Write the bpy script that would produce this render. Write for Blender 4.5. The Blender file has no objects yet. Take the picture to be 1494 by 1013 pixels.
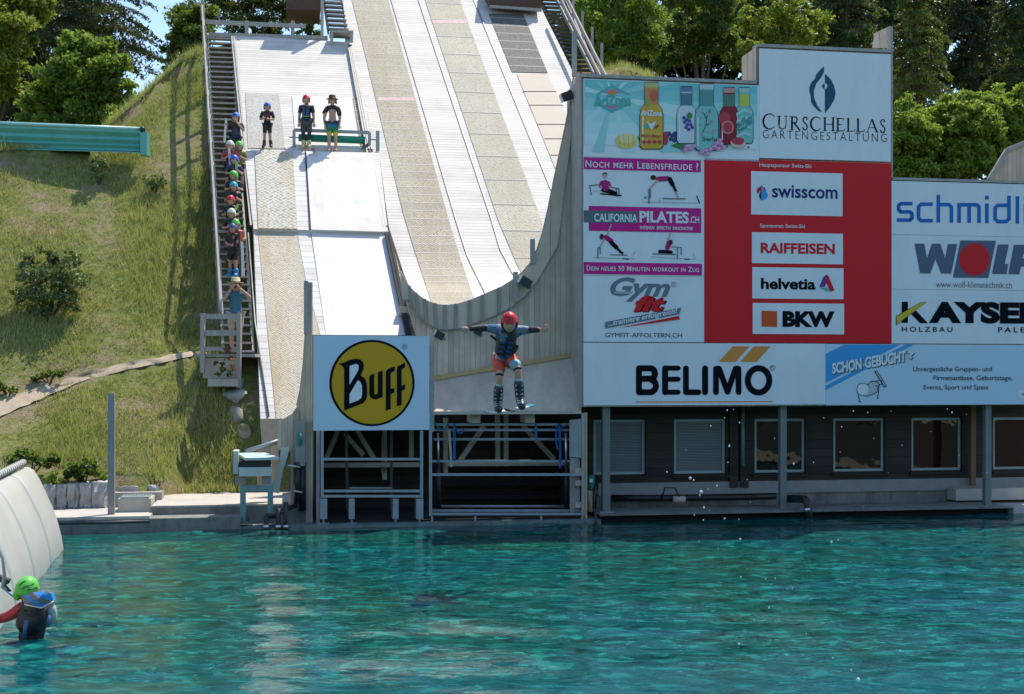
import bpy, math, random
import numpy as np
from mathutils import Vector, Matrix
random.seed(11); rng = np.random.default_rng(7)
scene = bpy.context.scene
COL = scene.collection
# ------------------------------------------------------------------ camera, sky, sun, exposure
W0, H0 = 1494.0, 1013.0
FPX, CX, YH, CZ = 1900.0, 747.0, 545.0, 3.13
cam = bpy.data.cameras.new("camera"); camo = bpy.data.objects.new("camera", cam); COL.objects.link(camo)
camo.location = (0, 0, CZ); camo.rotation_euler = (math.radians(90), 0, 0)
cam.sensor_fit = 'HORIZONTAL'; cam.sensor_width = 36.0; cam.lens = FPX / W0 * 36.0
cam.shift_y = (YH - H0 / 2) / W0
cam.clip_start = 0.1; cam.clip_end = 3000
scene.camera = camo
SUN_DIR = Vector((0.31, 0.40, 1.0)).normalized()          # towards the sun
elev = math.asin(SUN_DIR.z); azim = math.atan2(SUN_DIR.x, SUN_DIR.y)
world = bpy.data.worlds.new("World"); scene.world = world; world.use_nodes = True
wn = world.node_tree.nodes; wl = world.node_tree.links
bg = wn['Background']; sky = wn.new('ShaderNodeTexSky'); sky.sky_type = 'NISHITA'; sky.sun_disc = False
sky.sun_elevation = elev; sky.sun_rotation = azim; sky.air_density = 1.0; sky.dust_density = 0.3; sky.ozone_density = 2.0
wl.new(sky.outputs[0], bg.inputs[0]); bg.inputs[1].default_value = 0.15
sd = bpy.data.lights.new("sun", 'SUN'); sd.energy = 3.9; sd.angle = math.radians(0.53); sd.color = (1.0, 0.92, 0.80)
so = bpy.data.objects.new("sun", sd); COL.objects.link(so); so.location = (20, 20, 60)
so.rotation_euler = (-SUN_DIR).to_track_quat('-Z', 'Y').to_euler()
scene.view_settings.view_transform = 'Standard'; scene.view_settings.look = 'None'
scene.view_settings.exposure = 0.66; scene.view_settings.gamma = 1.0
scene.render.engine = 'CYCLES'
scene.cycles.max_bounces = 7; scene.cycles.diffuse_bounces = 3; scene.cycles.glossy_bounces = 3
scene.cycles.transparent_max_bounces = 12; scene.cycles.transmission_bounces = 4
scene.cycles.caustics_reflective = False; scene.cycles.caustics_refractive = False
try:
    scene.cycles.use_denoising = True
except Exception:
    pass
# ------------------------------------------------------------------ measuring helpers
def V(*a): return Vector(a)
CAMP = V(0, 0, CZ)
def ray(px, py): return V((px - CX) / FPX, 1.0, (YH - py) / FPX)
def at(px, py, Y): return CAMP + ray(px, py) * Y
def on_plane(px, py, P, N):
    d = ray(px, py); return CAMP + d * ((P - CAMP).dot(N) / d.dot(N))
K = 0.173; DV = FPX / K
_n = math.hypot(1, K)
E1 = V(1 / _n, K / _n, 0); E2 = V(-K / _n, 1 / _n, 0); E3 = V(0, 0, 1)
P0 = at(630, 545, 27.0); P0.z = 0
def S(s, t, z): return P0 + E1 * s + E2 * t + E3 * z
def fp(px, py, t=0.0): return on_plane(px, py, P0 + E2 * t, E2)       # pixel -> point on the plane t metres behind the front
def st(p):
    d = p - P0; return d.dot(E1), d.dot(E2), p.z
def s_at(px, t=0.0): return st(fp(px, 545, t))[0]
def z_at(px, py, t=0.0): return fp(px, py, t).z
# left ramp / slope plane
LA = at(343, 510, 31.7); LB = at(470, 217, 39.3)
LN = E1.cross(LB - LA).normalized()
if LN.z < 0: LN = -LN
_ta, _tb = st(LA)[1], st(LB)[1]
TAN = (LB.z - LA.z) / (_tb - _ta)
def zl(t): return LA.z + (t - _ta) * TAN
LDIR = (E2 + E3 * TAN).normalized()
def lp(px, py, off=0.0): return on_plane(px, py, LA + LN * off, LN)
# ------------------------------------------------------------------ mesh builder
class MB:
    def __init__(self): self.v = []; self.f = []; self.m = []; self.mats = []; self.sm = []
    def mi(self, mat):
        if mat not in self.mats: self.mats.append(mat)
        return self.mats.index(mat)
    def add(self, vs, fs, mat, smooth=False):
        o = len(self.v); self.v.extend([tuple(p) for p in vs]); i = self.mi(mat)
        for f in fs: self.f.append([o + k for k in f]); self.m.append(i); self.sm.append(smooth)
    def quad(self, a, b, c, d, mat): self.add([a, b, c, d], [(0, 1, 2, 3)], mat)
    def poly(self, pts, mat): self.add(pts, [tuple(range(len(pts)))], mat)
    def hexa(self, p, mat):      # p: 8 points, bottom loop then top loop
        self.add(p, [(3, 2, 1, 0), (4, 5, 6, 7), (0, 1, 5, 4), (1, 2, 6, 5), (2, 3, 7, 6), (3, 0, 4, 7)], mat)
    def boxS(self, s0, s1, t0, t1, z0, z1, mat):    # box in structure axes
        self.hexa([S(s0, t0, z0), S(s1, t0, z0), S(s1, t1, z0), S(s0, t1, z0),
                   S(s0, t0, z1), S(s1, t0, z1), S(s1, t1, z1), S(s0, t1, z1)], mat)
    def box(self, x0, x1, y0, y1, z0, z1, mat):
        self.hexa([V(x0, y0, z0), V(x1, y0, z0), V(x1, y1, z0), V(x0, y1, z0),
                   V(x0, y0, z1), V(x1, y0, z1), V(x1, y1, z1), V(x0, y1, z1)], mat)
    def bar(self, a, b, w, h, mat, up=V(0, 0, 1)):  # rectangular bar from a to b
        a, b = Vector(a), Vector(b); d = (b - a).normalized()
        if abs(d.dot(up)) > 0.98: up = V(0, 1, 0)
        x = d.cross(up).normalized() * (w / 2); y = x.cross(d).normalized() * (h / 2)
        self.hexa([a - x - y, a + x - y, b + x - y, b - x - y, a - x + y, a + x + y, b + x + y, b - x + y], mat)
    def tube(self, pts, rad, mat, n=8, cap=True):
        pts = [Vector(p) for p in pts]; N = len(pts)
        rads = rad if isinstance(rad, (list, tuple)) else [rad] * N
        vs = []; ref = None
        for i, p in enumerate(pts):
            d = (pts[min(i + 1, N - 1)] - pts[max(i - 1, 0)]).normalized()
            if ref is None: ref = d.cross(V(0, 0, 1) if abs(d.z) < .9 else V(1, 0, 0)).normalized()
            x = (ref - d * ref.dot(d)).normalized(); ref = x; y = d.cross(x)
            for k in range(n):
                a = 2 * math.pi * k / n; vs.append(p + (x * math.cos(a) + y * math.sin(a)) * rads[i])
        fs = [(i * n + k, i * n + (k + 1) % n, (i + 1) * n + (k + 1) % n, (i + 1) * n + k) for i in range(N - 1) for k in range(n)]
        if cap: fs.append(tuple(range(n - 1, -1, -1))); fs.append(tuple((N - 1) * n + k for k in range(n)))
        self.add(vs, fs, mat, True)
    def prism(self, front, off, mat):       # closed slab: polygon and its copy moved by off
        n = len(front); front = [Vector(p) for p in front]; back = [p + off for p in front]
        fs = [tuple(range(n)), tuple(range(2 * n - 1, n - 1, -1))]
        fs += [(i, i + n, (i + 1) % n + n, (i + 1) % n) for i in range(n)]
        self.add(front + back, fs, mat)
    def ellipsoid(self, c, r, mat, nu=14, nv=9, rot=None, fn=None, v0=0.0, v1=math.pi):
        vs = []
        for j in range(nv + 1):
            th = v0 + (v1 - v0) * j / nv
            for i in range(nu):
                ph = 2 * math.pi * i / nu
                p = V(r[0] * math.sin(th) * math.cos(ph), r[1] * math.sin(th) * math.sin(ph), r[2] * math.cos(th))
                if fn: p = fn(p)
                if rot: p = rot @ p
                vs.append(Vector(c) + p)
        fs = [(j * nu + i, (j + 1) * nu + i, (j + 1) * nu + (i + 1) % nu, j * nu + (i + 1) % nu) for j in range(nv) for i in range(nu)]
        self.add(vs, fs, mat, True)
    def build(self, name, parent=None, loc=None, uv=None):
        me = bpy.data.meshes.new(name)
        vs = np.array(self.v, dtype=float).reshape(-1, 3)
        o = Vector((0, 0, 0))
        if parent is not None: o = wloc(parent)
        elif loc is not None: o = Vector(loc)
        me.from_pydata((vs - np.array(o)).tolist(), [], self.f)
        for m in self.mats: me.materials.append(m)
        me.polygons.foreach_set('material_index', self.m)
        me.polygons.foreach_set('use_smooth', self.sm)
        if uv is not None:
            ul = me.uv_layers.new(name='UVMap')
            co = np.array([uv(Vector(p)) for p in self.v])
            li = np.zeros(len(me.loops), dtype=np.int32); me.loops.foreach_get('vertex_index', li)
            ul.data.foreach_set('uv', co[li].astype(np.float32).ravel())
        me.update()
        ob = bpy.data.objects.new(name, me); COL.objects.link(ob)
        if parent is not None: ob.parent = parent
        elif loc is not None: ob.location = o
        return ob
def wloc(o):
    l = Vector(o.location)
    while o.parent is not None: o = o.parent; l = l + Vector(o.location)
    return l
def tag(o, label, cat, group=None):
    o['label'] = label; o['category'] = cat
    if group: o['group'] = group
    return o
def struct(o, kind='structure', label=None, cat=None):
    o['kind'] = kind
    if label: o['label'] = label
    if cat: o['category'] = cat
    return o
def thing(name, label, cat, loc=(0, 0, 0), group=None):
    o = bpy.data.objects.new(name, None); o.empty_display_size = 0.2; COL.objects.link(o); o.location = loc
    return tag(o, label, cat, group)
def dup(root, loc, label=None):
    r = root.copy(); COL.objects.link(r); r.location = loc
    if label: r['label'] = label
    for ch in list(root.children):
        c = ch.copy(); COL.objects.link(c); c.parent = r
        for g in ch.children:
            d = g.copy(); COL.objects.link(d); d.parent = c
    return r
UVF = lambda p: st(p)[:1] + (p.z,)
UVL = lambda p: ((p - LA).dot(E1), (p - LA).dot(LDIR))
# ------------------------------------------------------------------ materials
def _new(name):
    m = bpy.data.materials.new(name); m.use_nodes = True
    nt = m.node_tree; return m, nt, nt.nodes, nt.links, nt.nodes['Principled BSDF']
def _math(ns, ls, op, a, b=None, c=None):
    n = ns.new('ShaderNodeMath'); n.operation = op
    for i, x in enumerate((a, b, c)):
        if x is None: continue
        if isinstance(x, (int, float)): n.inputs[i].default_value = x
        else: ls.new(x, n.inputs[i])
    return n.outputs[0]
def _mix(ns, ls, fac, a, b, mode='MIX'):
    n = ns.new('ShaderNodeMix'); n.data_type = 'RGBA'; n.blend_type = mode
    for s, x in ((n.inputs[0], fac), (n.inputs[6], a), (n.inputs[7], b)):
        if isinstance(x, (int, float)): s.default_value = x
        elif isinstance(x, tuple): s.default_value = x if len(x) == 4 else x + (1,)
        else: ls.new(x, s)
    return n.outputs[2]
def _noise(ns, ls, co, scale, detail=4, rough=.55, sc=(1, 1, 1)):
    mp = ns.new('ShaderNodeMapping'); mp.inputs['Scale'].default_value = sc; ls.new(co, mp.inputs[0])
    n = ns.new('ShaderNodeTexNoise'); n.inputs['Scale'].default_value = scale; n.inputs['Detail'].default_value = detail
    n.inputs['Roughness'].default_value = rough; ls.new(mp.outputs[0], n.inputs['Vector']); return n.outputs['Fac']
def _ramp(ns, ls, fac, stops):
    r = ns.new('ShaderNodeValToRGB'); e = r.color_ramp.elements
    while len(e) < len(stops): e.new(0.5)
    for el, (p, c) in zip(e, stops): el.position = p; el.color = c if len(c) == 4 else tuple(c) + (1,)
    ls.new(fac, r.inputs[0]); return r.outputs[0]
def _bump(ns, ls, b, h, strength, dist=0.02):
    n = ns.new('ShaderNodeBump'); n.inputs['Strength'].default_value = strength; n.inputs['Distance'].default_value = dist
    ls.new(h, n.inputs['Height']); ls.new(n.outputs[0], b.inputs['Normal'])
def c4(c): return tuple(c) + (1,) if len(c) == 3 else tuple(c)
def sc(c, k): return tuple(x * k for x in c[:3])
def mat(name, col, rough=.6, metal=0.0, var=.12, vs=4.0, bump=0.0, bs=25.0, dirt=0.0, spec=.5, grain=(1, 1, 1)):
    m, nt, ns, ls, b = _new(name)
    co = ns.new('ShaderNodeTexCoord').outputs['Object']
    n1 = _noise(ns, ls, co, vs, 5, .6, grain)
    cc = _ramp(ns, ls, n1, [(.25, sc(col, 1 - var)), (.75, sc(col, 1 + var))])
    if dirt:
        n2 = _noise(ns, ls, co, vs * 3.1, 6, .7, (1, 1, .35))
        fac = _ramp(ns, ls, n2, [(.48, (0, 0, 0)), (.72, (dirt, dirt, dirt))])
        cc = _mix(ns, ls, fac, cc, sc(col, .35))
    ls.new(cc, b.inputs['Base Color'])
    r = _math(ns, ls, 'MULTIPLY_ADD', n1, .25, rough - .12); ls.new(r, b.inputs['Roughness'])
    b.inputs['Metallic'].default_value = metal; b.inputs['Specular IOR Level'].default_value = spec
    if bump: _bump(ns, ls, b, _noise(ns, ls, co, bs, 4, .6, grain), bump)
    return m
def planks(name, col, width, axis='U', var=.25, gap=.06, rough=.75, stain=.35, grain=1.0, gapc=.25):
    """boards across the UV: axis U = boards side by side along U (running along V)"""
    m, nt, ns, ls, b = _new(name)
    uv = ns.new('ShaderNodeUVMap'); sep = ns.new('ShaderNodeSeparateXYZ'); ls.new(uv.outputs[0], sep.inputs[0])
    u, v = (sep.outputs[0], sep.outputs[1]) if axis == 'U' else (sep.outputs[1], sep.outputs[0])
    q = _math(ns, ls, 'DIVIDE', u, width); idx = _math(ns, ls, 'FLOOR', q); fr = _math(ns, ls, 'FRACT', q)
    wn_ = ns.new('ShaderNodeTexWhiteNoise'); wn_.noise_dimensions = '1D'; ls.new(idx, wn_.inputs['W'])
    cb = ns.new('ShaderNodeCombineXYZ'); ls.new(u, cb.inputs[0]); ls.new(v, cb.inputs[1]); ls.new(_math(ns, ls, 'MULTIPLY', idx, 3.7), cb.inputs[2])
    g = _noise(ns, ls, cb.outputs[0], 3.0, 6, .65, (9, .6, 1))
    g2 = _noise(ns, ls, cb.outputs[0], 1.1, 5, .6, (1, 1, .02))
    t = _math(ns, ls, 'ADD', _math(ns, ls, 'MULTIPLY', wn_.outputs['Value'], .5), _math(ns, ls, 'MULTIPLY', g, .5 * grain))
    cc = _ramp(ns, ls, t, [(.15, sc(col, 1 - var)), (.75, sc(col, 1 + var))])
    f2 = _ramp(ns, ls, g2, [(.45, (0, 0, 0)), (.75, (stain,) * 3)])
    cc = _mix(ns, ls, f2, cc, sc(col, .45))
    edge = _math(ns, ls, 'LESS_THAN', fr, gap)
    cc = _mix(ns, ls, edge, cc, sc(col, gapc))
    ls.new(cc, b.inputs['Base Color']); b.inputs['Roughness'].default_value = rough
    h = _math(ns, ls, 'MULTIPLY_ADD', g, .25, _math(ns, ls, 'SUBTRACT', 1.0, edge)); _bump(ns, ls, b, h, .5, .012)
    return m
def brushmat(name, col, cell=.055, hole=.5, dark=.45, band=0.0, stain=(.6, .5, .3), sa=.35):
    """plastic dry-slope matting: an open grid of tufts, optionally in cross bands"""
    m, nt, ns, ls, b = _new(name)
    uv = ns.new('ShaderNodeUVMap').outputs[0]
    mp = ns.new('ShaderNodeMapping'); mp.inputs['Rotation'].default_value = (0, 0, math.radians(45)); ls.new(uv, mp.inputs[0])
    vo = ns.new('ShaderNodeTexVoronoi'); vo.inputs['Scale'].default_value = 1 / cell; vo.inputs['Randomness'].default_value = .35
    ls.new(mp.outputs[0], vo.inputs['Vector'])
    n1 = _noise(ns, ls, uv, 1.3, 5, .6); n2 = _noise(ns, ls, uv, 1.0, 5, .6, (1.6, .18, 1)); n3 = _noise(ns, ls, uv, 9, 3, .6)
    hl = _math(ns, ls, 'ADD', vo.outputs['Distance'], _math(ns, ls, 'MULTIPLY', _math(ns, ls, 'SUBTRACT', n3, .5), .5))
    f = _ramp(ns, ls, hl, [(hole - .06, (0, 0, 0)), (hole + .1, (1, 1, 1))])
    base = _ramp(ns, ls, n1, [(.3, sc(col, .9)), (.7, sc(col, 1.08))])
    base = _mix(ns, ls, _ramp(ns, ls, n2, [(.45, (0, 0, 0)), (.72, (sa,) * 3)]), base, stain)
    cc = _mix(ns, ls, f, base, sc(col, dark))
    if band:
        sep = ns.new('ShaderNodeSeparateXYZ'); ls.new(uv, sep.inputs[0])
        q = _math(ns, ls, 'DIVIDE', sep.outputs[1], band); fr = _math(ns, ls, 'FRACT', q)
        wnz = ns.new('ShaderNodeTexWhiteNoise'); wnz.noise_dimensions = '1D'; ls.new(_math(ns, ls, 'FLOOR', q), wnz.inputs['W'])
        cc = _mix(ns, ls, _math(ns, ls, 'MULTIPLY', wnz.outputs['Value'], .28), cc, sc(col, .55))
        cc = _mix(ns, ls, _math(ns, ls, 'MULTIPLY', _math(ns, ls, 'LESS_THAN', fr, .07 if band < 1 else .025), .55), cc, (.66, .65, .61))
        cc = _mix(ns, ls, _math(ns, ls, 'GREATER_THAN', fr, .95), cc, sc(col, .4))
    ls.new(cc, b.inputs['Base Color']); b.inputs['Roughness'].default_value = .8
    _bump(ns, ls, b, _math(ns, ls, 'SUBTRACT', 1.0, hl), .6, .02)
    return m
def paint(name, col, rough=.55): return mat(name, col, rough, var=.025, vs=1.2, spec=.15)
M = {}
M['slat'] = planks('white_ramp_slats', (.64, .605, .545), .155, 'V', var=.12, gap=.14, stain=.30, gapc=.62)
M['slat_low'] = planks('white_ramp_boards', (.64, .625, .585), .26, 'V', var=.11, gap=.06, stain=.3, gapc=.45)
M['plate'] = mat('white_slide_plate', (.66, .645, .62), .45, var=.05, vs=.8, bump=.05, bs=3)
M['plate_stain'] = brushmat('white_plate_with_rust_streaks', (.73, .715, .68), .5, .95, .97, 0, (.62, .50, .30), .6)
M['brush'] = brushmat('cream_brush_mat', (.55, .495, .385), .062, .54, .58, 0, (.46, .34, .18), .8)
M['brush_grid'] = brushmat('cream_grid_mat', (.58, .545, .46), .105, .53, .48, 0, (.50, .38, .21), .75)
M['brush_band'] = brushmat('banded_brush_mat', (.48, .425, .32), .07, .52, .56, .42, (.38, .29, .18), .7)
M['brush_pale'] = brushmat('pale_brush_mat', (.52, .475, .37), .075, .54, .62, 1.35, (.45, .38, .26), .6)
M['brush_grey'] = brushmat('grey_brush_mat', (.52, .50, .45), .06, .52, .6, 0, (.55, .5, .4), .2)
M['brush_dark'] = brushmat('dark_brush_mat', (.17, .16, .145), .09, .46, .5, .62, (.2, .18, .14), .3)
M['tan'] = mat('tan_matting', (.58, .50, .40), .8, var=.1, vs=1.5)
M['pinkband'] = mat('faded_pink_mat', (.62, .42, .40), .8, var=.25, vs=9)
M['brickstrip'] = planks('brown_edge_blocks', (.42, .34, .28), .16, 'V', var=.3, gap=.14, stain=.3)
M['gap'] = mat('dark_gap', (.035, .035, .035), .9)
M['rail_steel'] = mat('dull_track_steel', (.22, .22, .22), .5, .6, var=.2)
M['wood_v'] = planks('weathered_vertical_planks', (.53, .425, .325), .118, 'U', var=.24, gap=.06, stain=.5, grain=1.5, gapc=.45)
M['wood_apron'] = planks('weathered_apron_boards', (.64, .515, .385), .9, 'U', var=.12, gap=.012, stain=.35)
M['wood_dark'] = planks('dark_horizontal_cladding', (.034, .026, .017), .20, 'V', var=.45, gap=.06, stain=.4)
M['wood_grey'] = mat('silvered_wood', (.38, .355, .32), .8, var=.22, vs=6, bump=.3, bs=30, dirt=.4, grain=(1, 1, .3))
M['wood_pale'] = mat('pale_new_wood', (.50, .44, .34), .75, var=.15, vs=5, bump=.2, bs=30)
M['wood_trim'] = mat('ochre_wood_trim', (.50, .34, .14), .6, var=.15, vs=6)
M['wood_brown'] = mat('dark_brown_timber', (.10, .055, .035), .8, var=.25, vs=5, bump=.2)
M['sheet'] = mat('galvanised_sheet', (.50, .42, .33), .6, .0, var=.2, vs=1.6, dirt=.25, grain=(1.5, 1, .25))
M['steel'] = mat('galvanised_steel', (.31, .35, .36), .5, .15, var=.12, vs=5, dirt=.2)
M['pillar'] = mat('grey_green_pillar_paint', (.17, .195, .185), .5, var=.12, vs=4)
M['steel_grey'] = mat('grey_steel', (.29, .275, .26), .55, .05, var=.15, vs=4)
M['steel_teal'] = mat('teal_painted_steel', (.16, .27, .27), .55, 0, var=.15, vs=4, dirt=.3)
M['dark_steel'] = mat('dark_steel', (.06, .07, .075), .5, .3, var=.2)
M['black'] = mat('black_plastic', (.018, .018, .02), .45, var=.2)
M['rubber'] = mat('black_rubber_pipe', (.012, .013, .014), .4, var=.2)
M['chrome'] = mat('bright_clamp_metal', (.6, .6, .6), .3, .8)
M['strap'] = paint('blue_strap', (.03, .16, .42), .7)
M['motor'] = paint('green_motor_paint', (.02, .20, .17), .5)
M['concrete'] = mat('pale_concrete', (.46, .43, .37), .85, var=.14, vs=1.3, bump=.25, bs=30, dirt=.25)
M['concrete_wet'] = mat('stained_pool_concrete', (.21, .205, .18), .8, var=.3, vs=1.7, bump=.3, bs=20, dirt=.75)
M['concrete_algae'] = mat('algae_stained_concrete', (.16, .20, .18), .7, var=.4, vs=2.0, bump=.3, bs=20, dirt=.8)
M['granite'] = mat('granite_block', (.40, .39, .37), .85, var=.25, vs=7, bump=.8, bs=9, dirt=.3)
M['rock'] = mat('boulder_stone', (.34, .31, .27), .9, var=.3, vs=4, bump=.7, bs=7, dirt=.3)
M['soil'] = mat('dry_soil', (.30, .23, .16), .95, var=.3, vs=6, bump=.5, bs=30)
M['shade_floor'] = mat('shade_dark_floor', (.03, .03, .028), .9, var=.4, vs=3)  # near-black colour stands in for deep shade under the kickers
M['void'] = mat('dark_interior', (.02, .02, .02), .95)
M['sign'] = mat('white_sign_panel', (.73, .76, .775), .5, var=.035, vs=.8, dirt=.10, spec=.3, grain=(1, 1, .4))
M['signblue'] = paint('pale_blue_sign_panel', (.53, .67, .76), .4)
M['red'] = paint('red_print', (.66, .020, .025), .45)
M['magenta'] = paint('magenta_print', (.55, .02, .22), .45)
M['slate'] = paint('slate_print', (.11, .155, .17), .45)
M['ink'] = mat('black_print', (.008, .009, .012), .7, var=.05, spec=.04)
M['orange'] = paint('orange_print', (.70, .28, .06), .45)
M['gold'] = paint('gold_print', (.60, .33, .018), .45)
M['navy'] = paint('navy_print', (.015, .035, .16), .45)
M['petrol'] = paint('petrol_blue_print', (.02, .085, .155), .45)
M['blue'] = paint('blue_print', (.015, .15, .46), .45)
M['bluegrey'] = paint('blue_grey_print', (.10, .135, .20), .45)
M['lightblue'] = paint('light_blue_print', (.06, .33, .66), .45)
M['yellow'] = paint('yellow_print', (.62, .47, .04), .45)
M['aqua'] = paint('aqua_print', (.20, .55, .55), .45)
M['aqua2'] = paint('pale_aqua_print', (.36, .64, .64), .45)
M['skin'] = mat('skin', (.50, .28, .19), .5, var=.08, vs=8)
M['eye'] = mat('eye_dark', (.03, .02, .02), .3); M['lip'] = mat('lips', (.38, .14, .11), .5)
M['hair'] = mat('brown_hair', (.16, .075, .03), .7, var=.3, vs=20)
# ------------------------------------------------------------------ terrain, water, concrete
def ss(a, b, x):
    u = np.clip((x - a) / (b - a), 0, 1); return u * u * (3 - 2 * u)
def fbm(x, y, seed=0):
    r = np.random.default_rng(seed); out = 0 * x
    for i in range(6):
        fx, fy, p = r.uniform(.25, 1.0) * 1.55 ** i * .5, r.uniform(.25, 1.0) * 1.55 ** i * .5, r.uniform(0, 6.28)
        ang = r.uniform(0, 3.14); out = out + np.sin((x * math.cos(ang) + y * math.sin(ang)) * fx * 2 + p) * .6 ** i
    return out
_sx = [-60, -22, -17, -14.2, -12.6, -11.6, -10.8, -9.0]
_sz = [7.5, 8.6, 9.9, 10.4, 10.5, 12.3, 14.0, 15.0]
def crest(x, y):
    c = np.interp(x, _sx, _sz)
    c = np.where(x > -9.0, np.interp(x, [-9, 1.5, 3, 5, 7, 9, 12, 17, 60], [15.5, 15.8, 15.2, 13.9, 11.3, 9.6, 9.3, 9.3, 8]), c)
    return c
def terrain_z(x, y):
    x = np.asarray(x, float); y = np.asarray(y, float)
    t = (x - P0.x) * E2.x + (y - P0.y) * E2.y
    left = x < -1.0
    t0 = np.where(x < -7.4, 2.0, np.where(x < -4.6, 3.3, 4.4))
    zb0 = np.where(x < -7.4, .85, .5)
    kk = (zl(_ta - .4) - .50 - zb0) / (_ta - .4 - t0)
    base = zb0 + np.clip(t - t0, 0, None) * kk
    up = zl(t) - 0.50
    z = np.where(t < _ta - .4, base, up)
    lowr = np.where(x > 1.0, ss(5.0, 8.5, t), 1.0)      # flat pad under the building
    z = .15 * (1 - lowr) + z * lowr
    zc = crest(x, y)
    d = zc - z
    z = np.where(d > 1.2, z, zc - np.where(d < -1.2, .0, (d + 1.2) ** 2 / 4.8 * .6))
    z = z + .06 * fbm(x, y, 3) * ss(t0, t0 + 2, t) - .7 * ss(-9.3, -8.6, x) * (1 - ss(3.2, 4.2, x)) * ss(_ta, _ta + 2, t)
    return np.where(t < t0 - .35, -.8, z)
def grid_mesh(x0, x1, y0, y1, nx, ny, zf, material, name, drop=0.0):
    xs = np.linspace(x0, x1, nx); ys = np.linspace(y0, y1, ny)
    X, Y = np.meshgrid(xs, ys); Z = zf(X, Y) + drop
    v = np.stack([X.ravel(), Y.ravel(), Z.ravel()], 1)
    i = np.arange(nx * ny).reshape(ny, nx)
    f = np.stack([i[:-1, :-1].ravel(), i[:-1, 1:].ravel(), i[1:, 1:].ravel(), i[1:, :-1].ravel()], 1)
    me = bpy.data.meshes.new(name); me.vertices.add(len(v)); me.vertices.foreach_set('co', v.astype(np.float32).ravel())
    me.loops.add(f.size); me.polygons.add(len(f))
    me.loops.foreach_set('vertex_index', f.astype(np.int32).ravel())
    me.polygons.foreach_set('loop_start', np.arange(0, f.size, 4, dtype=np.int32))
    me.polygons.foreach_set('use_smooth', np.ones(len(f), dtype=bool))
    me.update(calc_edges=True); me.materials.append(material)
    o = bpy.data.objects.new(name, me); COL.objects.link(o); return o
def grass_ground():
    m, nt, ns, ls, b = _new('meadow_ground')
    co = ns.new('ShaderNodeTexCoord').outputs['Object']
    n1 = _noise(ns, ls, co, .55, 5, .65); n2 = _noise(ns, ls, co, 5, 6, .75); n3 = _noise(ns, ls, co, 28, 3, .7)
    g = _ramp(ns, ls, n2, [(.3, (.10, .14, .03)), (.5, (.20, .22, .065)), (.7, (.33, .29, .13))])
    s = _ramp(ns, ls, n3, [(.3, (.20, .15, .09)), (.7, (.42, .34, .22))])
    f = _ramp(ns, ls, _math(ns, ls, 'MULTIPLY_ADD', n2, .35, n1), [(.66, (0, 0, 0)), (.80, (1, 1, 1))])
    ls.new(_mix(ns, ls, f, g, s), b.inputs['Base Color']); b.inputs['Roughness'].default_value = .95
    b.inputs['Specular IOR Level'].default_value = .1
    _bump(ns, ls, b, _math(ns, ls, 'ADD', n2, _math(ns, ls, 'MULTIPLY', n3, .6)), .9, .08)
    return m
print('TA', _ta, _tb, TAN, lp(650,446), st(lp(650,446)), zl(3.))
hill = grid_mesh(-60, 70, 25.35, 125, 300, 240, terrain_z, grass_ground(), 'hillside'); struct(hill)
base = grid_mesh(-700, 700, 60, 1500, 12, 12, lambda x, y: 0 * x - 4.0, M['soil'], 'ground'); struct(base)
unseen_bank = grid_mesh(-160, 160, -160, -14, 30, 30, lambda x, y: .4 + np.clip(-y - 15, 0, 30) * .36 + .3 * fbm(x * .2, y * .2, 4), mat('dark_unseen_bank', (.035, .05, .02), .9, var=.5, vs=2), 'ground'); struct(unseen_bank)  # unseen hill behind the camera, raised and darkened for window reflections
for xa, xb in ((14.9, 160), (-160, -13.9)):  # unseen side ground, added so the window panes reflect something dark
    struct(grid_mesh(xa, xb, -14.2, 33, 20, 20, lambda x, y: .28 + .0 * x, unseen_bank.data.materials[0], 'ground'))

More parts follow.
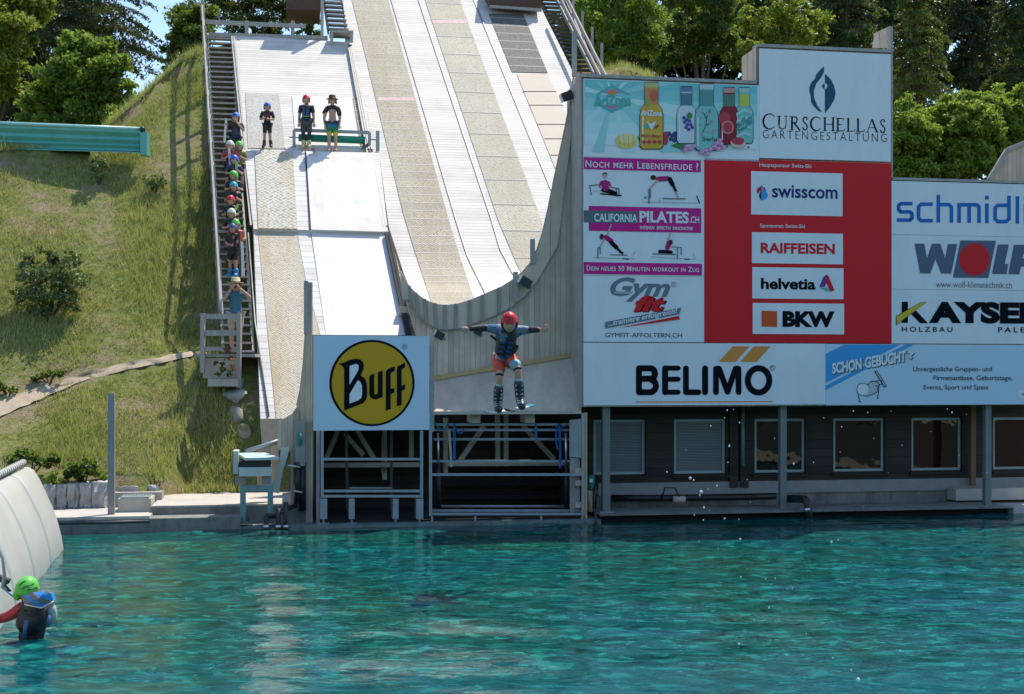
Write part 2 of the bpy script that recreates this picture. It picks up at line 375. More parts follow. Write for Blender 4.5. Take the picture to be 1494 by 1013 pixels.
def water_mat():
    m, nt, ns, ls, b = _new('clear_turquoise_pool_water')
    co = ns.new('ShaderNodeTexCoord').outputs['Object']
    wob = ns.new('ShaderNodeTexNoise'); wob.inputs['Scale'].default_value = 2.2; wob.inputs['Detail'].default_value = 2; ls.new(co, wob.inputs['Vector'])
    vm = ns.new('ShaderNodeVectorMath'); vm.operation = 'MULTIPLY_ADD'; vm.inputs[1].default_value = (.45, .45, 0); ls.new(wob.outputs['Color'], vm.inputs[0]); ls.new(co, vm.inputs[2])
    cw = vm.outputs[0]
    big = _noise(ns, ls, co, .22, 3, .5, (1, .8, 1)); mid = _noise(ns, ls, cw, 5.5, 4, .65, (.5, .8, 1)); fin = _noise(ns, ls, cw, 15, 3, .6, (.5, .8, 1))
    c1 = _ramp(ns, ls, big, [(.32, (.016, .068, .042)), (.50, (.004, .070, .064)), (.70, (.003, .070, .096))])
    cc = _mix(ns, ls, _ramp(ns, ls, mid, [(.53, (0, 0, 0)), (.60, (.85,) * 3)]), c1, (.009, .17, .145))  # bright ripple facets painted into the base colour
    cc = _mix(ns, ls, _ramp(ns, ls, mid, [(.37, (.78,) * 3), (.47, (0, 0, 0))]), cc, (.002, .016, .018))  # dark ripple troughs painted into the base colour
    cc = _mix(ns, ls, _ramp(ns, ls, fin, [(.60, (0, 0, 0)), (.70, (.6,) * 3)]), cc, (.02, .32, .28))
    sy = ns.new('ShaderNodeSeparateXYZ'); ls.new(co, sy.inputs[0])
    near = _ramp(ns, ls, _math(ns, ls, 'MULTIPLY', _math(ns, ls, 'MULTIPLY_ADD', big, 5.0, sy.outputs[1]), .05), [(.66, (.75,) * 3), (.86, (0, 0, 0))])
    cc = _mix(ns, ls, near, cc, (.004, .092, .13))
    ls.new(cc, b.inputs['Base Color']); b.inputs['Roughness'].default_value = .02
    b.inputs['IOR'].default_value = 1.333
    b.inputs['Subsurface Weight'].default_value = .3; b.inputs['Subsurface Radius'].default_value = (.35, .8, .9); b.inputs['Subsurface Scale'].default_value = .55
    a = _noise(ns, ls, co, 1.5, 2, .5, (.5, 1, 1)); f = _noise(ns, ls, cw, 6.5, 4, .55, (.45, 1, 1))
    h = _math(ns, ls, 'MULTIPLY_ADD', f, .25, a)
    _bump(ns, ls, b, h, .23, .20)
    return m
def wave_z(x, y):
    z = 0 * x
    r = np.random.default_rng(5)
    for i in range(16):
        lam = r.uniform(.45, 2.4); th = r.normal(1.45, .5); k = 2 * math.pi / lam
        z = z + .0026 * lam ** .9 * np.sin(k * (x * math.cos(th) + y * math.sin(th)) + r.uniform(0, 6.3) + .8 * np.sin(.7 * x + .5 * y + i))
    d = np.hypot(x + 5.6, y - 15.2); z = z + .03 * np.sin(d * 11) * np.exp(-d * 1.3)
    return z
water = grid_mesh(-14, 15, -13.9, 31.5, 420, 700, wave_z, water_mat(), 'pool_water'); struct(water)

# pool edge and decks (structure), front at t about 0
mb = MB()
sl, sr = s_at(70), s_at(1540)
mb.boxS(sl, s_at(352), -.32, 1.2, -1.2, z_at(200, 757, -.3), M['concrete_wet'])
edge = mb.build('pool_edge'); struct(edge)
mb = MB(); mb.boxS(s_at(352), s_at(872), -.30, 3.4, -1.2, z_at(600, 762), M['concrete_algae'])
mb.boxS(s_at(872), s_at(1470), -.25, 1.1, .16, z_at(1100, 747), M['concrete_wet'])
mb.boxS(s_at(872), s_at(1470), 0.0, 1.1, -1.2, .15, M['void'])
mb.boxS(s_at(1470) + .003, sr + 2, -.25, 1.1, -1.2, z_at(1480, 740), M['concrete'])
struct(mb.build('pool_ledge'))
mb = MB(); mb.boxS(sl - 6, s_at(221, .1), -.28 , 3.2, -.9, z_at(150, 752), M['concrete'])
struct(mb.build('pool_deck'))
# concrete block with top deck at x 220..420
zt = z_at(300, 737, .35)
mb = MB(); mb.boxS(s_at(221, .35), s_at(447, .35), .35, 3.6, .0, zt, M['concrete'])
mb.boxS(s_at(221, .35) - .02, s_at(447, .35), .33, .348, .0, zt - .03, M['concrete_wet'])
struct(mb.build('concrete_terrace'))
# footpath draped over the hillside
pl_ = [(-60, 628, 30), (0, 606), (60, 574), (120, 556), (180, 538), (232, 527), (276, 519)]
def on_terrain(px, py, y0=25.5, y1=90):
    d = ray(px, py); prev = y0
    for Y in np.arange(y0, y1, .1):
        p = CAMP + d * Y
        if terrain_z(p.x, p.y) >= p.z: return CAMP + d * (Y - .05)
    return None
mb = MB(); rows = []
for (px, py, w) in [(-40, 620, 25), (0, 598, 22), (60, 573, 16), (120, 553, 12), (180, 538, 10), (232, 527, 7), (280, 518, 6)]:
    a = on_terrain(px, py - w * .55); c = on_terrain(px, py + w * .55)
    if a and c: rows.append([a, a.lerp(c, .33), a.lerp(c, .66), c])
fine = []
for r0, r1 in zip(rows[:-1], rows[1:]):
    for k in range(6):
        fine.append([p.lerp(q, k / 6) for p, q in zip(r0, r1)])
fine.append(rows[-1])
vs = []
for r in fine:
    for p in r: vs.append(V(p.x + random.uniform(-.05, .05), p.y + random.uniform(-.06, .06), float(terrain_z(p.x, p.y)) + .035))
fs = [(i * 4 + k, i * 4 + k + 1, (i + 1) * 4 + k + 1, (i + 1) * 4 + k) for i in range(len(fine) - 1) for k in range(3)]
mb.add(vs, fs, mat('trodden_gravel', (.43, .34, .24), .95, var=.2, vs=9, bump=.6, bs=40), True)
struct(mb.build('footpath'))
PATH_PTS = np.array([[p[1].x, p[1].y] for p in fine])
# ------------------------------------------------------------------ ramps
def interp(pl, y):
    ys = [p[1] for p in pl]; xs = [p[0] for p in pl]; return float(np.interp(y, ys, xs))
def rowsets(left, right, dy=12.0):
    n = max(2, int(max(abs(left[-1][1] - left[0][1]), abs(right[-1][1] - right[0][1])) / dy) + 1)
    def samp(pl, u):
        y = pl[0][1] + (pl[-1][1] - pl[0][1]) * u; return interp(pl, y), y
    return [(samp(left, i / n), samp(right, i / n)) for i in range(n + 1)]
def sheet(mb, left, right, proj, off0, off1, m, dy=12.0):
    """closed slab between two pixel-measured edges, from off0 to off1 above the slope"""
    R = rowsets(left, right, dy); n = len(R)
    top = []; bot = []
    for (l, r) in R:
        top += [proj(l[0], l[1], off1), proj(r[0], r[1], off1)]
        bot += [proj(l[0], l[1], off1) - LN * (off1 - off0), proj(r[0], r[1], off1) - LN * (off1 - off0)]
    vs = top + bot; o = 2 * n; fs = []
    for i in range(n - 1):
        a, b, c, d = 2 * i, 2 * i + 1, 2 * i + 3, 2 * i + 2
        fs += [(d, c, b, a), (o + a, o + b, o + c, o + d), (a, o + a, o + d, d), (b, c, o + c, o + b)]
    fs += [(0, 1, o + 1, o), (2 * n - 2, o + 2 * n - 2, o + 2 * n - 1, 2 * n - 1)]
    mb.add(vs, fs, m)
# left ramp
rampL = thing('ski_jump_ramp', 'narrow white ski jump ramp beside the long stairs, three people standing halfway up', 'ramp', lp(460, 335))
mb = MB(); sheet(mb, [(342, 52), (357, 217), (369, 335), (379.5, 612)], [(511, 62), (553, 222), (566, 337), (604, 500), (632, 612)], lp, -.28, 0, M['slat']); mb.build('deck', rampL, uv=UVL)
mb = MB(); sheet(mb, [(358, 135), (362, 216)], [(407, 137), (416, 217)], lp, .004, .02, M['brush_grey']); mb.build('brush_mat', rampL, uv=UVL)
mb = MB(); sheet(mb, [(426, 140), (432, 217)], [(513, 142), (526, 219)], lp, .004, .025, M['plate']); mb.build('slide_plate', rampL, uv=UVL)
mb = MB(); sheet(mb, [(515, 142), (528, 219)], [(519, 142), (537, 219)], lp, .004, .03, M['brickstrip']); mb.build('edge_strip', rampL, uv=UVL)
box = MB(); sheet(box, [(356, 219), (370, 334)], [(553, 223), (564, 338)], lp, .003, .11, M['slat_low']); box = box.build('raised_section', rampL, uv=UVL)
mb = MB(); sheet(mb, [(371.5, 220), (377, 333)], [(427, 221), (434, 334)], lp, .113, .14, M['brush_grid']); mb.build('grid_mat', box, uv=UVL)
mb = MB(); sheet(mb, [(447, 221), (454, 335)], [(544, 223), (557, 338)], lp, .113, .145, M['plate_stain']); mb.build('slide_plate', box, uv=UVL)
mb = MB()
sheet(mb, [(444.6, 221), (451, 335)], [(446.4, 221), (453.4, 335)], lp, .113, .125, M['gap']); mb.build('joint_strip', box, uv=UVL)
mb = MB(); sheet(mb, [(376, 337), (403, 611)], [(433, 337), (446, 410), (470, 500), (500, 611)], lp, .004, .025, M['brush']); mb.build('brush_mat', rampL, uv=UVL)
mb = MB(); sheet(mb, [(433.5, 337), (446.5, 410), (470.5, 500)], [(452.5, 337), (475, 488), (480, 500)], lp, .004, .02, M['slat_low']); mb.build('side_boards', rampL, uv=UVL)
mb = MB(); sheet(mb, [(454, 337), (477, 500)], [(563, 340), (601, 500)], lp, .004, .03, M['plate']); mb.build('slide_plate', rampL, uv=UVL)
mb = MB(); sheet(mb, [(370, 337), (380, 611)], [(375.5, 337), (402, 611)], lp, .004, .022, M['slat_low']); mb.build('side_boards', rampL, uv=UVL)
for x0, x1 in (((337.5, 52), (385, 611)),) : pass
mb = MB(); mb.tube([lp(362, 340, .06), lp(372, 470, .06), lp(392, 608, .06)], .022, M['rail_steel'], 6); mb.build('cable', rampL)
mb = MB()
for dx in (0, 3.2): mb.bar(lp(338 + dx, 54, .04), lp(366 + dx, 330, .04), .05, .07, M['rail_steel'])
mb.build('guide_rail', rampL)
# fascia and supports below the lower end
pA, pB = lp(379.5, 612, -.02), lp(470, 612, -.02)
mb = MB(); fz = .9
a, b_ = pA.copy(), pB.copy(); mb.prism([a, b_, V(b_.x, b_.y, z_at(400, 668, 1.0)), V(a.x + .05, a.y, z_at(380, 668, 1.0))], E2 * .08, M['wood_pale']); mb.build('front_fascia', rampL, uv=UVF)
mb = MB()
c0 = lp(379.5, 612, -.285); c1 = lp(372, 480, -.285)
mb.prism([c0 + E1 * .05, c1 + E1 * .1, V(c1.x, c1.y, .9) + E1 * .1, V(c0.x, c0.y, .9) + E1 * .05], E1 * .06, M['wood_v']); mb.build('side_wall', rampL, uv=lambda p: (st(p)[1], p.z))
# track between the ramps
mb = MB()
for dx in (0, 4.5, 9): mb.bar(lp(508 + dx * .5, 66, .09), lp(555 + dx, 330, .09), .05, .05, M['rail_steel'])
tr = mb.build('lift_track'); tag(tr, 'set of thin dark lift rails running up between the two white ramps', 'rail')

TW0 = 1.3
# right (big) ramp with a flattening run-out
prof = []          # (t, z, tangent) break points from the lip upwards
t1 = st(lp(690, 372))[1]; z1 = zl(t1) - .03
segs = [(1e9, TAN), (t1, TAN * .80), (t1 - .55, TAN * .55), (t1 - 1.1, TAN * .30), (t1 - 1.7, TAN * .1)]
planes = []; zc, tc = z1, t1
planes.append((t1, V(*(P0 + E2 * t1 + E3 * z1)), TAN))
lim = [t1, t1 - .5, t1 - 1.0, t1 - 1.5, t1 - 2.2]
assert lim[-1] > TW0, lim
for i, k in enumerate((.86, .70, .55, .42)):
    planes.append((lim[i + 1], P0 + E2 * tc + E3 * zc, TAN * k)); dt = lim[i + 1] - tc; zc += dt * TAN * k; tc = lim[i + 1]
def rp(px, py, off=0.0):
    for (tmin, P, k) in planes:
        N = (E3 - E2 * k).normalized(); p = on_plane(px, py, P + LN * off, N)
        if st(p)[1] >= tmin - 1e-4: return p
    return p
rampR = thing('ski_jump_ramp', 'broad white ski jump ramp with brush mat lanes above the curved plank kicker', 'ramp', rp(680, 300))
dk = MB(); sheet(dk, [(496, -60), (505, 62), (554, 230), (567, 330), (589, 399), (600, 425), (612, 462)], [(770, -60), (786, 6), (836, 104), (884, 235), (925, 330), (955, 399), (975, 425), (1000, 462)], rp, -.35, 0, M['slat'], 8); dk.build('deck', rampR, uv=UVL)
def lane(name, l, r, m, o=.02):
    mb = MB(); sheet(mb, l, r, rp, .004, o, m, 8); return mb.build(name, rampR, uv=UVL)
lane('brush_lane', [(503, -40), (515, 6), (589, 314), (607, 372), (626, 430), (632, 455)], [(560, -40), (568, 6), (653, 314), (672, 378), (690, 430), (700, 455)], M['brush_band'])
lane('brush_lane', [(608, -40), (622, 6), (726, 319), (757, 392), (775, 420)], [(662, -40), (673, 6), (789, 319), (815, 392), (840, 440)], M['brush_pale'])
lane('dark_mat', [(713, 20), (747, 105)], [(763, 20), (799, 106)], M['brush_dark'])
lane('tan_mat', [(754, 108), (812, 250)], [(799, 108), (862, 250)], M['tan'])
lane('faded_band', [(551, 142), (552.3, 147)], [(603.5, 142), (605, 147)], M['pinkband'], .023)
lane('faded_band', [(630, 29), (631.5, 34)], [(681, 29), (683, 34)], M['pinkband'], .023)
for L in ([(557, -50), (573, 6), (665, 319), (682, 373), (709, 430), (725, 452)], [(594, -50), (613, 6), (717, 319), (730, 363), (749, 400), (770, 435)], [(673, -50), (694, 6), (804, 275), (830, 330)]):
    mb = MB(); sheet(mb, [(x - .9, y) for x, y in L], [(x + .9, y) for x, y in L], rp, .004, .03, M['rail_steel'], 8); mb.build('guide_groove', rampR, uv=UVL)
mb = MB()
for (y, xl, xr) in ((133, 766, 812), (153, 775, 822), (181, 787, 832), (202, 797, 840), (226, 806, 850)):
    sheet(mb, [(xl - 3, y), (xl - 2.6, y + 1)], [(xr, y), (xr, y + 1)], rp, .021, .026, M['gap'])
mb.build('mat_joint', rampR, uv=UVL)
# dark trench strip between the ramps at their lower end
mb = MB(); sheet(mb, [(561, 337), (592, 492)], [(567, 337), (612, 492)], lp, .004, .03, M['brickstrip'])
mb.build('trench_edge', rampR, uv=UVL)
mb = MB()
for dx in (0, 4.5): mb.bar(lp(563 + dx, 340, .12), lp(594 + dx, 490, .12), .07, .09, M['gap'])  # near-black bars stand in for the shaded depth of the gap
mb.build('trench_gap_dark', rampR)
mb = MB(); q = lp(590, 454, .2); mb.boxS(st(q)[0] - .13, st(q)[0] + .13, st(q)[1], st(q)[1] + .2, q.z - .12, q.z + .12, M['sheet']); j = mb.build('junction_box'); tag(j, 'small white junction box beside the dark trench below the wide ramp', 'box')

# ------------------------------------------------------------------ kicker wall
TW = 1.05
kick = thing('kicker_wall', 'weathered plank kicker wall with curved battened rim behind the jumping rider', 'wall', fp(740, 600, TW))
rim_hi = [(584, 396), (592, 412), (602, 424), (614, 434), (626, 441), (640, 445), (652, 446), (668, 444), (685, 439), (700, 433), (716, 426), (732, 419), (748, 409), (762, 398), (774, 384), (784, 364), (792, 340), (800, 305), (809, 260), (822, 200), (834, 140), (838, 104)]
low = [(590, 436), (600, 452), (612, 466), (626, 476), (640, 481), (652, 481.5), (668, 480), (685, 475), (700, 469), (716, 463), (732, 456), (748, 447), (762, 436), (778, 420), (790, 398)]
mb = MB()
wall_pts = [fp(x, y + 12, TW) for x, y in rim_hi] + [fp(846, 104, TW), fp(848, 519, TW), fp(632, 556, TW), fp(632, 505, TW), fp(610, 500, TW)]
mb.prism(wall_pts, E2 * .12, M['wood_v']); mb.build('plank_face', kick, uv=UVF)
mb = MB(); A_ = [fp(x, y, TW - .10) for x, y in rim_hi]
def lowy(x): return float(np.interp(x, [p[0] for p in low], [p[1] for p in low]))
B_ = []
for x, y in rim_hi:
    if x <= 790: B_.append(fp(x + (3 if x < 640 else 0), lowy(x), TW - .06))
    else: B_.append(fp(x + 26 * max(0, 1 - (398 - y) / 300.), y + 20, TW - .06))
n = len(A_); vs = A_ + B_ + [p + E2 * .09 for p in A_] + [p + E2 * .055 for p in B_]
fs = []
for i in range(n - 1): fs += [(i, i + 1, n + i + 1, n + i), (2 * n + i + 1, 2 * n + i, i, i + 1), (n + i, n + i + 1, 3 * n + i + 1, 3 * n + i)]
mb.add(vs, fs, M['wood_apron']); mb.build('rim_apron', kick, uv=UVF)
mb = MB(); mb.tube([p + E2 * .02 for p in A_], .022, M['wood_grey'], 6); mb.build('rim_cap', kick)
mb = MB(); mb.tube([p - E2 * .012 for p in B_[:15]], .016, M['steel_grey'], 6); mb.build('lower_rim_rail', kick)
def rimy(x): return float(np.interp(x, [p[0] for p in rim_hi], [p[1] for p in rim_hi]))
for (x, h) in ((597, 30), (607, 32), (619.5, 34), (634, 36), (649, 36), (665, 36), (685, 36), (704, 38), (728, 36)):
    mb = MB(); a = fp(x, rimy(x) - 1, TW - .13); b = fp(x + (2 if x < 640 else 0), rimy(x) + h, TW - .10); mb.bar(a, b, .06, .04, M['steel_grey'], E2); mb.build('batten', kick)
for (x, y0, y1) in ((752, 397, 440), (777, 349, 385), (838, 46, 112)):
    mb = MB(); a = fp(x, y0, TW - .15); b = fp(x, y1, TW - .15); mb.bar(a, b, .10, .07, M['wood_grey'], E2); mb.build('batten', kick)
# steel sheet below the slanting trim, sloping out to the lip
lipz = z_at(740, 601, .05)
a, b = fp(634, 554, TW - .012), fp(846, 518, TW - .012)
c, d = fp(846.5, 600, .06), fp(633, 601, .06)
mb = MB(); nrm = (b - a).cross(d - a).normalized()
mb.prism([a, b, c, d], E2 * .03, M['sheet']); mb.build('steel_sheet', kick, uv=UVF)
mb = MB(); mb.bar(a - E2 * .03 + E3 * .03, b - E2 * .03 + E3 * .03, .04, .09, M['wood_trim'], E3); mb.build('wood_trim', kick)
mb = MB(); mb.bar(fp(846, 518, .95), fp(846.5, 598, .08), .05, .05, M['wood_trim'], E3); mb.build('wood_trim', kick)
mb = MB(); mb.boxS(s_at(631, 0), s_at(848, 0), -.02, .055, lipz - .05, lipz + .02, M['sheet']); mb.build('lip_rail', kick)
mb = MB(); mb.boxS(s_at(627.5, 0), s_at(633.5, 0), .0, .08, z_at(630, 630), z_at(630, 487), M['wood_grey']); mb.build('end_post', kick)
# curved end of the left kicker
lk = MB()
prof_px = [(446.5, 412), (456, 412), (456, 769), (447, 769), (444.5, 722), (444, 690), (438, 600), (432, 592), (437.5, 566), (441.5, 530), (444.5, 486)]
lk.prism([fp(x, y, .30) for x, y in prof_px], E2 * .10, M['wood_v'])
lk = lk.build('kicker_end_wall', uv=UVF); tag(lk, 'grey curved plank end wall standing left of the round yellow logo sign', 'wall')
mb = MB(); mb.prism([fp(x, y, .42) for x, y in [(405, 616), (426, 604), (433, 594), (446, 594), (446, 770), (424, 770), (424, 660), (405, 652)]], E2 * .08, M['wood_v']); mb.build('lower_panel', lk, uv=UVF)
mb = MB(); mb.bar(fp(446.5, 410, .27), fp(446.5, 488, .27), .09, .05, M['wood_grey'], E2); mb.build('edge_board', lk)

# ------------------------------------------------------------------ clubhouse with the advertising wall
xL = 850
club = thing('clubhouse', 'long dark timber clubhouse above the pool carrying the wall of advertising boards', 'building', fp(1170, 748, 1.3))
sA, sB, sC, sD = s_at(849), s_at(1107), s_at(1300), s_at(1560)
zb = z_at(850, 594)
z1_, z2_, z3_ = z_at(849, 113), z_at(1107, 69), z_at(1300, 263)
mb = MB()
mb.boxS(sA, sB - .001, .05, .20, zb, z1_, M['wood_v']); mb.boxS(sB, sC, .05, .20, zb, z2_, M['wood_v']); mb.boxS(sC + .001, sD, .05, .20, zb, z3_, M['wood_v'])
mb.build('upper_wall', club, uv=UVF)
mb = MB(); mb.boxS(sA - .02, sA - .0005, .02, 1.4, zb, z_at(849, 113), M['wood_grey']); mb.build('side_wall', club, uv=lambda p: (st(p)[1], p.z))
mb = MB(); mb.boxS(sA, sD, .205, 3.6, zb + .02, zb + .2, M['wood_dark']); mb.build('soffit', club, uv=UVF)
mb = MB()
mb.boxS(sA - .03, sB - .05, -.03, .26, z1_ + .002, z1_ + .07, M['wood_grey']); mb.build('coping', club); mb = MB(); mb.boxS(sB - .05, sC + .03, -.03, .26, z2_ + .002, z2_ + .07, M['wood_grey']); mb.build('coping', club); mb = MB(); mb.boxS(sC + .03, sD, -.03, .26, z3_ + .002, z3_ + .06, M['wood_grey'])
mb.build('coping', club)
mb = MB(); mb.boxS(sB - .06, sB - .001, .0, .9, z1_ + .07, z2_, M['wood_v']); mb.build('return_wall', club, uv=lambda p: (st(p)[1], p.z))
mb = MB(); mb.boxS(sC + .002, sC + .06, .03, .22, z3_ + .06, z_at(1300, 38), M['wood_grey']); mb.build('corner_post', club)
mb = MB(); mb.prism([fp(1274, 70, .9), fp(1277, 48, .9), fp(1299, 38, .5), fp(1299, 70, .5)], E2 * .05, M['wood_v']); mb.build('raised_panel', club, uv=UVF)
TP = 1.35            # porch wall
wins = [(866, 941, 612, 690), (983.5, 1058, 612, 690), (1101, 1174, 612, 690), (1216, 1289.5, 611, 687), (1330, 1402, 610, 685), (1449, 1520, 611, 684)]
wz0, wz1 = z_at(1170, 689, TP), z_at(1170, 611, TP)
ss_ = [(s_at(a, TP), s_at(b, TP)) for a, b, _, _ in wins]
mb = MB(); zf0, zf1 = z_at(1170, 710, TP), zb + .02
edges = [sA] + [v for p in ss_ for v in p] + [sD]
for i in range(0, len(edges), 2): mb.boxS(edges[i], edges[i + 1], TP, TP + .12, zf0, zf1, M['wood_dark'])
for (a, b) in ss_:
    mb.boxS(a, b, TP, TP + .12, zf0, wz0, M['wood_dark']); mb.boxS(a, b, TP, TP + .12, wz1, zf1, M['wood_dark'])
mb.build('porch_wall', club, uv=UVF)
mb = MB(); mb.boxS(sA, sD, TP + 1.2, TP + 1.25, zf0 - .1, zf1, M['void']); mb.build('interior', club)
def glass(name, tint, rough=.02):
    m, nt, ns, ls, b = _new(name)
    co = ns.new('ShaderNodeTexCoord').outputs['Object']
    b.inputs['Base Color'].default_value = c4(tint); b.inputs['Roughness'].default_value = rough; b.inputs['IOR'].default_value = 1.5
    b.inputs['Specular IOR Level'].default_value = .5
    _bump(ns, ls, b, _noise(ns, ls, co, 1.6, 2, .5), .12, .05); return m
G1 = glass('window_glass', (.010, .009, .010)); G2 = glass('window_glass_maroon', (.032, .006, .007))
BL = planks('window_blind', (.20, .23, .225), .035, 'V', var=.06, gap=.22, stain=.1, rough=.25)
PV = mat('window_frame_paint', (.36, .43, .41), .4, var=.06)
for i, (a, b) in enumerate(ss_):
    mb = MB(); w = .055
    for (u0, u1, v0, v1) in ((a, a + w, wz0, wz1), (b - w, b, wz0, wz1), (a + w, b - w, wz1 - w, wz1), (a + w, b - w, wz0, wz0 + w)):
        mb.boxS(u0, u1, TP + .03, TP + .09, v0, v1, PV)
    wd = mb.build('window', club)
    mb = MB(); mb.boxS(a + w, b - w, TP + .06, TP + .07, wz0 + w, wz1 - w, [BL, BL, G1, G1, G2, G2][i]); mb.build('pane', wd, uv=UVF)
    mb = MB(); mb.boxS(a - .06, b + .10, TP - .09, TP - .002, wz0 - .09, wz0 - .03, M['wood_dark']); mb.build('sill', wd, uv=UVF)
    mb = MB(); mb.boxS(b + .01, b + .06, TP - .05, TP - .002, wz0 - .03, wz1 + .03, M['wood_dark']); mb.build('side_trim', wd, uv=UVF)
mb = MB(); mb.boxS(s_at(872, TP), sD, TP - .06, TP - .003, z_at(1170, 718.5, TP), z_at(1170, 701, TP), M['steel_grey']); mb.build('base_board', club)
mb = MB(); mb.boxS(s_at(870, TP), sD, TP - .02, TP + .3, -.2, z_at(1250, 716, TP), M['concrete_wet']); mb.boxS(s_at(1395, .9), sD, .9, TP - .022, .2, z_at(1440, 713, .9), M['concrete']); mb.build('plinth', club)
for (x, dz) in ((1069, 0), (1084, 0)):
    mb = MB(); mb.boxS(s_at(x - 6, TP), s_at(x + 6, TP), TP - .1, TP - .004, z_at(x, 711, TP), zf1, M['wood_grey' if x > 1500 else 'wood_dark']); mb.build('wall_post', club, uv=UVF)
mb = MB(); mb.boxS(s_at(1417, 1.1), s_at(1424, 1.1), 1.1, 1.2, z_at(1420, 709, 1.1), zf1, mat('reddish_post', (.22, .10, .05), .7)); mb.build('corner_timber', club)
for (x, w) in ((884, 11), (1142, 10), (1440.5, 10)):
    mb = MB(); yb = 747 if x < 1300 else 739; z0 = z_at(x, yb - 1, .25)
    c = s_at(x, .25); hw = w / 2 * 27.5 / 1900
    mb.boxS(c - hw, c + hw, .2, .34, z0, zb + .02, M['pillar']); pst = mb.build('pillar', club)
    mb = MB(); mb.boxS(c - hw * 2, c + hw * 2, .12, .42, z0 - .025, z0 - .001, M['steel']); mb.build('foot_plate', pst)
mb = MB(); mb.tube([fp(1059 + 25, 595, 1.1), fp(1084, 680, 1.1)], .035, M['steel_teal'], 8); mb.build('drain_pipe', club)
# plank shed roof end at the far right
shed = MB(); shed.prism([fp(1443, 262, 3.4), fp(1468, 221, 3.4), fp(1482, 215, 3.4), fp(1560, 190, 3.4), fp(1560, 268, 3.4)], E2 * .1, M['wood_v'])
shed = shed.build('plank_screen', uv=UVF); tag(shed, 'grey plank screen with slanting top behind the boards at the right edge', 'screen')
mb = MB(); mb.bar(fp(1443, 262, 3.36), fp(1469, 219, 3.36), .1, .08, M['wood_grey'], E2); mb.bar(fp(1469, 219, 3.36), fp(1545, 188, 3.36), .1, .08, M['wood_grey'], E2); mb.build('cap_board', shed)

# ------------------------------------------------------------------ stairs
def stairs(name, label, p, n, mt, depth=.24, thick=.05, group=None):
    """p: px edges (xl0,y0,xr0) top, (xl1,y1,xr1) bottom"""
    (xl0, y0, xr0), (xl1, y1, xr1) = p
    T0 = st(lp((xl0 + xr0) / 2, y0)); T1 = st(lp((xl1 + xr1) / 2, y1))
    root = thing(name, label, 'stairs', lp((xl1 + xr1) / 2, y1))
    for i in range(n):
        u = (i + .5) / n; t = T0[1] + (T1[1] - T0[1]) * u
        sg_ = (T0[0] + T1[0]) / 2
        for _ in range(4):
            q = S(sg_, t, zl(t)); yy = YH - (q.z - CZ) * FPX / q.y; k = (yy - y0) / (y1 - y0)
            a = st(lp(xl0 + (xl1 - xl0) * k, yy))[0]; b = st(lp(xr0 + (xr1 - xr0) * k, yy))[0]; sg_ = (a + b) / 2
        j = random.uniform(-.01, .01)
        mb = MB(); mb.boxS(a, b, t - depth / 2 + j, t + depth / 2 + j, zl(t) - thick + j, zl(t) + j, mt); mb.build('tread', root)
    for (xa, xb) in ((xl0, xl1), (xr0, xr1)):
        mb = MB(); mb.bar(lp(xa, y0, -.16), lp(xb, y1, -.16), .06, .24, M['wood_grey'], LN); mb.build('stringer', root)
    return root
st1 = stairs('staircase', 'long open grey staircase climbing beside the narrow ramp, queue of riders on it', ((304, 53, 337), (326, 518, 370)), 50, M['wood_grey'])
st2 = stairs('staircase', 'short upper flight of grey steps above the wooden box at the ramp junction', ((468, -30, 492), (479, 46, 509)), 12, M['wood_grey'], .3)
st3 = stairs('staircase', 'dark metal steps running up the far right side of the broad ramp', ((768, -40, 806), (842, 112, 872)), 26, M['dark_steel'], .26)
# handrail of the long stair
hr = thing('handrail', 'weathered wooden handrail with short posts along the left of the long stairs', 'railing', lp(326, 460))
mb = MB(); mb.bar(lp(295, 10, .95), lp(323, 455, .95), .05, .16, M['wood_grey'], LN); mb.build('top_rail', hr)
mb = MB(); mb.bar(lp(297.5, 30, .45), lp(325, 462, .45), .04, .12, M['wood_grey'], LN); mb.build('mid_rail', hr)
for i in range(13):
    u = i / 12; x, y = 296 + 27 * u, 24 + 432 * u
    mb = MB(); q = lp(x + 2.5, y + 6, -.2); top = lp(x, y - 4, .95); mb.bar(V(q.x - .08, q.y, q.z), V(q.x - .10, q.y, q.z + 1.45), .09, .09, M['wood_grey'], E1); mb.build('post', hr)
# right stair railing
hr2 = thing('handrail', 'grey three rail handrail beside the dark steps right of the broad ramp', 'railing', lp(860, 110))
for (x0, x1) in ((806, 884), (812, 892), (822, 900)):
    mb = MB(); o = {806: .15, 812: .55, 822: .95}[x0]; mb.bar(lp(x0 - 4, -20, o), lp(x1 - 12, 120, o), .05, .14, M['wood_grey'], LN); mb.build('rail', hr2)
for i in range(6):
    u = i / 5; mb = MB(); q = lp(808 + 70 * u, -10 + 122 * u, 0); mb.bar(q, q + E3 * 1.15, .08, .08, M['wood_grey'], E1); mb.build('post', hr2)
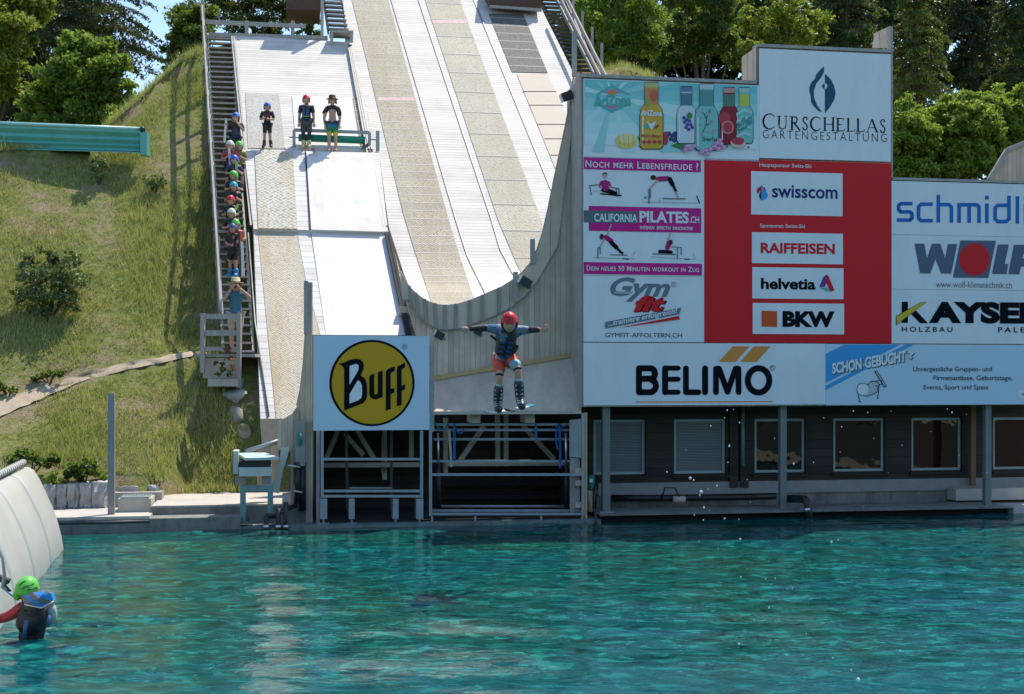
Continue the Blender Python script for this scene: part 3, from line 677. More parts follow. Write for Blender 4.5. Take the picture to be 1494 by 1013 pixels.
# ------------------------------------------------------------------ advertising boards
TF = -.026
_tc = {}
def text_geo(body, bold=0.0, shear=0.0, small=None, spacing=1.0):
    key = (body, bold, shear, small, spacing)
    if key not in _tc:
        c = bpy.data.curves.new('lettering', 'FONT'); c.body = body; c.size = 1; c.offset = bold; c.shear = shear; c.space_character = spacing
        c.resolution_u = 4
        if small:
            c.small_caps_scale = small
            up = True
            for i, ch in enumerate(body):
                if ch.islower(): c.body_format[i].use_small_caps = True
        o = bpy.data.objects.new('lettering', c); COL.objects.link(o)
        dg = bpy.context.evaluated_depsgraph_get(); me = bpy.data.meshes.new_from_object(o.evaluated_get(dg))
        v = np.array([tuple(p.co)[:2] for p in me.vertices]); f = [tuple(p.vertices) for p in me.polygons]
        bpy.data.objects.remove(o); bpy.data.curves.remove(c); bpy.data.meshes.remove(me)
        _tc[key] = (v, f)
    return _tc[key]
class Art:
    """flat print on a board; pixel-measured outline points are carried onto the board's own plane"""
    def __init__(self, t=TF): self.mb = MB(); self.t = t; self.k = 0
    def P(self, x, y, layer): return fp(x, y, self.t - layer * .0035 - self.k * .00035)
    def poly(self, m, pts, layer=1):
        self.k = (self.k + 1) % 9
        self.mb.poly([self.P(x, y, layer) for x, y in pts][::-1], m)
    def ell(self, m, x, y, rx, ry=None, layer=1, n=40, rot=0):
        ry = ry or rx; c, s = math.cos(rot), math.sin(rot)
        self.poly(m, [(x + rx * math.cos(a) * c - ry * math.sin(a) * s, y + rx * math.cos(a) * s + ry * math.sin(a) * c) for a in [2 * math.pi * i / n for i in range(n)]], layer)
    def ring(self, m, x, y, r, w, layer=1, n=24):
        self.k = (self.k + 1) % 9; vs = []
        for i in range(n):
            a = 2 * math.pi * i / n
            for q in (r, r - w): vs.append(self.P(x + q * math.cos(a), y + q * math.sin(a), layer))
        self.mb.add(vs, [(2 * i, 2 * i + 1, (2 * i + 3) % (2 * n), (2 * i + 2) % (2 * n)) for i in range(n)], m)
    def rect(self, m, x0, y0, x1, y1, layer=1, follow=True):
        """edges follow the board's own horizontal; y measured at x0"""
        d0 = (YH - y0) / DV * (x1 - x0); d1 = (YH - y1) / DV * (x1 - x0)
        if not follow: d0 = d1 = 0
        self.poly(m, [(x0, y0), (x1, y0 + d0), (x1, y1 + d1), (x0, y1)], layer)
    def line(self, m, pts, w, layer=1, cap=True, closed=False):
        if closed: pts = list(pts) + [pts[0]]
        for (a, b) in zip(pts[:-1], pts[1:]):
            dx, dy = b[0] - a[0], b[1] - a[1]; L = math.hypot(dx, dy) or 1e-6; nx, ny = -dy / L * w / 2, dx / L * w / 2
            self.poly(m, [(a[0] + nx, a[1] + ny), (b[0] + nx, b[1] + ny), (b[0] - nx, b[1] - ny), (a[0] - nx, a[1] - ny)], layer)
        if cap:
            for p in pts: self.ell(m, p[0], p[1], w / 2, None, layer, 10)
    def text(self, m, body, x0, x1, y0, y1, layer=1, bold=0.0, shear=0.0, small=None, spacing=1.0, slope=None):
        v, f = text_geo(body, bold, shear, small, spacing)
        mn, mx = v.min(0), v.max(0); u = (v - mn) / (mx - mn)
        xs = x0 + u[:, 0] * (x1 - x0); yc = (y0 + y1) / 2
        sl = (YH - yc) / DV if slope is None else slope
        ys = y1 + u[:, 1] * (y0 - y1) + (xs - (x0 + x1) / 2) * sl
        self.k = (self.k + 1) % 9
        self.mb.add([self.P(a, b, layer) for a, b in zip(xs, ys)], f, m)
    def reg(self, m, x, y, r, layer=1):
        self.ring(m, x, y, r, max(.6, r * .16), layer); self.text(m, 'R', x - r * .42, x + r * .42, y - r * .55, y + r * .5, layer)
    def build(self, name, parent): return self.mb.build(name, parent)
def board(label, x0, x1, yt, yb, mt=None, t0=-.024, t1=.047, g=.003):
    mb = MB(); mb.boxS(s_at(x0) + g, s_at(x1) - g, t0, t1, z_at(x0, yb) + g, z_at(x0, yt) - g, mt or M['sign'])
    o = mb.build('advertising_board', loc=fp((x0 + x1) / 2, (yt + yb) / 2, 0)); tag(o, label, 'sign', 'advertising boards on the clubhouse wall'); return o
WHT = M['sign']; INK = M['ink']
# --- drinks board
b = board('turquoise board showing five tall drink bottles and fruit, above the pilates board', 851, 1107, 115, 229)
A = Art()
grad = [(.20, .56, .56), (.26, .60, .60), (.34, .66, .65), (.45, .73, .72), (.56, .77, .76), (.66, .79, .79)]
GM = [paint('aqua_fade_print', c) for c in grad]
ys_ = [116, 128, 143, 160, 178, 195, 211]
for i in range(6): A.rect(GM[i], 853, ys_[i], 1105, ys_[i + 1], 1)
cx_, cy_ = 893, 140
for i in range(12):
    a = math.radians(2 + i * 30 + 6); r = 150; pts = [(cx_, cy_)]
    for da in (0, .2):
        x, y = cx_ + math.cos(a + da) * r, cy_ + math.sin(a + da) * r
        k = min(1, ((854 if x < cx_ else 1010) - cx_) / (x - cx_) if abs(x - cx_) > 1 else 9, ((120 if y < cy_ else 222) - cy_) / (y - cy_) if abs(y - cy_) > 1 else 9)
        pts.append((cx_ + (x - cx_) * k, cy_ + (y - cy_) * k))
    A.poly(M['aqua2'] if i % 2 else GM[4], pts, 2)
A.build('printed_background', b)
A = Art()
pk = paint('rose_print', (.66, .22, .40)); tq = paint('turquoise_print', (.08, .46, .42))
A.poly(pk, [(893, 128), (907, 136), (880, 136)], 3); A.poly(pk, [(893, 161), (907, 153), (880, 153)], 3)
A.poly(tq, [(868, 138), (893, 124), (920, 138), (914, 138), (893, 129), (874, 138)], 3); A.poly(tq, [(868, 152), (893, 165), (920, 152), (914, 152), (893, 160), (874, 152)], 3)
A.ell(M['orange'], 893, 135.5, 6, 3, 4)
A.text(tq, 'AriZona', 867, 921, 138, 155, 5, bold=.03, slope=-.03)
A.ell(paint('cut_mango_print', (.74, .60, .16)), 914, 206, 16, 11, 4); A.ell(paint('mango_light_print', (.78, .70, .34)), 915, 202, 13, 7, 5)
for i in range(4): A.line(M['orange'], [(903 + i * 7, 197), (905 + i * 6, 213)], .7, 6, False)
lf = paint('printed_leaf_green', (.07, .22, .07)); flw = paint('blossom_print', (.62, .26, .50)); berry = paint('berry_print', (.05, .07, .20)); pom = paint('pomegranate_print', (.48, .06, .08))
A.poly(lf, [(932, 206), (930, 198), (936, 202), (938, 212)], 5)
A.poly(lf, [(978, 213), (988, 208), (1002, 210), (996, 219)], 5); A.poly(lf, [(1052, 210), (1063, 208), (1062, 215), (1055, 216)], 5)
for (x, y) in [(976, 195), (981, 198), (985, 195), (979, 203), (984, 205), (973, 199), (987, 200)]: A.ell(berry, x, y, 3.2, None, 5, 12)
def bottle(xc, w, yt, yb, body, cap, neck, txt=None, lay=6, tm=None):
    nw = w * .29; sh = yt + (yb - yt) * .33; h = w / 2
    out = [(xc - nw, yt), (xc + nw, yt), (xc + nw, sh), (xc + h * .9, sh + h * .38), (xc + h, sh + h * .9), (xc + h, yb - 4), (xc + h * .8, yb), (xc - h * .8, yb), (xc - h, yb - 4), (xc - h, sh + h * .9), (xc - h * .9, sh + h * .38), (xc - nw, sh)]
    A.poly(INK, [(xc + (x - xc) * 1.06, y + (1 if y > sh else -1)) for x, y in out], lay); A.poly(body, out, lay + 1)
    A.poly(neck, [(xc - nw, yt + 9), (xc + nw, yt + 9), (xc + nw, sh), (xc - nw, sh)], lay + 2); A.poly(cap, [(xc - nw * 1.04, yt), (xc + nw * 1.04, yt), (xc + nw * 1.04, yt + 7), (xc - nw * 1.04, yt + 7)], lay + 2)
    A.poly(paint('printed_highlight', (.78, .80, .80)), [(xc - h * .82, sh + h), (xc - h * .70, sh + h), (xc - h * .70, yb - 6), (xc - h * .82, yb - 6)], lay + 3)
yel = paint('mango_yellow_print', (.66, .40, .06)); peach = paint('peach_print', (.66, .26, .10))
bottle(950.5, 33, 120.5, 217, yel, paint('cap_gold_print', (.50, .50, .22)), peach, lay=6)
A.ell(paint('fruit_green_print', (.35, .40, .08)), 946, 149, 4, 7, 10); A.ell(paint('fruit_red_print', (.62, .14, .08)), 954, 140, 6, 8, 10)
A.text(WHT, 'AriZona', 935, 966, 161, 169.5, 11, bold=.04); A.poly(WHT, [(943, 176), (950, 181), (958, 176), (954, 184), (950.5, 190), (947, 184)], 11)
A.poly(tq, [(940, 181), (947, 185), (946, 188), (940, 185)], 11); A.poly(pom, [(961, 181), (955, 185), (956, 188), (961, 185)], 11)
A.text(pom, 'Mucho Mango', 936, 965, 196, 202, 11, bold=.01)
for i in range(4): A.poly(pom, [(936 + i * 7.6, 207), (940 + i * 7.6, 203.5), (943 + i * 7.6, 207), (940 + i * 7.6, 211)], 11)
silver = paint('silver_label_print', (.60, .66, .70)); teal = paint('mint_label_print', (.22, .55, .48)); maroon = paint('maroon_label_print', (.27, .03, .04))
bottle(1001.5, 27, 127, 209, silver, paint('cap_blue_print', (.16, .22, .32)), paint('neck_green_print', (.10, .22, .26)), lay=6)
for (x, y) in [(998, 172), (1002, 175), (1006, 177), (999, 178), (1003, 182), (1008, 182), (1001, 186), (1005, 189), (1010, 186)]: A.ell(paint('grape_print', (.09, .08, .34)), x, y, 2.6, None, 10, 10)
A.ell(lf, 1006, 169, 4, 5, 10)
bottle(1064, 27, 128.5, 210, maroon, paint('cap_rose_print', (.56, .30, .28)), paint('neck_pattern_print', (.10, .22, .16)), lay=6)
A.ell(pom, 1057, 172, 9, 9, 10); A.ell(paint('pomegranate_flesh_print', (.62, .22, .22)), 1062, 186, 9, 10, 11); A.ell(pom, 1062, 186, 6.5, 7.5, 12)
bottle(1086, 25, 128.5, 209, teal, paint('cap_mint_print', (.34, .58, .56)), paint('lemon_neck_print', (.52, .56, .10)), lay=5)
for i in range(4): A.poly(M['aqua2'], [(1074.5, 165 + i * 11), (1086, 158 + i * 11), (1097, 163 + i * 11), (1097, 168 + i * 11), (1086, 163 + i * 11), (1074.5, 170 + i * 11)], 9)
A.text(paint('aqua_letter_print', (.05, .30, .32)), 'AriZona', 1074, 1097, 171, 189, 11, bold=.02, slope=-.75)
bottle(1031, 33, 123, 219, teal, paint('cap_pale_print', (.5, .62, .62)), paint('neck_floral_print', (.12, .30, .28)), lay=9)
A.line(paint('branch_print', (.10, .06, .06)), [(1024, 196), (1030, 184), (1031, 172), (1036, 160)], 1.0, 14); A.line(M['ink'], [(1030, 184), (1039, 176)], .8, 14); A.line(M['ink'], [(1031, 174), (1026, 164)], .8, 14)
for (x, y) in [(1036, 159), (1038, 164), (1033, 167), (1026, 163), (1039, 176), (1036, 180), (1042, 190), (1040, 194), (1023, 172), (1021, 182), (1034, 192), (1025, 196)]: A.ell(flw, x, y, 1.7, None, 15, 8)
A.text(INK, 'GreenTea', 1025, 1046, 200, 206, 15, bold=.005)
for (x, y) in [(1002, 214), (1008, 217), (1000, 219), (1012, 213), (1030, 220), (1024, 222), (1036, 218), (1042, 214), (1048, 217), (1052, 210), (1046, 209), (1056, 215), (1050, 205), (1032, 225)]: A.ell(flw, x, y, 4, 3.2, 16, 9); A.ell(paint('petal_light_print', (.72, .48, .62)), x + 1, y - .6, 1.8, 1.4, 17, 7)
A.ell(paint('fruit_rind_print', (.72, .50, .42)), 1077, 209, 11, 7, 16); A.ell(pom, 1077, 206, 9, 5.5, 17); A.ell(pom, 1092, 215, 1.6, 1.4, 16); A.ell(pom, 971, 202, 4, 10, 5)
A.build('printed_picture', b)
# --- garden design board
b = board('tall white board with dark blue flame leaf emblem over spaced serif lettering', 1107, 1299, 71, 231)
A = Art(); k = 404 / 1494.0
def z8(p): return [(1090 + x * k, 20 + y * k * 260 / 260.) for x, y in p]
A.poly(M['petrol'], z8([(416, 283), (415, 315), (400, 345), (375, 375), (360, 415), (362, 455), (378, 495), (405, 533), (385, 525), (360, 500), (345, 475), (344, 445), (336, 420), (337, 395), (348, 370), (366, 352), (372, 330), (390, 308)]), 1)
A.poly(M['petrol'], z8([(420, 325), (450, 352), (470, 390), (478, 430), (470, 465), (450, 500), (420, 538)]), 1)
A.ell(WHT, 1090 + 419 * k, 20 + 391 * k, 14 * k, 15 * k, 2); A.poly(M['petrol'], [(1090 + 419 * k, 20 + 378 * k), (1090 + 412 * k, 20 + 378 * k), (1090 + 405 * k, 20 + 391 * k), (1090 + 412 * k, 20 + 404 * k), (1090 + 419 * k, 20 + 404 * k)], 3)
A.build('emblem', b)
A = Art()
def serif(word, x0, x1, yt, yb, first=1.18, m=INK):
    """thin and thick stroke capitals with serifs"""
    G = {'C': (.9, [('a', .5, .5, .46, .5, 40, 320)]), 'U': (.95, [('s', .2, 1, .2, .35, .11), ('c', [(.2, .35), (.23, .12), (.45, .0), (.68, .1), (.74, .35)], .06), ('s', .74, .35, .74, 1, .045), ('h', .2, 1), ('h', .74, 1)]),
         'R': (.85, [('s', .22, 0, .22, 1, .12), ('c', [(.22, .97), (.55, .98), (.68, .78), (.58, .55), (.22, .5)], .07), ('s', .42, .5, .92, -.08, .10), ('h', .22, 0), ('h', .15, 1)]),
         'S': (.65, [('c', [(.68, .82), (.6, .97), (.4, 1), (.22, .85), (.28, .66), (.6, .42), (.72, .22), (.58, .02), (.35, .0), (.2, .18)], .075)]),
         'H': (1.0, [('s', .2, 0, .2, 1, .11), ('s', .8, 0, .8, 1, .11), ('s', .2, .5, .8, .5, .045), ('h', .2, 0), ('h', .2, 1), ('h', .8, 0), ('h', .8, 1)]),
         'E': (.75, [('s', .2, 0, .2, 1, .11), ('s', .2, .98, .78, .98, .05), ('s', .2, .52, .62, .52, .045), ('s', .2, .02, .82, .02, .05), ('s', .77, .98, .77, .82, .04), ('s', .82, .02, .84, .2, .04), ('h', .15, 0), ('h', .15, 1)]),
         'L': (.72, [('s', .22, 0, .22, 1, .11), ('s', .2, .02, .84, .02, .05), ('s', .84, .02, .88, .2, .04), ('h', .2, 1), ('h', .15, 0)]),
         'A': (.95, [('s', .12, 0, .48, 1, .045), ('s', .48, 1, .86, 0, .11), ('s', .24, .34, .72, .34, .04), ('h', .12, 0), ('h', .86, 0)])}
    tot = sum(G[c][0] for c in word) + .15; U = (x1 - x0) / tot; x = x0
    for i, c in enumerate(word):
        w, parts = G[c]; sw = U * (w + (.15 if i == 0 else 0)); H = (yb - yt); top = yt - (H * .12 if i == 0 else 0)
        dy = (x - (x0 + x1) / 2) * (YH - (yt + yb) / 2) / DV
        def q(u, v): return (x + u * sw, yb + dy - v * (yb - top))
        for p in parts:
            if p[0] == 's': A.line(m, [q(p[1], p[2]), q(p[3], p[4])], p[5] * H * 1.15, 1, False)
            elif p[0] == 'c': A.line(m, [q(*z) for z in p[1]], p[2] * H * 1.15, 1, True)
            elif p[0] == 'h': A.line(m, [q(p[1] - .14, p[2]), q(p[1] + .14, p[2])], H * .05, 1, False)
            else:
                pts = [q(.52 + .44 * math.cos(math.radians(a)), .5 + .52 * math.sin(math.radians(a))) for a in range(42, 325, 12)]
                for j, (a_, b__) in enumerate(zip(pts[:-1], pts[1:])): A.line(m, [a_, b__], H * (.05 + .09 * math.sin(math.pi * (j + .5) / len(pts)) ** 2), 1, True)
        x += sw
serif('CURSCHELLAS', 1112, 1295, 172, 191)
A.text(INK, 'GARTENGESTALTUNG', 1113, 1294, 192.5, 204.5, 1, bold=-.018, spacing=1.35)
A.build('lettering', b)
# --- pilates board
b = board('white and magenta pilates board with four exercise photos below the drinks board', 851, 1027, 229, 402)
A = Art(); MG = M['magenta']
A.rect(MG, 851.5, 229.5, 1022.5, 247); A.text(WHT, 'Noch mehr Lebensfreude ?', 854, 1019, 236, 246.5, 2, bold=.012, small=.8, spacing=1.1)
A.rect(MG, 859, 300.5, 1023, 337); A.rect(M['slate'], 851.5, 307, 931, 324.5, 2)
A.text(WHT, 'CALIFORNIA', 867, 930, 312, 324, 3, bold=.022); A.text(WHT, 'PILATES', 933, 1005, 308.5, 325.5, 3, bold=.035); A.text(WHT, '.CH', 1006, 1020, 316, 325.5, 3, bold=.02)
A.text(WHT, 'INTENSIV  EFFECTIV  INNOVATIVE', 934, 1011, 330.5, 335.5, 3, bold=.02)
A.rect(MG, 851.5, 382.5, 1024, 400); A.text(WHT, 'Dein neues 50 Minuten workout in Zug', 856, 1020, 388.5, 396, 2, bold=.012, small=.8, spacing=1.1)
A.build('lettering', b)
A = Art(); sk = paint('printed_skin', (.56, .36, .26)); SH = paint('printed_magenta_shirt', (.42, .02, .16)); GR = paint('printed_grey_apparatus', (.20, .20, .21)); hr_ = paint('printed_dark_hair', (.05, .03, .02))
k5 = 200 / 1013.0
def z5(*p): return [(840 + x * k5, 220 + y * k5) for x, y in p]
def fig(lines, heads):
    for m, w, pts in lines: A.line(m, z5(*pts), w * k5, 2)
    for m, x, y, rx, ry in heads: A.ell(m, 840 + x * k5, 220 + y * k5, rx * k5, ry * k5, 4, 16)
fig([(INK, 34, [(205, 290), (250, 300), (290, 318)]), (SH, 50, [(216, 240), (222, 275)]), (SH, 26, [(192, 235), (183, 262)]), (sk, 13, [(183, 265), (215, 262)]), (sk, 13, [(240, 262), (250, 270)]), (SH, 22, [(242, 235), (250, 258)]),
     (GR, 8, [(115, 325), (103, 258), (170, 252)]), (GR, 9, [(255, 268), (318, 282), (322, 335)]), (GR, 9, [(300, 280), (306, 338)]), (INK, 10, [(185, 318), (335, 332)]), (GR, 3, [(130, 300), (190, 296)])], [(hr_, 216, 176, 17, 17), (sk, 216, 186, 13, 17)])
A.build('exercise_picture', b); A = Art()
fig([(SH, 38, [(610, 210), (680, 206)]), (INK, 34, [(695, 210), (715, 250)]), (INK, 20, [(715, 245), (740, 300)]), (sk, 12, [(738, 305), (755, 345)]), (sk, 13, [(605, 220), (548, 280)]), (GR, 12, [(543, 285), (541, 385)]), (GR, 8, [(552, 285), (553, 345)]), (GR, 10, [(648, 354), (808, 356)]), (GR, 3, [(490, 380), (900, 388)]), (INK, 8, [(895, 335), (915, 388)]), (GR, 3, [(618, 350), (618, 380)])], [(hr_, 573, 198, 20, 18), (GR, 515, 347, 10, 8)])
A.build('exercise_picture', b); A = Art()
fig([(SH, 36, [(225, 640), (262, 668)]), (INK, 32, [(265, 680), (300, 715)]), (INK, 18, [(300, 715), (335, 752)]), (sk, 11, [(232, 625), (262, 545)]), (sk, 11, [(208, 660), (178, 712)]), (GR, 9, [(163, 795), (164, 718), (180, 718), (182, 762)]), (GR, 8, [(255, 770), (380, 772)]), (GR, 3, [(130, 790), (440, 800)]), (INK, 8, [(350, 798), (390, 802)]), (GR, 3, [(420, 780), (440, 745)])], [(hr_, 192, 636, 15, 22), (sk, 200, 628, 10, 12), (INK, 345, 757, 9, 9)])
A.build('exercise_picture', b); A = Art()
fig([(SH, 36, [(690, 680), (678, 718)]), (INK, 26, [(622, 745), (705, 750)]), (sk, 11, [(682, 660), (700, 612)]), (sk, 11, [(708, 710), (745, 712)]), (GR, 8, [(750, 800), (752, 716), (780, 716), (780, 768)]), (GR, 9, [(570, 762), (735, 768)]), (GR, 3, [(555, 785), (880, 802)]), (INK, 8, [(808, 802), (840, 802)]), (GR, 3, [(865, 758), (885, 795)])], [(hr_, 702, 676, 15, 19)])
A.build('exercise_picture', b)
# --- gym board
b = board('white board with grey and red slanted gym lettering under the pilates board', 851, 1027, 402, 499)
A = Art(); GG = paint('steel_grey_print', (.16, .20, .23)); GL = paint('light_steel_print', (.38, .43, .46))
A.text(GG, 'Gym', 890, 978, 405, 441, 1, bold=.035, shear=.35, slope=.02)
A.poly(GL, [(897, 425), (924, 425.5), (921, 429), (895, 428.5)], 2)
A.text(INK, 'fit', 925.5, 973.5, 432.5, 456, 2, bold=.05, shear=.3, slope=-.02); A.text(M['red'], 'fit', 924, 971.5, 431.5, 455, 3, bold=.05, shear=.3, slope=-.02)
A.poly(GG, [(883, 470), (994.5, 449), (991, 458.5), (883, 479.5)], 4); A.poly(M['red'], [(903, 478.5), (991, 461), (992, 466)], 4)
A.text(WHT, '...trainiere erfolgreich!', 887, 988, 459, 469, 5, bold=.02, shear=.15, slope=-.19)
A.text(INK, 'GYMFIT-AFFOLTERN.CH', 883, 995, 486, 492.5, 1, bold=-.005)
A.reg(GG, 983, 415.5, 4)
A.build('lettering', b)
# --- red sponsors board
b = board('large red board with four white sponsor fields stacked down its middle', 1027, 1300, 231, 500, M['red'])
k7 = 290 / 1013.0
def q7(x, y): return 1020 + x * k7, 220 + y * k7
A = Art()
for (x0, y0, x1, y1) in ((265, 104, 731, 325), (269, 415, 733, 573), (271, 593, 736, 753), (273, 776, 739, 934)):
    a = q7(x0, y0); c = q7(x1, y1); A.rect(WHT, a[0], a[1], c[0], c[1], 1)
A.poly(paint('seam_shadow', (.35, .03, .03)), [(1027.5, 364.6), (1299.5, 369.4), (1299.5, 370.2), (1027.5, 365.4)], 1) if False else None
A.build('white_fields', b)
A = Art()
A.text(WHT, 'Hauptsponsor Swiss-Ski', *[q7(307, 0)[0], q7(571, 0)[0], q7(0, 65)[1], q7(0, 91)[1]], 1, bold=.005)
A.text(WHT, 'Sponsoren Swiss-Ski', q7(311, 0)[0], q7(539, 0)[0], q7(0, 374)[1], q7(0, 399)[1], 1, bold=.005)
A.text(M['navy'], 'swisscom', q7(372, 0)[0], q7(706, 0)[0], q7(0, 177)[1], q7(0, 243)[1], 2, bold=.02)
A.text(M['red'], 'RAIFFEISEN', q7(314, 0)[0], q7(692, 0)[0], q7(0, 471)[1], q7(0, 526)[1], 2, bold=.035)
A.text(INK, 'helvetia', q7(315, 0)[0], q7(594, 0)[0], q7(0, 650)[1], q7(0, 708)[1], 2, bold=.035)
A.text(INK, 'BKW', q7(425, 0)[0], q7(691, 0)[0], q7(0, 818)[1], q7(0, 900)[1], 2, bold=.06)
A.build('lettering', b)
A = Art(); P7 = lambda *p: [q7(x, y) for x, y in p]
A.poly(M['red'], P7((316, 180), (335, 188), (342, 205), (338, 215), (325, 205), (310, 205), (300, 222), (292, 210), (297, 192)), 2)
A.poly(M['lightblue'], P7((317, 172), (318, 254), (335, 250), (350, 236), (350, 220), (335, 200)), 3); A.poly(M['navy'], P7((317, 200), (317, 254), (308, 240), (306, 225)), 3)
A.poly(paint('violet_print', (.16, .05, .30)), P7((650, 631), (632, 645), (612, 695), (640, 695), (655, 660)), 2)
A.poly(M['red'], P7((650, 631), (660, 640), (690, 712), (668, 720), (645, 665)), 3); A.poly(tq, P7((610, 697), (652, 697), (675, 720), (650, 716)), 3)
A.poly(M['orange'], P7((318, 815), (398, 817), (398, 899), (318, 897)), 2); A.poly(paint('vermilion_print', (.64, .10, .03)), P7((320, 817), (396, 819), (396, 897), (320, 895)), 3)
A.build('emblem', b)
# --- three boards at the right
ks = 214 / 803.0
def qs(x, y): return 1280 + x * ks, 240 + y * 270 / 1013.0
b = board('white board with rounded blue lettering, uppermost at the right edge', 1300, 1560, 264, 342.5)
A = Art(); BLU = M['blue']; PS = lambda *p: [qs(x, y) for x, y in p]
def st_(pts, w=20 * ks, m=BLU): A.line(m, PS(*pts), w, 1, False)
def co_(pts, m=BLU, w=20 * ks):
    A.line(m, PS(*pts), w, 1, False)
    for p in PS(*pts[1:-1]): A.ell(m, p[0], p[1], w / 2, None, 1, 12)
co_([(193, 215), (130, 215), (117, 225), (117, 248), (130, 260), (178, 260), (190, 270), (190, 295), (178, 305), (106, 305)])
co_([(304, 218), (240, 218), (226, 232), (226, 294), (240, 308), (304, 308)])
st_([(334, 167), (334, 318)]); co_([(334, 220), (392, 220), (406, 234), (406, 319)])
st_([(448, 212), (448, 320)]); co_([(448, 221), (545, 221), (557, 233), (557, 321)]); st_([(503, 221), (503, 320)])
st_([(600, 214), (600, 322)]); st_([(600, 171), (600, 192)])
co_([(730, 224), (660, 224), (645, 238), (645, 300), (660, 313), (705, 313), (721, 298), (721, 172)])
st_([(767, 174), (767, 325)]); st_([(812, 216), (812, 326)]); st_([(812, 172), (812, 194)]); st_([(852, 216), (852, 326)]); co_([(852, 226), (900, 226), (915, 240), (915, 328)])
A.build('lettering', b)
b = board('white board with slanted blue grey lettering round a red disc', 1300, 1560, 342.5, 422)
A = Art(); BG = M['bluegrey']
A.poly(BG, PS((204, 434), (258, 434), (272, 515), (298, 434), (345, 434), (372, 515), (385, 436), (438, 436), (405, 598), (350, 598), (318, 520), (290, 598), (234, 597)), 1)
A.poly(BG, PS((455, 416), (650, 418), (608, 622), (413, 620)), 1); A.ell(M['red'], *qs(532, 520), 85 * ks, 89 * 270 / 1013., 2)
A.poly(BG, PS((660, 438), (720, 438), (698, 545), (716, 545), (708, 601), (627, 600)), 1)
A.poly(BG, PS((748, 440), (860, 440), (850, 490), (800, 490), (795, 515), (840, 515), (830, 560), (787, 560), (778, 602), (717, 601)), 1)
A.text(paint('mid_grey_print', (.20, .22, .25)), 'www.wolf-klimatechnik.ch', qs(320, 0)[0], qs(737, 0)[0], qs(0, 641)[1], qs(0, 676)[1], 1)
A.build('lettering', b)
b = board('white board with wide black lettering and yellow slash, lowest at the right edge', 1300, 1560, 422, 501.5)
A = Art()
A.poly(INK, PS((134, 752), (168, 752), (168, 868), (134, 868)), 1); A.poly(INK, PS((212, 800), (278, 870), (235, 870), (185, 820)), 1)
A.poly(M['ink'], PS((103, 830), (240, 753), (270, 753), (103, 882)), 2); A.poly(M['yellow'], PS((106, 832), (240, 755), (266, 755), (106, 876)), 3)
A.text(INK, 'AYSER', qs(282, 0)[0], qs(925, 0)[0], qs(0, 753)[1], qs(0, 872)[1], 1, bold=.06, spacing=1.02)
A.text(INK, 'HOLZBAU', qs(134, 0)[0], qs(412, 0)[0], qs(0, 889)[1], qs(0, 917)[1], 1, bold=.015, spacing=1.5); A.text(INK, 'PALETTEN', qs(662, 0)[0], qs(980, 0)[0], qs(0, 892)[1], qs(0, 920)[1], 1, bold=.015, spacing=1.5)
A.build('lettering', b)
# --- belimo board
b = board('wide white board with thick rounded black capitals, orange bars and orange underline', 851, 1204, 500, 592)
A = Art(); kb = 350 / 1494.0
def qb(x, y): return 850 + x * kb, 490 + y * kb
PB = lambda *p: [qb(x, y) for x, y in p]; W_ = 38 * kb
A.line(INK, PB((351, 203), (351, 352)), W_, 1); A.line(INK, PB((351, 203), (430, 203), (446, 215), (452, 235), (446, 258), (428, 268), (370, 268)), W_, 1); A.line(INK, PB((428, 274), (450, 288), (458, 312), (450, 337), (430, 352), (351, 352)), W_, 1)
A.line(INK, PB((514, 203), (514, 352)), W_, 1); 
for yy in (202, 271, 352): A.line(INK, PB((514, yy), (595, yy)), 32 * kb, 1)
A.line(INK, PB((644, 203), (644, 352), (722, 352)), W_ * .95, 1); A.line(INK, PB((763, 203), (763, 352)), W_, 1)
A.line(INK, PB((831, 352), (831, 205), (850, 205), (903, 350), (953, 205), (971, 205), (972, 352)), W_ * .95, 1)
A.line(INK, [qb(1096 + 67 * math.cos(a), 278 + 76 * math.sin(a)) for a in [i * math.pi / 16 for i in range(33)]], W_, 1)
A.reg(INK, *qb(1183, 200), 4); A.build('lettering', b)
A = Art(); A.poly(M['orange'], PB((936, 66), (1040, 66), (953, 163), (848, 163)), 1); A.poly(M['orange'], PB((1068, 66), (1171, 66), (1085, 163), (980, 163)), 1)
A.poly(M['orange'], PB((332, 409), (1184, 407), (1184, 413), (332, 416)), 1); A.build('emblem', b)
# --- booking board
b = board('pale blue board with slanting blue stripes and an upside down skier drawing', 1204, 1560, 502, 591.5, M['signblue'])
kg = 304 / 1494.0
def qg(x, y): return 1190 + x * kg, 490 + y * kg
PG = lambda *p: [qg(x, y) for x, y in p]
A = Art(); A.poly(M['lightblue'], PG((72, 130), (205, 64), (605, 64), (72, 340)), 1); A.poly(M['lightblue'], PG((645, 64), (703, 64), (72, 390), (72, 358)), 1)
A.build('printed_stripes', b)
A = Art(); OUT = paint('outline_slate_print', (.06, .10, .16))
for (t, x0, x1, ya, yb_) in (('SCHON', 117, 330, 178, 258), ('GEBUCHT', 352, 650, 128, 210), ('?', 660, 703, 112, 165)):
    for o, m_, l_ in ((6, OUT, 3), (0, WHT, 4)):
        a = qg(x0 + o, ya + o); c = qg(x1 + o, yb_ + o); A.text(m_, t, a[0] - (.5 if o else 0), c[0] + (.3 if o else 0), a[1] - (.3 if o else 0), c[1] + .2, l_, bold=.045 if not o else .065, slope=-.17 if t != '?' else -.1)
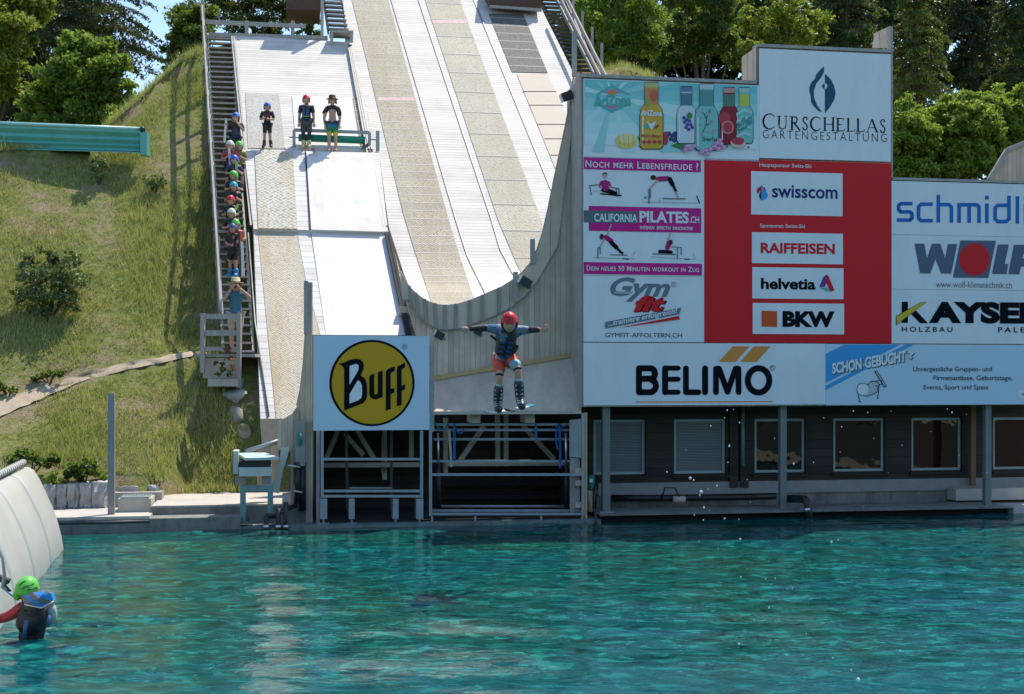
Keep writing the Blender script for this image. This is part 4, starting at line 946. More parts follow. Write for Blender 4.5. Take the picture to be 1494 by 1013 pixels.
for (t, x0, x1, ya, yb_) in (('Unvergessliche Gruppen- und', 700, 1264, 221, 266), ('Firmenanlässe, Geburtstage,', 845, 1411, 285, 330), ('Events, Sport und Spass', 774, 1237, 352, 396)):
    A.text(paint('dark_text_print', (.05, .06, .08)), t, qg(x0, 0)[0], qg(x1, 0)[0], qg(0, ya)[1], qg(0, yb_)[1], 1, bold=.008)
A.ell(M['sign'], *qg(1490, 418), 9, 7, 1); A.text(INK, 'www', qg(1478, 0)[0], qg(1530, 0)[0], qg(0, 413)[1], qg(0, 428)[1], 2)
A.build('lettering', b)
A = Art(); gk = paint('drawing_grey_print', (.45, .52, .56))
def sk_(pts, w=.9, closed=False, fill=None):
    p = PG(*pts)
    if fill: A.poly(fill, p, 2)
    A.line(INK, p, w, 3, True, closed)
A.ell(INK, *qg(340, 385), 9.2, 9.6, 2, 24); A.ell(WHT, *qg(340, 385), 8.4, 8.8, 3, 24)
sk_([(375, 350), (400, 325), (440, 330), (460, 350), (440, 385), (450, 395), (430, 410), (385, 430), (355, 435)], .9, False, gk)
sk_([(425, 255), (440, 252), (508, 362), (494, 370)], .9, True, gk); sk_([(400, 330), (470, 318), (480, 345), (430, 362)], .8, False, gk)
sk_([(455, 370), (445, 445)], .9); sk_([(303, 420), (318, 472)], .9); sk_([(345, 345), (360, 385), (375, 345), (385, 375)], .7)
A.ell(INK, *qg(446, 447), 1.5, 1, 3, 8); A.ell(INK, *qg(319, 472), 1.4, 1, 3, 8)
A.build('skier_drawing', b)
# --- round logo sign above the small steel frame
TB = -.10
b = MB(); b.boxS(s_at(457, TB), s_at(626.5, TB), TB, TB + .03, z_at(540, 628, TB), z_at(540, 490, TB), M['signblue'])
b = b.build('advertising_board', loc=fp(541, 560, 0)); tag(b, 'pale blue square board with yellow disc and hand drawn style black lettering', 'sign')
A = Art(TB - .002); kf = 1 / 6.332
def qf(x, y): return 450 + x * kf, 480 + y * kf
PF = lambda *p: [qf(x, y) for x, y in p]
A.ell(INK, *qf(587, 500), 394 * kf, 399 * kf, 1, 72); A.ell(M['gold'], *qf(588, 501), 371 * kf, 378 * kf, 2, 72); A.build('disc', b)
A = Art(TB - .002)
A.poly(INK, PF((275, 323), (325, 312), (365, 293), (400, 281), (450, 276), (478, 282), (500, 300), (512, 330), (510, 370), (482, 430), (520, 455), (540, 500), (543, 560), (541, 620), (532, 655), (505, 688), (330, 755), (330, 372), (318, 348), (300, 334)), 4)
A.poly(M['sign'], PF((380, 343), (430, 325), (452, 327), (464, 340), (463, 372), (450, 400), (380, 517)), 5)
A.poly(M['sign'], PF((380, 605), (455, 476), (478, 488), (494, 522), (495, 610), (488, 638), (465, 658), (380, 690)), 5)
A.poly(INK, PF((562, 440), (575, 425), (608, 412), (608, 600), (614, 608), (632, 604), (641, 592), (641, 400), (686, 385), (686, 630), (630, 650), (595, 648), (568, 625), (562, 600)), 4)
A.poly(INK, PF((715, 755), (715, 400), (722, 382), (740, 368), (797, 346), (797, 390), (765, 402), (760, 415), (760, 555), (793, 545), (793, 590), (760, 605), (760, 741)), 4)
A.poly(INK, PF((817, 717), (817, 370), (822, 352), (840, 338), (893, 312), (893, 356), (864, 370), (861, 384), (861, 525), (893, 512), (893, 556), (861, 572), (861, 702)), 4)
A.reg(M['mid'] if 'mid' in M else M['slate'], *qf(889, 166), 3.6, 2); A.build('lettering', b)
# screw heads on the boards
def screws(board_, pts):
    mb = MB()
    return
# ------------------------------------------------------------------ substructure under kickers
def zz(ox, oy, k): return lambda x, y: (ox + x * k, oy + y * k)
sub = thing('kicker_substructure', 'dark timber bracing with added boards shading the space below the kickers', 'timber frame', fp(650, 760, 3.3))
mb = MB(); mb.boxS(s_at(452, 2.8), s_at(850, 2.8), 2.82, 2.9, -.2, 4.0, M['wood_dark']); mb.build('shade_back_wall', sub, uv=UVF)  # boards added behind the bracing to shut out the sun
mb = MB(); mb.boxS(s_at(848, .3), s_at(848, .3) + .05, .3, 3.4, .1, zb + .02, M['wood_dark']); mb.build('side_wall', sub, uv=lambda p: (st(p)[1], p.z))  # this and the next side wall are added to enclose the dark space
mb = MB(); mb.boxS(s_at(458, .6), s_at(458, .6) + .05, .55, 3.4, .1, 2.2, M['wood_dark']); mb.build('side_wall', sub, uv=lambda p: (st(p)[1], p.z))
mb = MB(); mb.boxS(s_at(632, 1.1), s_at(846, 1.1), 1.22, 3.4, z_at(740, 552, 1.1), z_at(740, 552, 1.1) + .12, M['wood_dark']); mb.build('shade_deck', sub, uv=UVF)
mb = MB(); mb.boxS(s_at(458), s_at(631), .1, 2.8, z_at(540, 622), z_at(540, 614), M['wood_dark']); mb.build('shade_deck', sub, uv=UVF)  # roof added to block sunlight from the ledge below the round sign
mb = MB(); mb.boxS(s_at(458), s_at(848), .12, 2.8, z_at(600, 762) + .004, z_at(600, 762) + .03, M['shade_floor']); mb.build('floor', sub)  # sheet laid over the ledge with shade put into its colour
TB2 = 1.9
def px_bar(name, par, a, b, w, h, m, t):
    mb = MB(); mb.bar(fp(a[0], a[1], t), fp(b[0], b[1], t), h, w, m, E2); return mb.build(name, par)
wp = M['wood_pale']
for a, b in (((706, 622), (671, 672)), ((763, 622), (808, 670)), ((493, 628), (475, 672)), ((521, 628), (546, 670)), ((502, 632), (530, 664))): px_bar('brace', sub, a, b, .14, .10, wp, TB2)
for a, b in (((726, 600), (726, 680)), ((738, 600), (738, 680)), ((561, 628), (561, 700)), ((650, 610), (650, 690)), ((560, 640), (560, 690)), ((600, 628), (600, 670))): px_bar('post', sub, a, b, .11, .10, wp, TB2 + .12)
for a, b in (((650, 677), (830, 676)), ((470, 679), (612, 678))): px_bar('beam', sub, a, b, .11, .10, wp, TB2 - .11)
for a, b in (((505, 628), (507, 745)), ((571, 628), (571, 745))): px_bar('dark_post', sub, a, b, .06, .06, M['dark_steel'], 1.2)
for a, b in (((640, 706), (830, 705)), ((640, 725), (830, 724))): px_bar('beam', sub, a, b, .13, .10, M['wood_dark'], TB2 + .5)
for x in (693, 772):
    mb = MB(); mb.boxS(s_at(x - 7, .4), s_at(x + 7, .4), .3, .9, z_at(x, 617, .4), z_at(x, 603, .4), wp); mb.build('packing_block', sub)
# steel frame below the round sign
fr1 = thing('sign_scaffold', 'small galvanised steel frame with box legs holding up the round logo sign', 'frame', fp(541, 760, 0))
ST = M['steel']
for x in (470, 615): px_bar('upright', fr1, (x, 629), (x, 726), .06, .06, ST, -.06)
for y in (670, 716.5, 724): px_bar('crossbar', fr1, (472, y), (613, y), .055, .05, ST, -.055)
px_bar('rear_bar', fr1, (510, 712), (572, 712), .03, .03, ST, .7)
for (x, w) in ((472, 10), (513, 8), (577, 8), (612, 10)):
    mb = MB(); c = s_at(x); h = w / 2 / 70.; mb.boxS(c - h, c + h, -.08, .3, z_at(x, 757), z_at(x, 727.5), ST); lg = mb.build('leg', fr1)
    mb = MB(); mb.boxS(c - .02, c + .02, -.02, .02, z_at(x, 763), z_at(x, 757) - .001, ST); mb.boxS(c - .11, c + .11, -.08, .10, z_at(x, 765), z_at(x, 763) - .001, ST); mb.build('foot', lg)
mb = MB(); mb.boxS(s_at(461.5), s_at(466.5), .05, .12, z_at(464, 766), z_at(464, 629), M['wood_grey']); o = mb.build('board', fr1)
# steel frame under the high kicker
fr2 = thing('kicker_scaffold', 'wide galvanised steel frame with blue straps under the plank kicker', 'frame', fp(740, 760, 0))
for x, t in ((628, -.03), (850.5, -.03)): px_bar('upright', fr2, (x, 603), (x, 753), .06, .06, ST, t)
for (x0, x1, y, w, t) in ((632, 839, 619.5, .05, .5), (633, 837, 627.5, .045, .6), (633, 830, 641, .045, .8), (628, 832, 673, .05, .5), (630, 849, 692.5, .075, -.03), (630, 849, 750, .075, -.03), (627, 850, 745, .05, .3)):
    px_bar('crossbar', fr2, (x0, y), (x1, y - .0), w, .05, ST, t)
mb = MB(); mb.tube([fp(643, 739, .6), fp(829, 739, .6)], .028, ST, 8); mb.build('tube_bar', fr2)
for x in (630, 693, 789, 849):
    mb = MB(); c = s_at(x); mb.boxS(c - .02, c + .02, -.05, -.01, z_at(x, 761), z_at(x, 753), ST); mb.boxS(c - .13, c + .13, -.1, .05, z_at(x, 763), z_at(x, 761) - .001, ST); mb.build('foot', fr2)
for x in (639, 825):
    mb = MB(); mb.tube([fp(x, 632, .3), fp(x + 1, 679, .3)], .022, M['chrome'], 8); cy = mb.build('hydraulic_ram', fr2)
    mb = MB(); mb.tube([fp(x + 1, 677, .3), fp(x + 1.5, 742, .3)], .045, M['black'], 8); mb.build('cylinder', cy)
mb = MB(); mb.prism([fp(831, 613, .2), fp(848, 611, .0), fp(848, 668, .0), fp(831, 667, .2)], E2 * .02, M['steel']); mb.build('side_panel', fr2)
for y in (687, 705, 737):
    mb = MB(); mb.boxS(s_at(840), s_at(848.5), -.0, .12, z_at(845, y + 4), z_at(845, y - 4), wp); mb.build('timber_block', fr2)
mb = MB(); mb.boxS(s_at(834), s_at(848), .13, .2, z_at(845, 748), z_at(845, 669), M['wood_grey']); mb.build('timber_column', fr2)
mb = MB(); mb.boxS(s_at(852.6), s_at(856), -.05, .06, z_at(854, 757), z_at(854, 602), M['wood_trim']); o = mb.build('edge_plank', fr2)
def strap(pts, t, m, w=.05):
    mb = MB(); P_ = [fp(x, y, t) for x, y in pts]; L = [p - E1 * w / 2 for p in P_] + [p + E1 * w / 2 for p in P_]; n = len(P_)
    mb.add(L + [p + E2 * .006 for p in L], [f for i in range(n - 1) for f in ((i, i + 1, n + i + 1, n + i), (3 * n + i, 3 * n + i + 1, 2 * n + i + 1, 2 * n + i))], m, True)
    return mb.build('strap', fr2)
z3 = zz(600, 580, .2008)
for pts in ([(315, 190), (313, 330), (314, 462)], [(1075, 190), (1082, 330), (1083, 512)], [(905, 190), (908, 310)]): strap([z3(*p) for p in pts], .47, M['strap'])
for pts in ([(155, 150), (180, 205), (220, 235), (250, 230), (270, 190)], [(320, 232), (345, 258), (365, 262), (382, 230)], [(1055, 200), (1052, 300), (1060, 375), (1074, 380), (1080, 360)], [(1075, 190), (1100, 215), (1140, 200)]):
    mb = MB(); mb.tube([fp(*z3(*p), .45) for p in pts], .018, M['strap'], 6); mb.build('strap', fr2)
strap([z3(275, 240), z3(285, 380), z3(292, 505)], .46, M['wood_pale'], .05)
# motor, cable
mo = thing('pump_motor', 'small green motor mounted above the pool edge beside the wood trimmed steel frame', 'motor', fp(862, 720, .3))
mb = MB(); mb.tube([fp(862, 693, .3), fp(862, 695, .3), fp(862, 712, .3), fp(862, 716, .3)], [.05, .085, .085, .05], M['motor'], 14); mb.build('housing', mo)
mb = MB(); mb.boxS(s_at(860, .2), s_at(864.5, .2), .18, .22, z_at(862, 704, .2), z_at(862, 699, .2), M['sign']); mb.build('rating_plate', mo)
mb = MB(); mb.tube([fp(861, 716, .3), fp(861, 724, .3), fp(861, 747, .3)], [.06, .05, .05], M['sheet'], 10); mb.build('outlet_pipe', mo)
mb = MB(); mb.tube([fp(870, 705, .25), fp(867, 722, .2), fp(866, 740, .0), fp(869, 752, -.34), fp(871, 775, -.38)], .03, M['rubber'], 7); o = mb.build('cable', loc=fp(868, 740, 0)); tag(o, 'thick black cable hanging into the water below the green motor', 'cable')
# black pipes under the porch
mb = MB(); mb.tube([fp(893, 727, 1.0), fp(960, 727, 1.0), fp(1060, 726, .9), fp(1132, 724, .7)], .075, M['rubber'], 12); pp = mb.build('water_pipe', loc=fp(1000, 727, 1)); tag(pp, 'long black water pipe lying along the foot of the porch wall', 'pipe')
mb = MB(); mb.tube([fp(982, 729, .88), fp(999, 729, .88)], .08, M['sheet'], 12); mb.build('coupling', pp)
mb = MB(); mb.tube([fp(965, 728, .85), fp(970, 712, .85), fp(985, 712, .85), fp(992, 728, .85)], .02, M['rubber'], 6); mb.build('hose', pp)
mb = MB(); mb.tube([fp(1150, 728, .3), fp(1163, 728, .0), fp(1174, 729, -.36), fp(1178, 734, -.40), fp(1179, 742, -.40), fp(1180, 775, -.40)], .085, M['rubber'], 12); o = mb.build('water_pipe', loc=fp(1178, 740, -.3)); tag(o, 'black elbow pipe bending over the pool edge into the water', 'pipe')
mb = MB(); mb.tube([fp(1178, 741, -.395), fp(1178.3, 746, -.395)], .092, M['chrome'], 12); mb.build('clamp', o)
# equipment at the left end
z6 = zz(330, 600, .1777)
stand = thing('equipment_stand', 'teal steel stand with an open lidded pale box on top beside the terrace', 'stand', fp(374, 762, -.1))
TE = M['steel_teal']
for x in (354.5, 394.5): px_bar('leg', stand, (x, 710), (x, 761), .11, .11, TE, -.12)
px_bar('top_beam', stand, (350.5, 712.5), (399, 712.5), .10, .11, TE, -.121)
for x in (354.5, 394.5):
    mb = MB(); mb.boxS(s_at(x - 7, -.12), s_at(x + 7, -.12), -.24, .0, z_at(x, 763.5, -.12), z_at(x, 762, -.12), TE); mb.build('foot_plate', stand)
for x in (351, 389): px_bar('bracket', stand, (x, 695), (x, 707), .08, .2, M['steel_grey'], .0)
PB_ = mat('pale_equipment_enamel', (.52, .55, .50), .5, var=.06, vs=3, dirt=.2); LT = mat('pale_teal_lid', (.42, .54, .51), .45, var=.08)
mb = MB(); mb.boxS(s_at(349), s_at(396), -.2, .5, z_at(370, 694), z_at(370, 681), PB_); bx = mb.build('box', stand)
mb = MB(); mb.boxS(s_at(349.5), s_at(395), -.15, .48, z_at(370, 681) + .003, z_at(370, 672), M['black']); mb.build('lid_gap_shade', bx)  # black box painting the dark gap under the lid
mb = MB(); a, b_, c, d = fp(346, 661, .7), fp(386, 660, .75), fp(408, 667.5, -.25), fp(358, 668.5, -.3); mb.prism([a, b_, c, d], E3 * -.05, LT); mb.build('lid', bx)
mb = MB(); mb.boxS(s_at(340.5), s_at(348), -.1, .5, z_at(345, 691), z_at(345, 658), PB_); mb.build('side_panel', bx)
mb = MB(); mb.prism([fp(*z6(x, y), .25) for x, y in [(450, 298), (520, 293), (510, 350), (485, 430), (465, 490), (450, 560), (436, 676), (385, 668), (362, 606), (395, 570), (420, 500), (440, 400)]], E2 * .07, PB_); o = mb.build('curved_panel', loc=fp(408, 718, .3)); tag(o, 'cream curved plastic panel leaning by the teal equipment stand', 'panel')
mb = MB(); mb.prism([fp(375, 655, .85), fp(406, 645, .85), fp(407, 716, .85), fp(375, 716, .85)], E2 * .05, M['wood_v']); o = mb.build('plank_gate', loc=fp(390, 716, .85), uv=UVF); tag(o, 'low grey plank gate with sloping pipe rail behind the teal stand', 'gate')
mb = MB(); mb.tube([fp(358, 659, .8), fp(390, 649, .8), fp(407, 643, .8)], .045, M['steel'], 8); mb.build('top_rail', o)
eb = MB(); eb.boxS(s_at(431, .2), s_at(445, .2), .15, .36, z_at(438, 680, .2), z_at(438, 614, .2), M['steel_grey']); eb = eb.build('control_cabinet', loc=fp(438, 650, .2)); tag(eb, 'grey steel control cabinet fixed to the curved end wall', 'cabinet')
mb = MB(); mb.tube([fp(437.5, 632, .1), fp(437.5, 650, .1)], .04, M['motor'], 8); mb.build('handle', eb)
pg = thing('valve_assembly', 'black upright valve pipes with bright fittings below the control cabinet', 'pipes', fp(437, 730, .2))
for x, y0, y1, t in ((434, 674, 735, .2), (441, 676, 745, .25)):
    mb = MB(); mb.tube([fp(x, y0, t), fp(x, y1, t)], .075, M['rubber'], 10); mb.build('pipe', pg)
for (x0, x1, y) in ((420, 438, 680), (428, 442, 717)):
    mb = MB(); mb.tube([fp(x0, y - 1, .12), fp(x1, y + 2, .12)], .02, M['chrome'], 6); mb.build('fitting', pg)
pi = thing('inlet_pipes', 'three black standpipes with bright clamps dipping into the pool by the stand', 'pipes', fp(404, 765, -.4))
for x, y0 in ((388.5, 752), (406, 742), (417, 733)):
    mb = MB(); mb.tube([fp(x, y0, -.38), fp(x, 790, -.38)], .05, M['rubber'], 9); p_ = mb.build('pipe', pi)
    mb = MB(); mb.tube([fp(x, 766, -.38), fp(x, 771, -.38)], .062, M['chrome'], 9); mb.build('clamp', p_)
mb = MB(); mb.tube([fp(389, 753, -.36), fp(403, 753, -.2), fp(412, 745, -.1), fp(432, 738, .1)], .05, M['rubber'], 8); mb.build('crossover', pi)
# steel post
ps = thing('steel_post', 'tall plain grey steel post standing on the pool deck left of the stairs', 'post', fp(162.5, 757, .15))
mb = MB(); c = s_at(162.5, .15); mb.boxS(c - .065, c + .065, .1, .22, z_at(162, 757, .15), z_at(162, 574, .15), M['steel_grey']); mb.build('shaft', ps)
mb = MB(); mb.boxS(c - .13, c + .10, .02, .30, z_at(162, 758.5, .15) - .01, z_at(162, 757, .15) + .005, M['steel_grey']); mb.build('foot_plate', ps)
# concrete box with grate, bench beam, deck lip
cbx = MB(); z0 = .31; cbx.boxS(s_at(172, .5), s_at(220, .5), .5, 1.3, z0, z_at(196, 728, .5), M['concrete']); cbx = cbx.build('concrete_box', loc=fp(196, 750, .5)); tag(cbx, 'low concrete box with steel grating top between steel post and terrace', 'box')
mb = MB(); zg = z_at(196, 728, .5) + .003; s0, s1 = s_at(172, .5) + .04, s_at(220, .5) - .04
mb.boxS(s0, s1, .53, .56, zg, zg + .03, M['steel']); mb.boxS(s0, s1, 1.24, 1.27, zg, zg + .03, M['steel'])
for i in range(11): q = s0 + (s1 - s0 - .02) * i / 10; mb.boxS(q, q + .02, .561, 1.239, zg, zg + .028, M['steel'])
mb.build('grating', cbx)
mb = MB(); mb.boxS(s_at(134, 1.6), s_at(236, 1.6), 1.6, 2.1, .3, z_at(180, 719, 1.6), M['wood_grey']); o = mb.build('sleeper_beam', loc=fp(180, 728, 1.6)); tag(o, 'long grey sleeper beam laid on the deck in front of the stones', 'beam')
mb = MB(); mb.tube([fp(86, 763.5, -.32), fp(150, 762.5, -.32), fp(218, 760.5, -.32)], .03, M['dark_steel'], 8); o = mb.build('edge_pipe', loc=fp(150, 762, -.3)); tag(o, 'dark pipe running along the rim of the pool deck', 'pipe')
# granite retaining wall: blocks
gw = thing('retaining_wall', 'short wall of rough split granite blocks holding the flower bed', 'wall', fp(115, 740, 1.5))
gx = [62, 82, 98, 116, 134, 157]
for i in range(5):
    a, b_ = s_at(gx[i], 1.5) + .003, s_at(gx[i + 1], 1.5) - .003; zt = z_at(110, 706 - (i - 2) * .8, 1.5); mb = MB()
    n = 7; vs = []; fs = []
    for iz in range(n):
        for ix in range(n):
            vs.append(S(a + (b_ - a) * ix / (n - 1), 1.45 + random.uniform(-.05, .05) + (.05 if ix in (0, n - 1) or iz in (0, n - 1) else 0), .25 + (zt - .25) * iz / (n - 1)))
    fs = [(iz * n + ix, iz * n + ix + 1, (iz + 1) * n + ix + 1, (iz + 1) * n + ix) for iz in range(n - 1) for ix in range(n - 1)]
    tl, tr_ = len(vs), len(vs) + n
    o0 = (n - 1) * n
    for ix in range(n): p = Vector(vs[o0 + ix]); vs.append(p + E2 * (.5 + random.uniform(-.04, .04)) + E3 * random.uniform(-.02, .03))
    fs += [(o0 + ix, o0 + ix + 1, tl + ix + 1, tl + ix) for ix in range(n - 1)]
    mb.add(vs, fs, M['granite']); mb.build('block', gw)
def rock(label, x0, x1, y0, y1, Y, seed, m=None, group=None, boxy=0.0):
    r = np.random.default_rng(seed)
    if x0 > 300: Y = on_terrain((x0 + x1) / 2, (y0 + y1) / 2 + 2).y + .02
    c = at((x0 + x1) / 2, (y0 + y1) / 2, Y); rx = (x1 - x0) / 2 * Y / FPX; rz = (y1 - y0) / 2 * Y / FPX
    dirs = [Vector(v).normalized() for v in r.normal(size=(22, 3))]; offs = r.uniform(.48 if not boxy else .8, .85, 22)
    mb = MB()
    def fn(p):
        u = Vector((p.x / rx, p.y / (rx * .8), p.z / rz)); k = 1.0
        for d_, o_ in zip(dirs, offs):
            q = u.dot(d_)
            if q > o_: u = u - d_ * (q - o_)
        if boxy: u = Vector((max(-.82, min(.82, u.x * 1.3)), max(-.82, min(.82, u.y * 1.3)), max(-.85, min(.85, u.z * 1.3))))
        return V(u.x * rx * 1.08, u.y * rx * .85, u.z * rz * 1.08)
    mb.ellipsoid(c, (rx, rx * .8, rz), m or M['rock'], 18, 12, None, fn); mb.sm = [False] * len(mb.sm)
    o = mb.build('boulder', loc=c); return tag(o, label, 'rock', group)
rg = 'stones beside the pool deck'
rock('round brown boulder at the end of the granite wall behind the steel post', 147, 182, 694, 719, 28.2, 1, group=rg)
rock('squared brown stone sitting on top of the stone row right of the post', 181, 205, 697, 711, 28.2, 2, M['rock'], rg, 1)
rock('flat grey stone under the squared brown stone', 174, 206, 708, 721, 27.9, 3, M['granite'], rg, 1)
rock('long flat grey stone nearest the terrace corner', 203, 231, 707, 719, 28.0, 4, M['granite'], rg, 1)
rock('large pale boulder at the foot of the long stairs', 324, 361, 565, 592, 30.6, 5, M['granite'], 'boulders below the stair landing')
rock('brown rough boulder in the middle below the stair landing', 329, 363, 590, 620, 30.1, 6, M['rock'], 'boulders below the stair landing')
rock('small grey boulder lowest below the stair landing', 344, 366, 619, 643, 29.6, 7, M['rock'], 'boulders below the stair landing')
# landing and its railing
YL = 31.0
ld = thing('stair_landing', 'wooden landing with pale board front at the foot of the long stairs', 'landing', at(325, 520, YL))
def bx_at(mb, x0, x1, y0, y1, Y, d, m): a = at(x0, y1, Y); b = at(x1, y0, Y); mb.hexa([V(a.x, Y, a.z), V(b.x, Y, a.z), V(b.x, Y + d, a.z), V(a.x, Y + d, a.z), V(a.x, Y, b.z), V(b.x, Y, b.z), V(b.x, Y + d, b.z), V(a.x, Y + d, b.z)], m)
mb = MB(); bx_at(mb, 283, 372, 516.5, 521, YL - .1, 1.1, M['wood_grey']); mb.build('deck', ld)
mb = MB(); bx_at(mb, 296, 346, 522, 552, YL, .08, M['wood_pale']); mb.build('front_board', ld)
mb = MB(); bx_at(mb, 303, 347, 552.5, 564, YL - .3, .8, M['concrete']); mb.build('concrete_step', ld)
gt = thing('guard_rail', 'weathered wooden guard rail in front of the photographing man', 'railing', at(321, 540, YL - .2))
for (x0, x1, y0, y1) in ((292, 298, 457, 544), (345, 351, 457, 566)):
    mb = MB(); bx_at(mb, x0, x1, y0, y1, YL - .25, .1, M['wood_grey']); mb.build('post', gt)
for (y0, y1) in ((458, 465.5), (482, 490), (506, 512)):
    mb = MB(); bx_at(mb, 298.2, 344.8, y0, y1, YL - .22, .05, M['wood_grey']); mb.build('rail', gt)
# teal slide trough
pt_ = on_terrain(120, 232); YB = (pt_.y if pt_ else 35) - .25
sg = mat('teal_fibreglass', (.10, .40, .34), .35, var=.08, vs=1.2, dirt=.2); sgl = mat('pale_teal_rim', (.36, .62, .57), .35, var=.05)
tb = thing('slide_trough', 'teal green fibreglass water slide trough ending above the grassy slope', 'slide', at(205, 205, YB))
prof2 = [(0, .0), (.10, .02), (.06, .10), (.12, .17), (.07, .24), (.14, .34), (.12, .44), (.20, .56), (.20, .62)]
def trough(yt0, yt1, yb0, yb1, x0, x1):
    vs = []; n = len(prof2)
    for (x, yt, yb) in ((x0, yt0, yb0), (x1, yt1, yb1)):
        a = at(x, yb, YB); h = (yb - yt) * YB / FPX
        for (d, z) in prof2: vs.append(V(a.x, a.y + .1 - d, a.z + z / .62 * h))
    return vs, [(i, i + 1, n + i + 1, n + i) for i in range(n - 1)]
mb = MB(); vs, fs = trough(182, 192, 214, 222, -60, 206); vs2 = [p + V(0, .05, 0) for p in vs]; n_ = len(vs); mb.add(vs + vs2, fs + [tuple(n_ + k for k in f[::-1]) for f in fs], sg, False); mb.build('side_wall', tb)
mb = MB(); a, b_ = at(-60, 177.5, YB), at(206, 188.5, YB); mb.tube([a, b_], .055, sgl, 10); mb.tube([a + V(0, .12, 0), b_ + V(0, .12, 0)], .06, sgl, 10); mb.build('rim', tb)
mb = MB(); bx_at(mb, 204.5, 214, 193, 226, YB - .18, .35, sg); mb.build('end_flange', tb)
mb = MB(); mb.tube([at(205, 188.5, YB - .02), at(211, 189.5, YB - .02)], .085, M['black'], 12); mb.build('end_cap', tb)
mb = MB(); a = at(-60, 214, YB + .45); b_ = at(206, 222, YB + .45); c0 = at(-60, 214, YB - .05); d0 = at(206, 222, YB - .05); mb.prism([a, b_, d0, c0], E3 * -.03, sg); mb.build('trough_floor', tb)
# white plastic barrier
bf = V(-8.02, 23.3, 0); bn = V(-5.35, 12.0, 0); dirb = (bn - bf).normalized(); outb = V(-dirb.y, dirb.x, 0)
if outb.x < 0: outb = -outb
wpz = mat('white_translucent_sheet', (.47, .47, .43), .35, var=.06, vs=.9, bump=.12, bs=3, dirt=.08)
wb = thing('plastic_barrier', 'long white plastic sheet barrier curving down into the pool at the left edge', 'barrier', bf)
prf = [(-.02, -.4), (0, 0), (-.02, .22), (-.08, .48), (-.17, .76), (-.28, 1.02), (-.40, 1.26), (-.50, 1.41), (-.60, 1.47)]
L_ = (bn - bf).length; pan = 2.05; k_ = 0
while k_ * pan < L_:
    u0, u1 = k_ * pan + (.015 if k_ else 0), min((k_ + 1) * pan, L_); vs = []; nu = 9; n = len(prf)
    for i in range(nu):
        u = u0 + (u1 - u0) * i / (nu - 1); bul = .025 * math.sin(math.pi * i / (nu - 1)) ** .6 - (.03 if k_ == 0 and i == 0 else 0)
        for j, (d, z) in enumerate(prf): vs.append(bf + dirb * u + outb * (d + bul * math.sin(math.pi * min(1, max(0, (z + .1) / 1.6)))) + E3 * z)
    mm = len(vs); vs += [p - outb * .05 for p in vs]
    fs = [(i * n + j, i * n + j + 1, (i + 1) * n + j + 1, (i + 1) * n + j) for i in range(nu - 1) for j in range(n - 1)]
    fs += [tuple(mm + q for q in f[::-1]) for f in fs] + [(j, mm + j, mm + j + 1, j + 1) for j in range(n - 1)] + [((nu - 1) * n + j, (nu - 1) * n + j + 1, mm + (nu - 1) * n + j + 1, mm + (nu - 1) * n + j) for j in range(n - 1)]
    mb = MB(); mb.add(vs, fs, wpz, True); mb.build('sheet_panel', wb); k_ += 1
mb = MB(); pa = bf - outb * .66 + E3 * 1.56 + dirb * .15; pb = pa + dirb * 8; mb.tube([pa, pb], .055, mat('grey_pipe', (.45, .48, .48), .5), 12)
for i in range(36): q = pa + dirb * (.1 + i * .22); mb.tube([q, q + dirb * .03], .066, M['steel_grey'], 12)
mb.build('top_pipe', wb)
mb = MB(); mb.tube([at(-12, 760, 14.6), at(-4, 800, 14.6), at(4, 815, 14.6), at(6.5, 838, 14.6), at(4, 858, 14.6)], .022, M['steel'], 8); o = mb.build('pool_ladder_rail', loc=at(5, 838, 14.6)); tag(o, 'bent steel ladder rail at the left edge above the swimmer', 'rail')
# floodlights
def flood(px, py, t, ang, label, k=1.0):
    k *= .72
    c = fp(px, py, t); r = thing('floodlight', label, 'lamp', c, 'floodlights on the kicker wall'); R_ = Matrix.Rotation(ang, 3, E2)
    def q(a, b, d): return c + R_ @ (E1 * a * k + E3 * b * k) + E2 * d * k
    mb = MB(); mb.hexa([q(-.19, -.14, -.20), q(.16, -.14, -.20), q(.11, -.09, -.0), q(-.12, -.09, -.0), q(-.19, .14, -.20), q(.16, .14, -.20), q(.11, .09, 0), q(-.12, .09, 0)], M['black']); mb.build('housing', r)
    mb = MB(); mb.hexa([q(-.235, -.12, -.20), q(-.192, -.12, -.21), q(-.192, -.12, -.02), q(-.235, -.12, -.02), q(-.235, .12, -.20), q(-.192, .12, -.21), q(-.192, .12, -.02), q(-.235, .12, -.02)], mat('floodlight_glass', (.62, .62, .58), .25)); mb.build('glass', r)
    mb = MB(); mb.bar(q(.1, 0, -.05), q(.24, -.02, .1), .05, .05, M['steel_grey'], E2); mb.build('bracket', r)
flood(827, 142, TW - .2, -.35, 'black floodlight highest on the kicker wall near the drinks board')
flood(766, 413, TW - .15, .55, 'black floodlight on the kicker rim above the right of the jumper')
flood(641, 490, TW - .15, .5, 'black floodlight low on the kicker beside the round logo sign', .8)
flood(697, 485, TW - .15, .5, 'black floodlight partly hidden behind the outstretched left hand', .7)
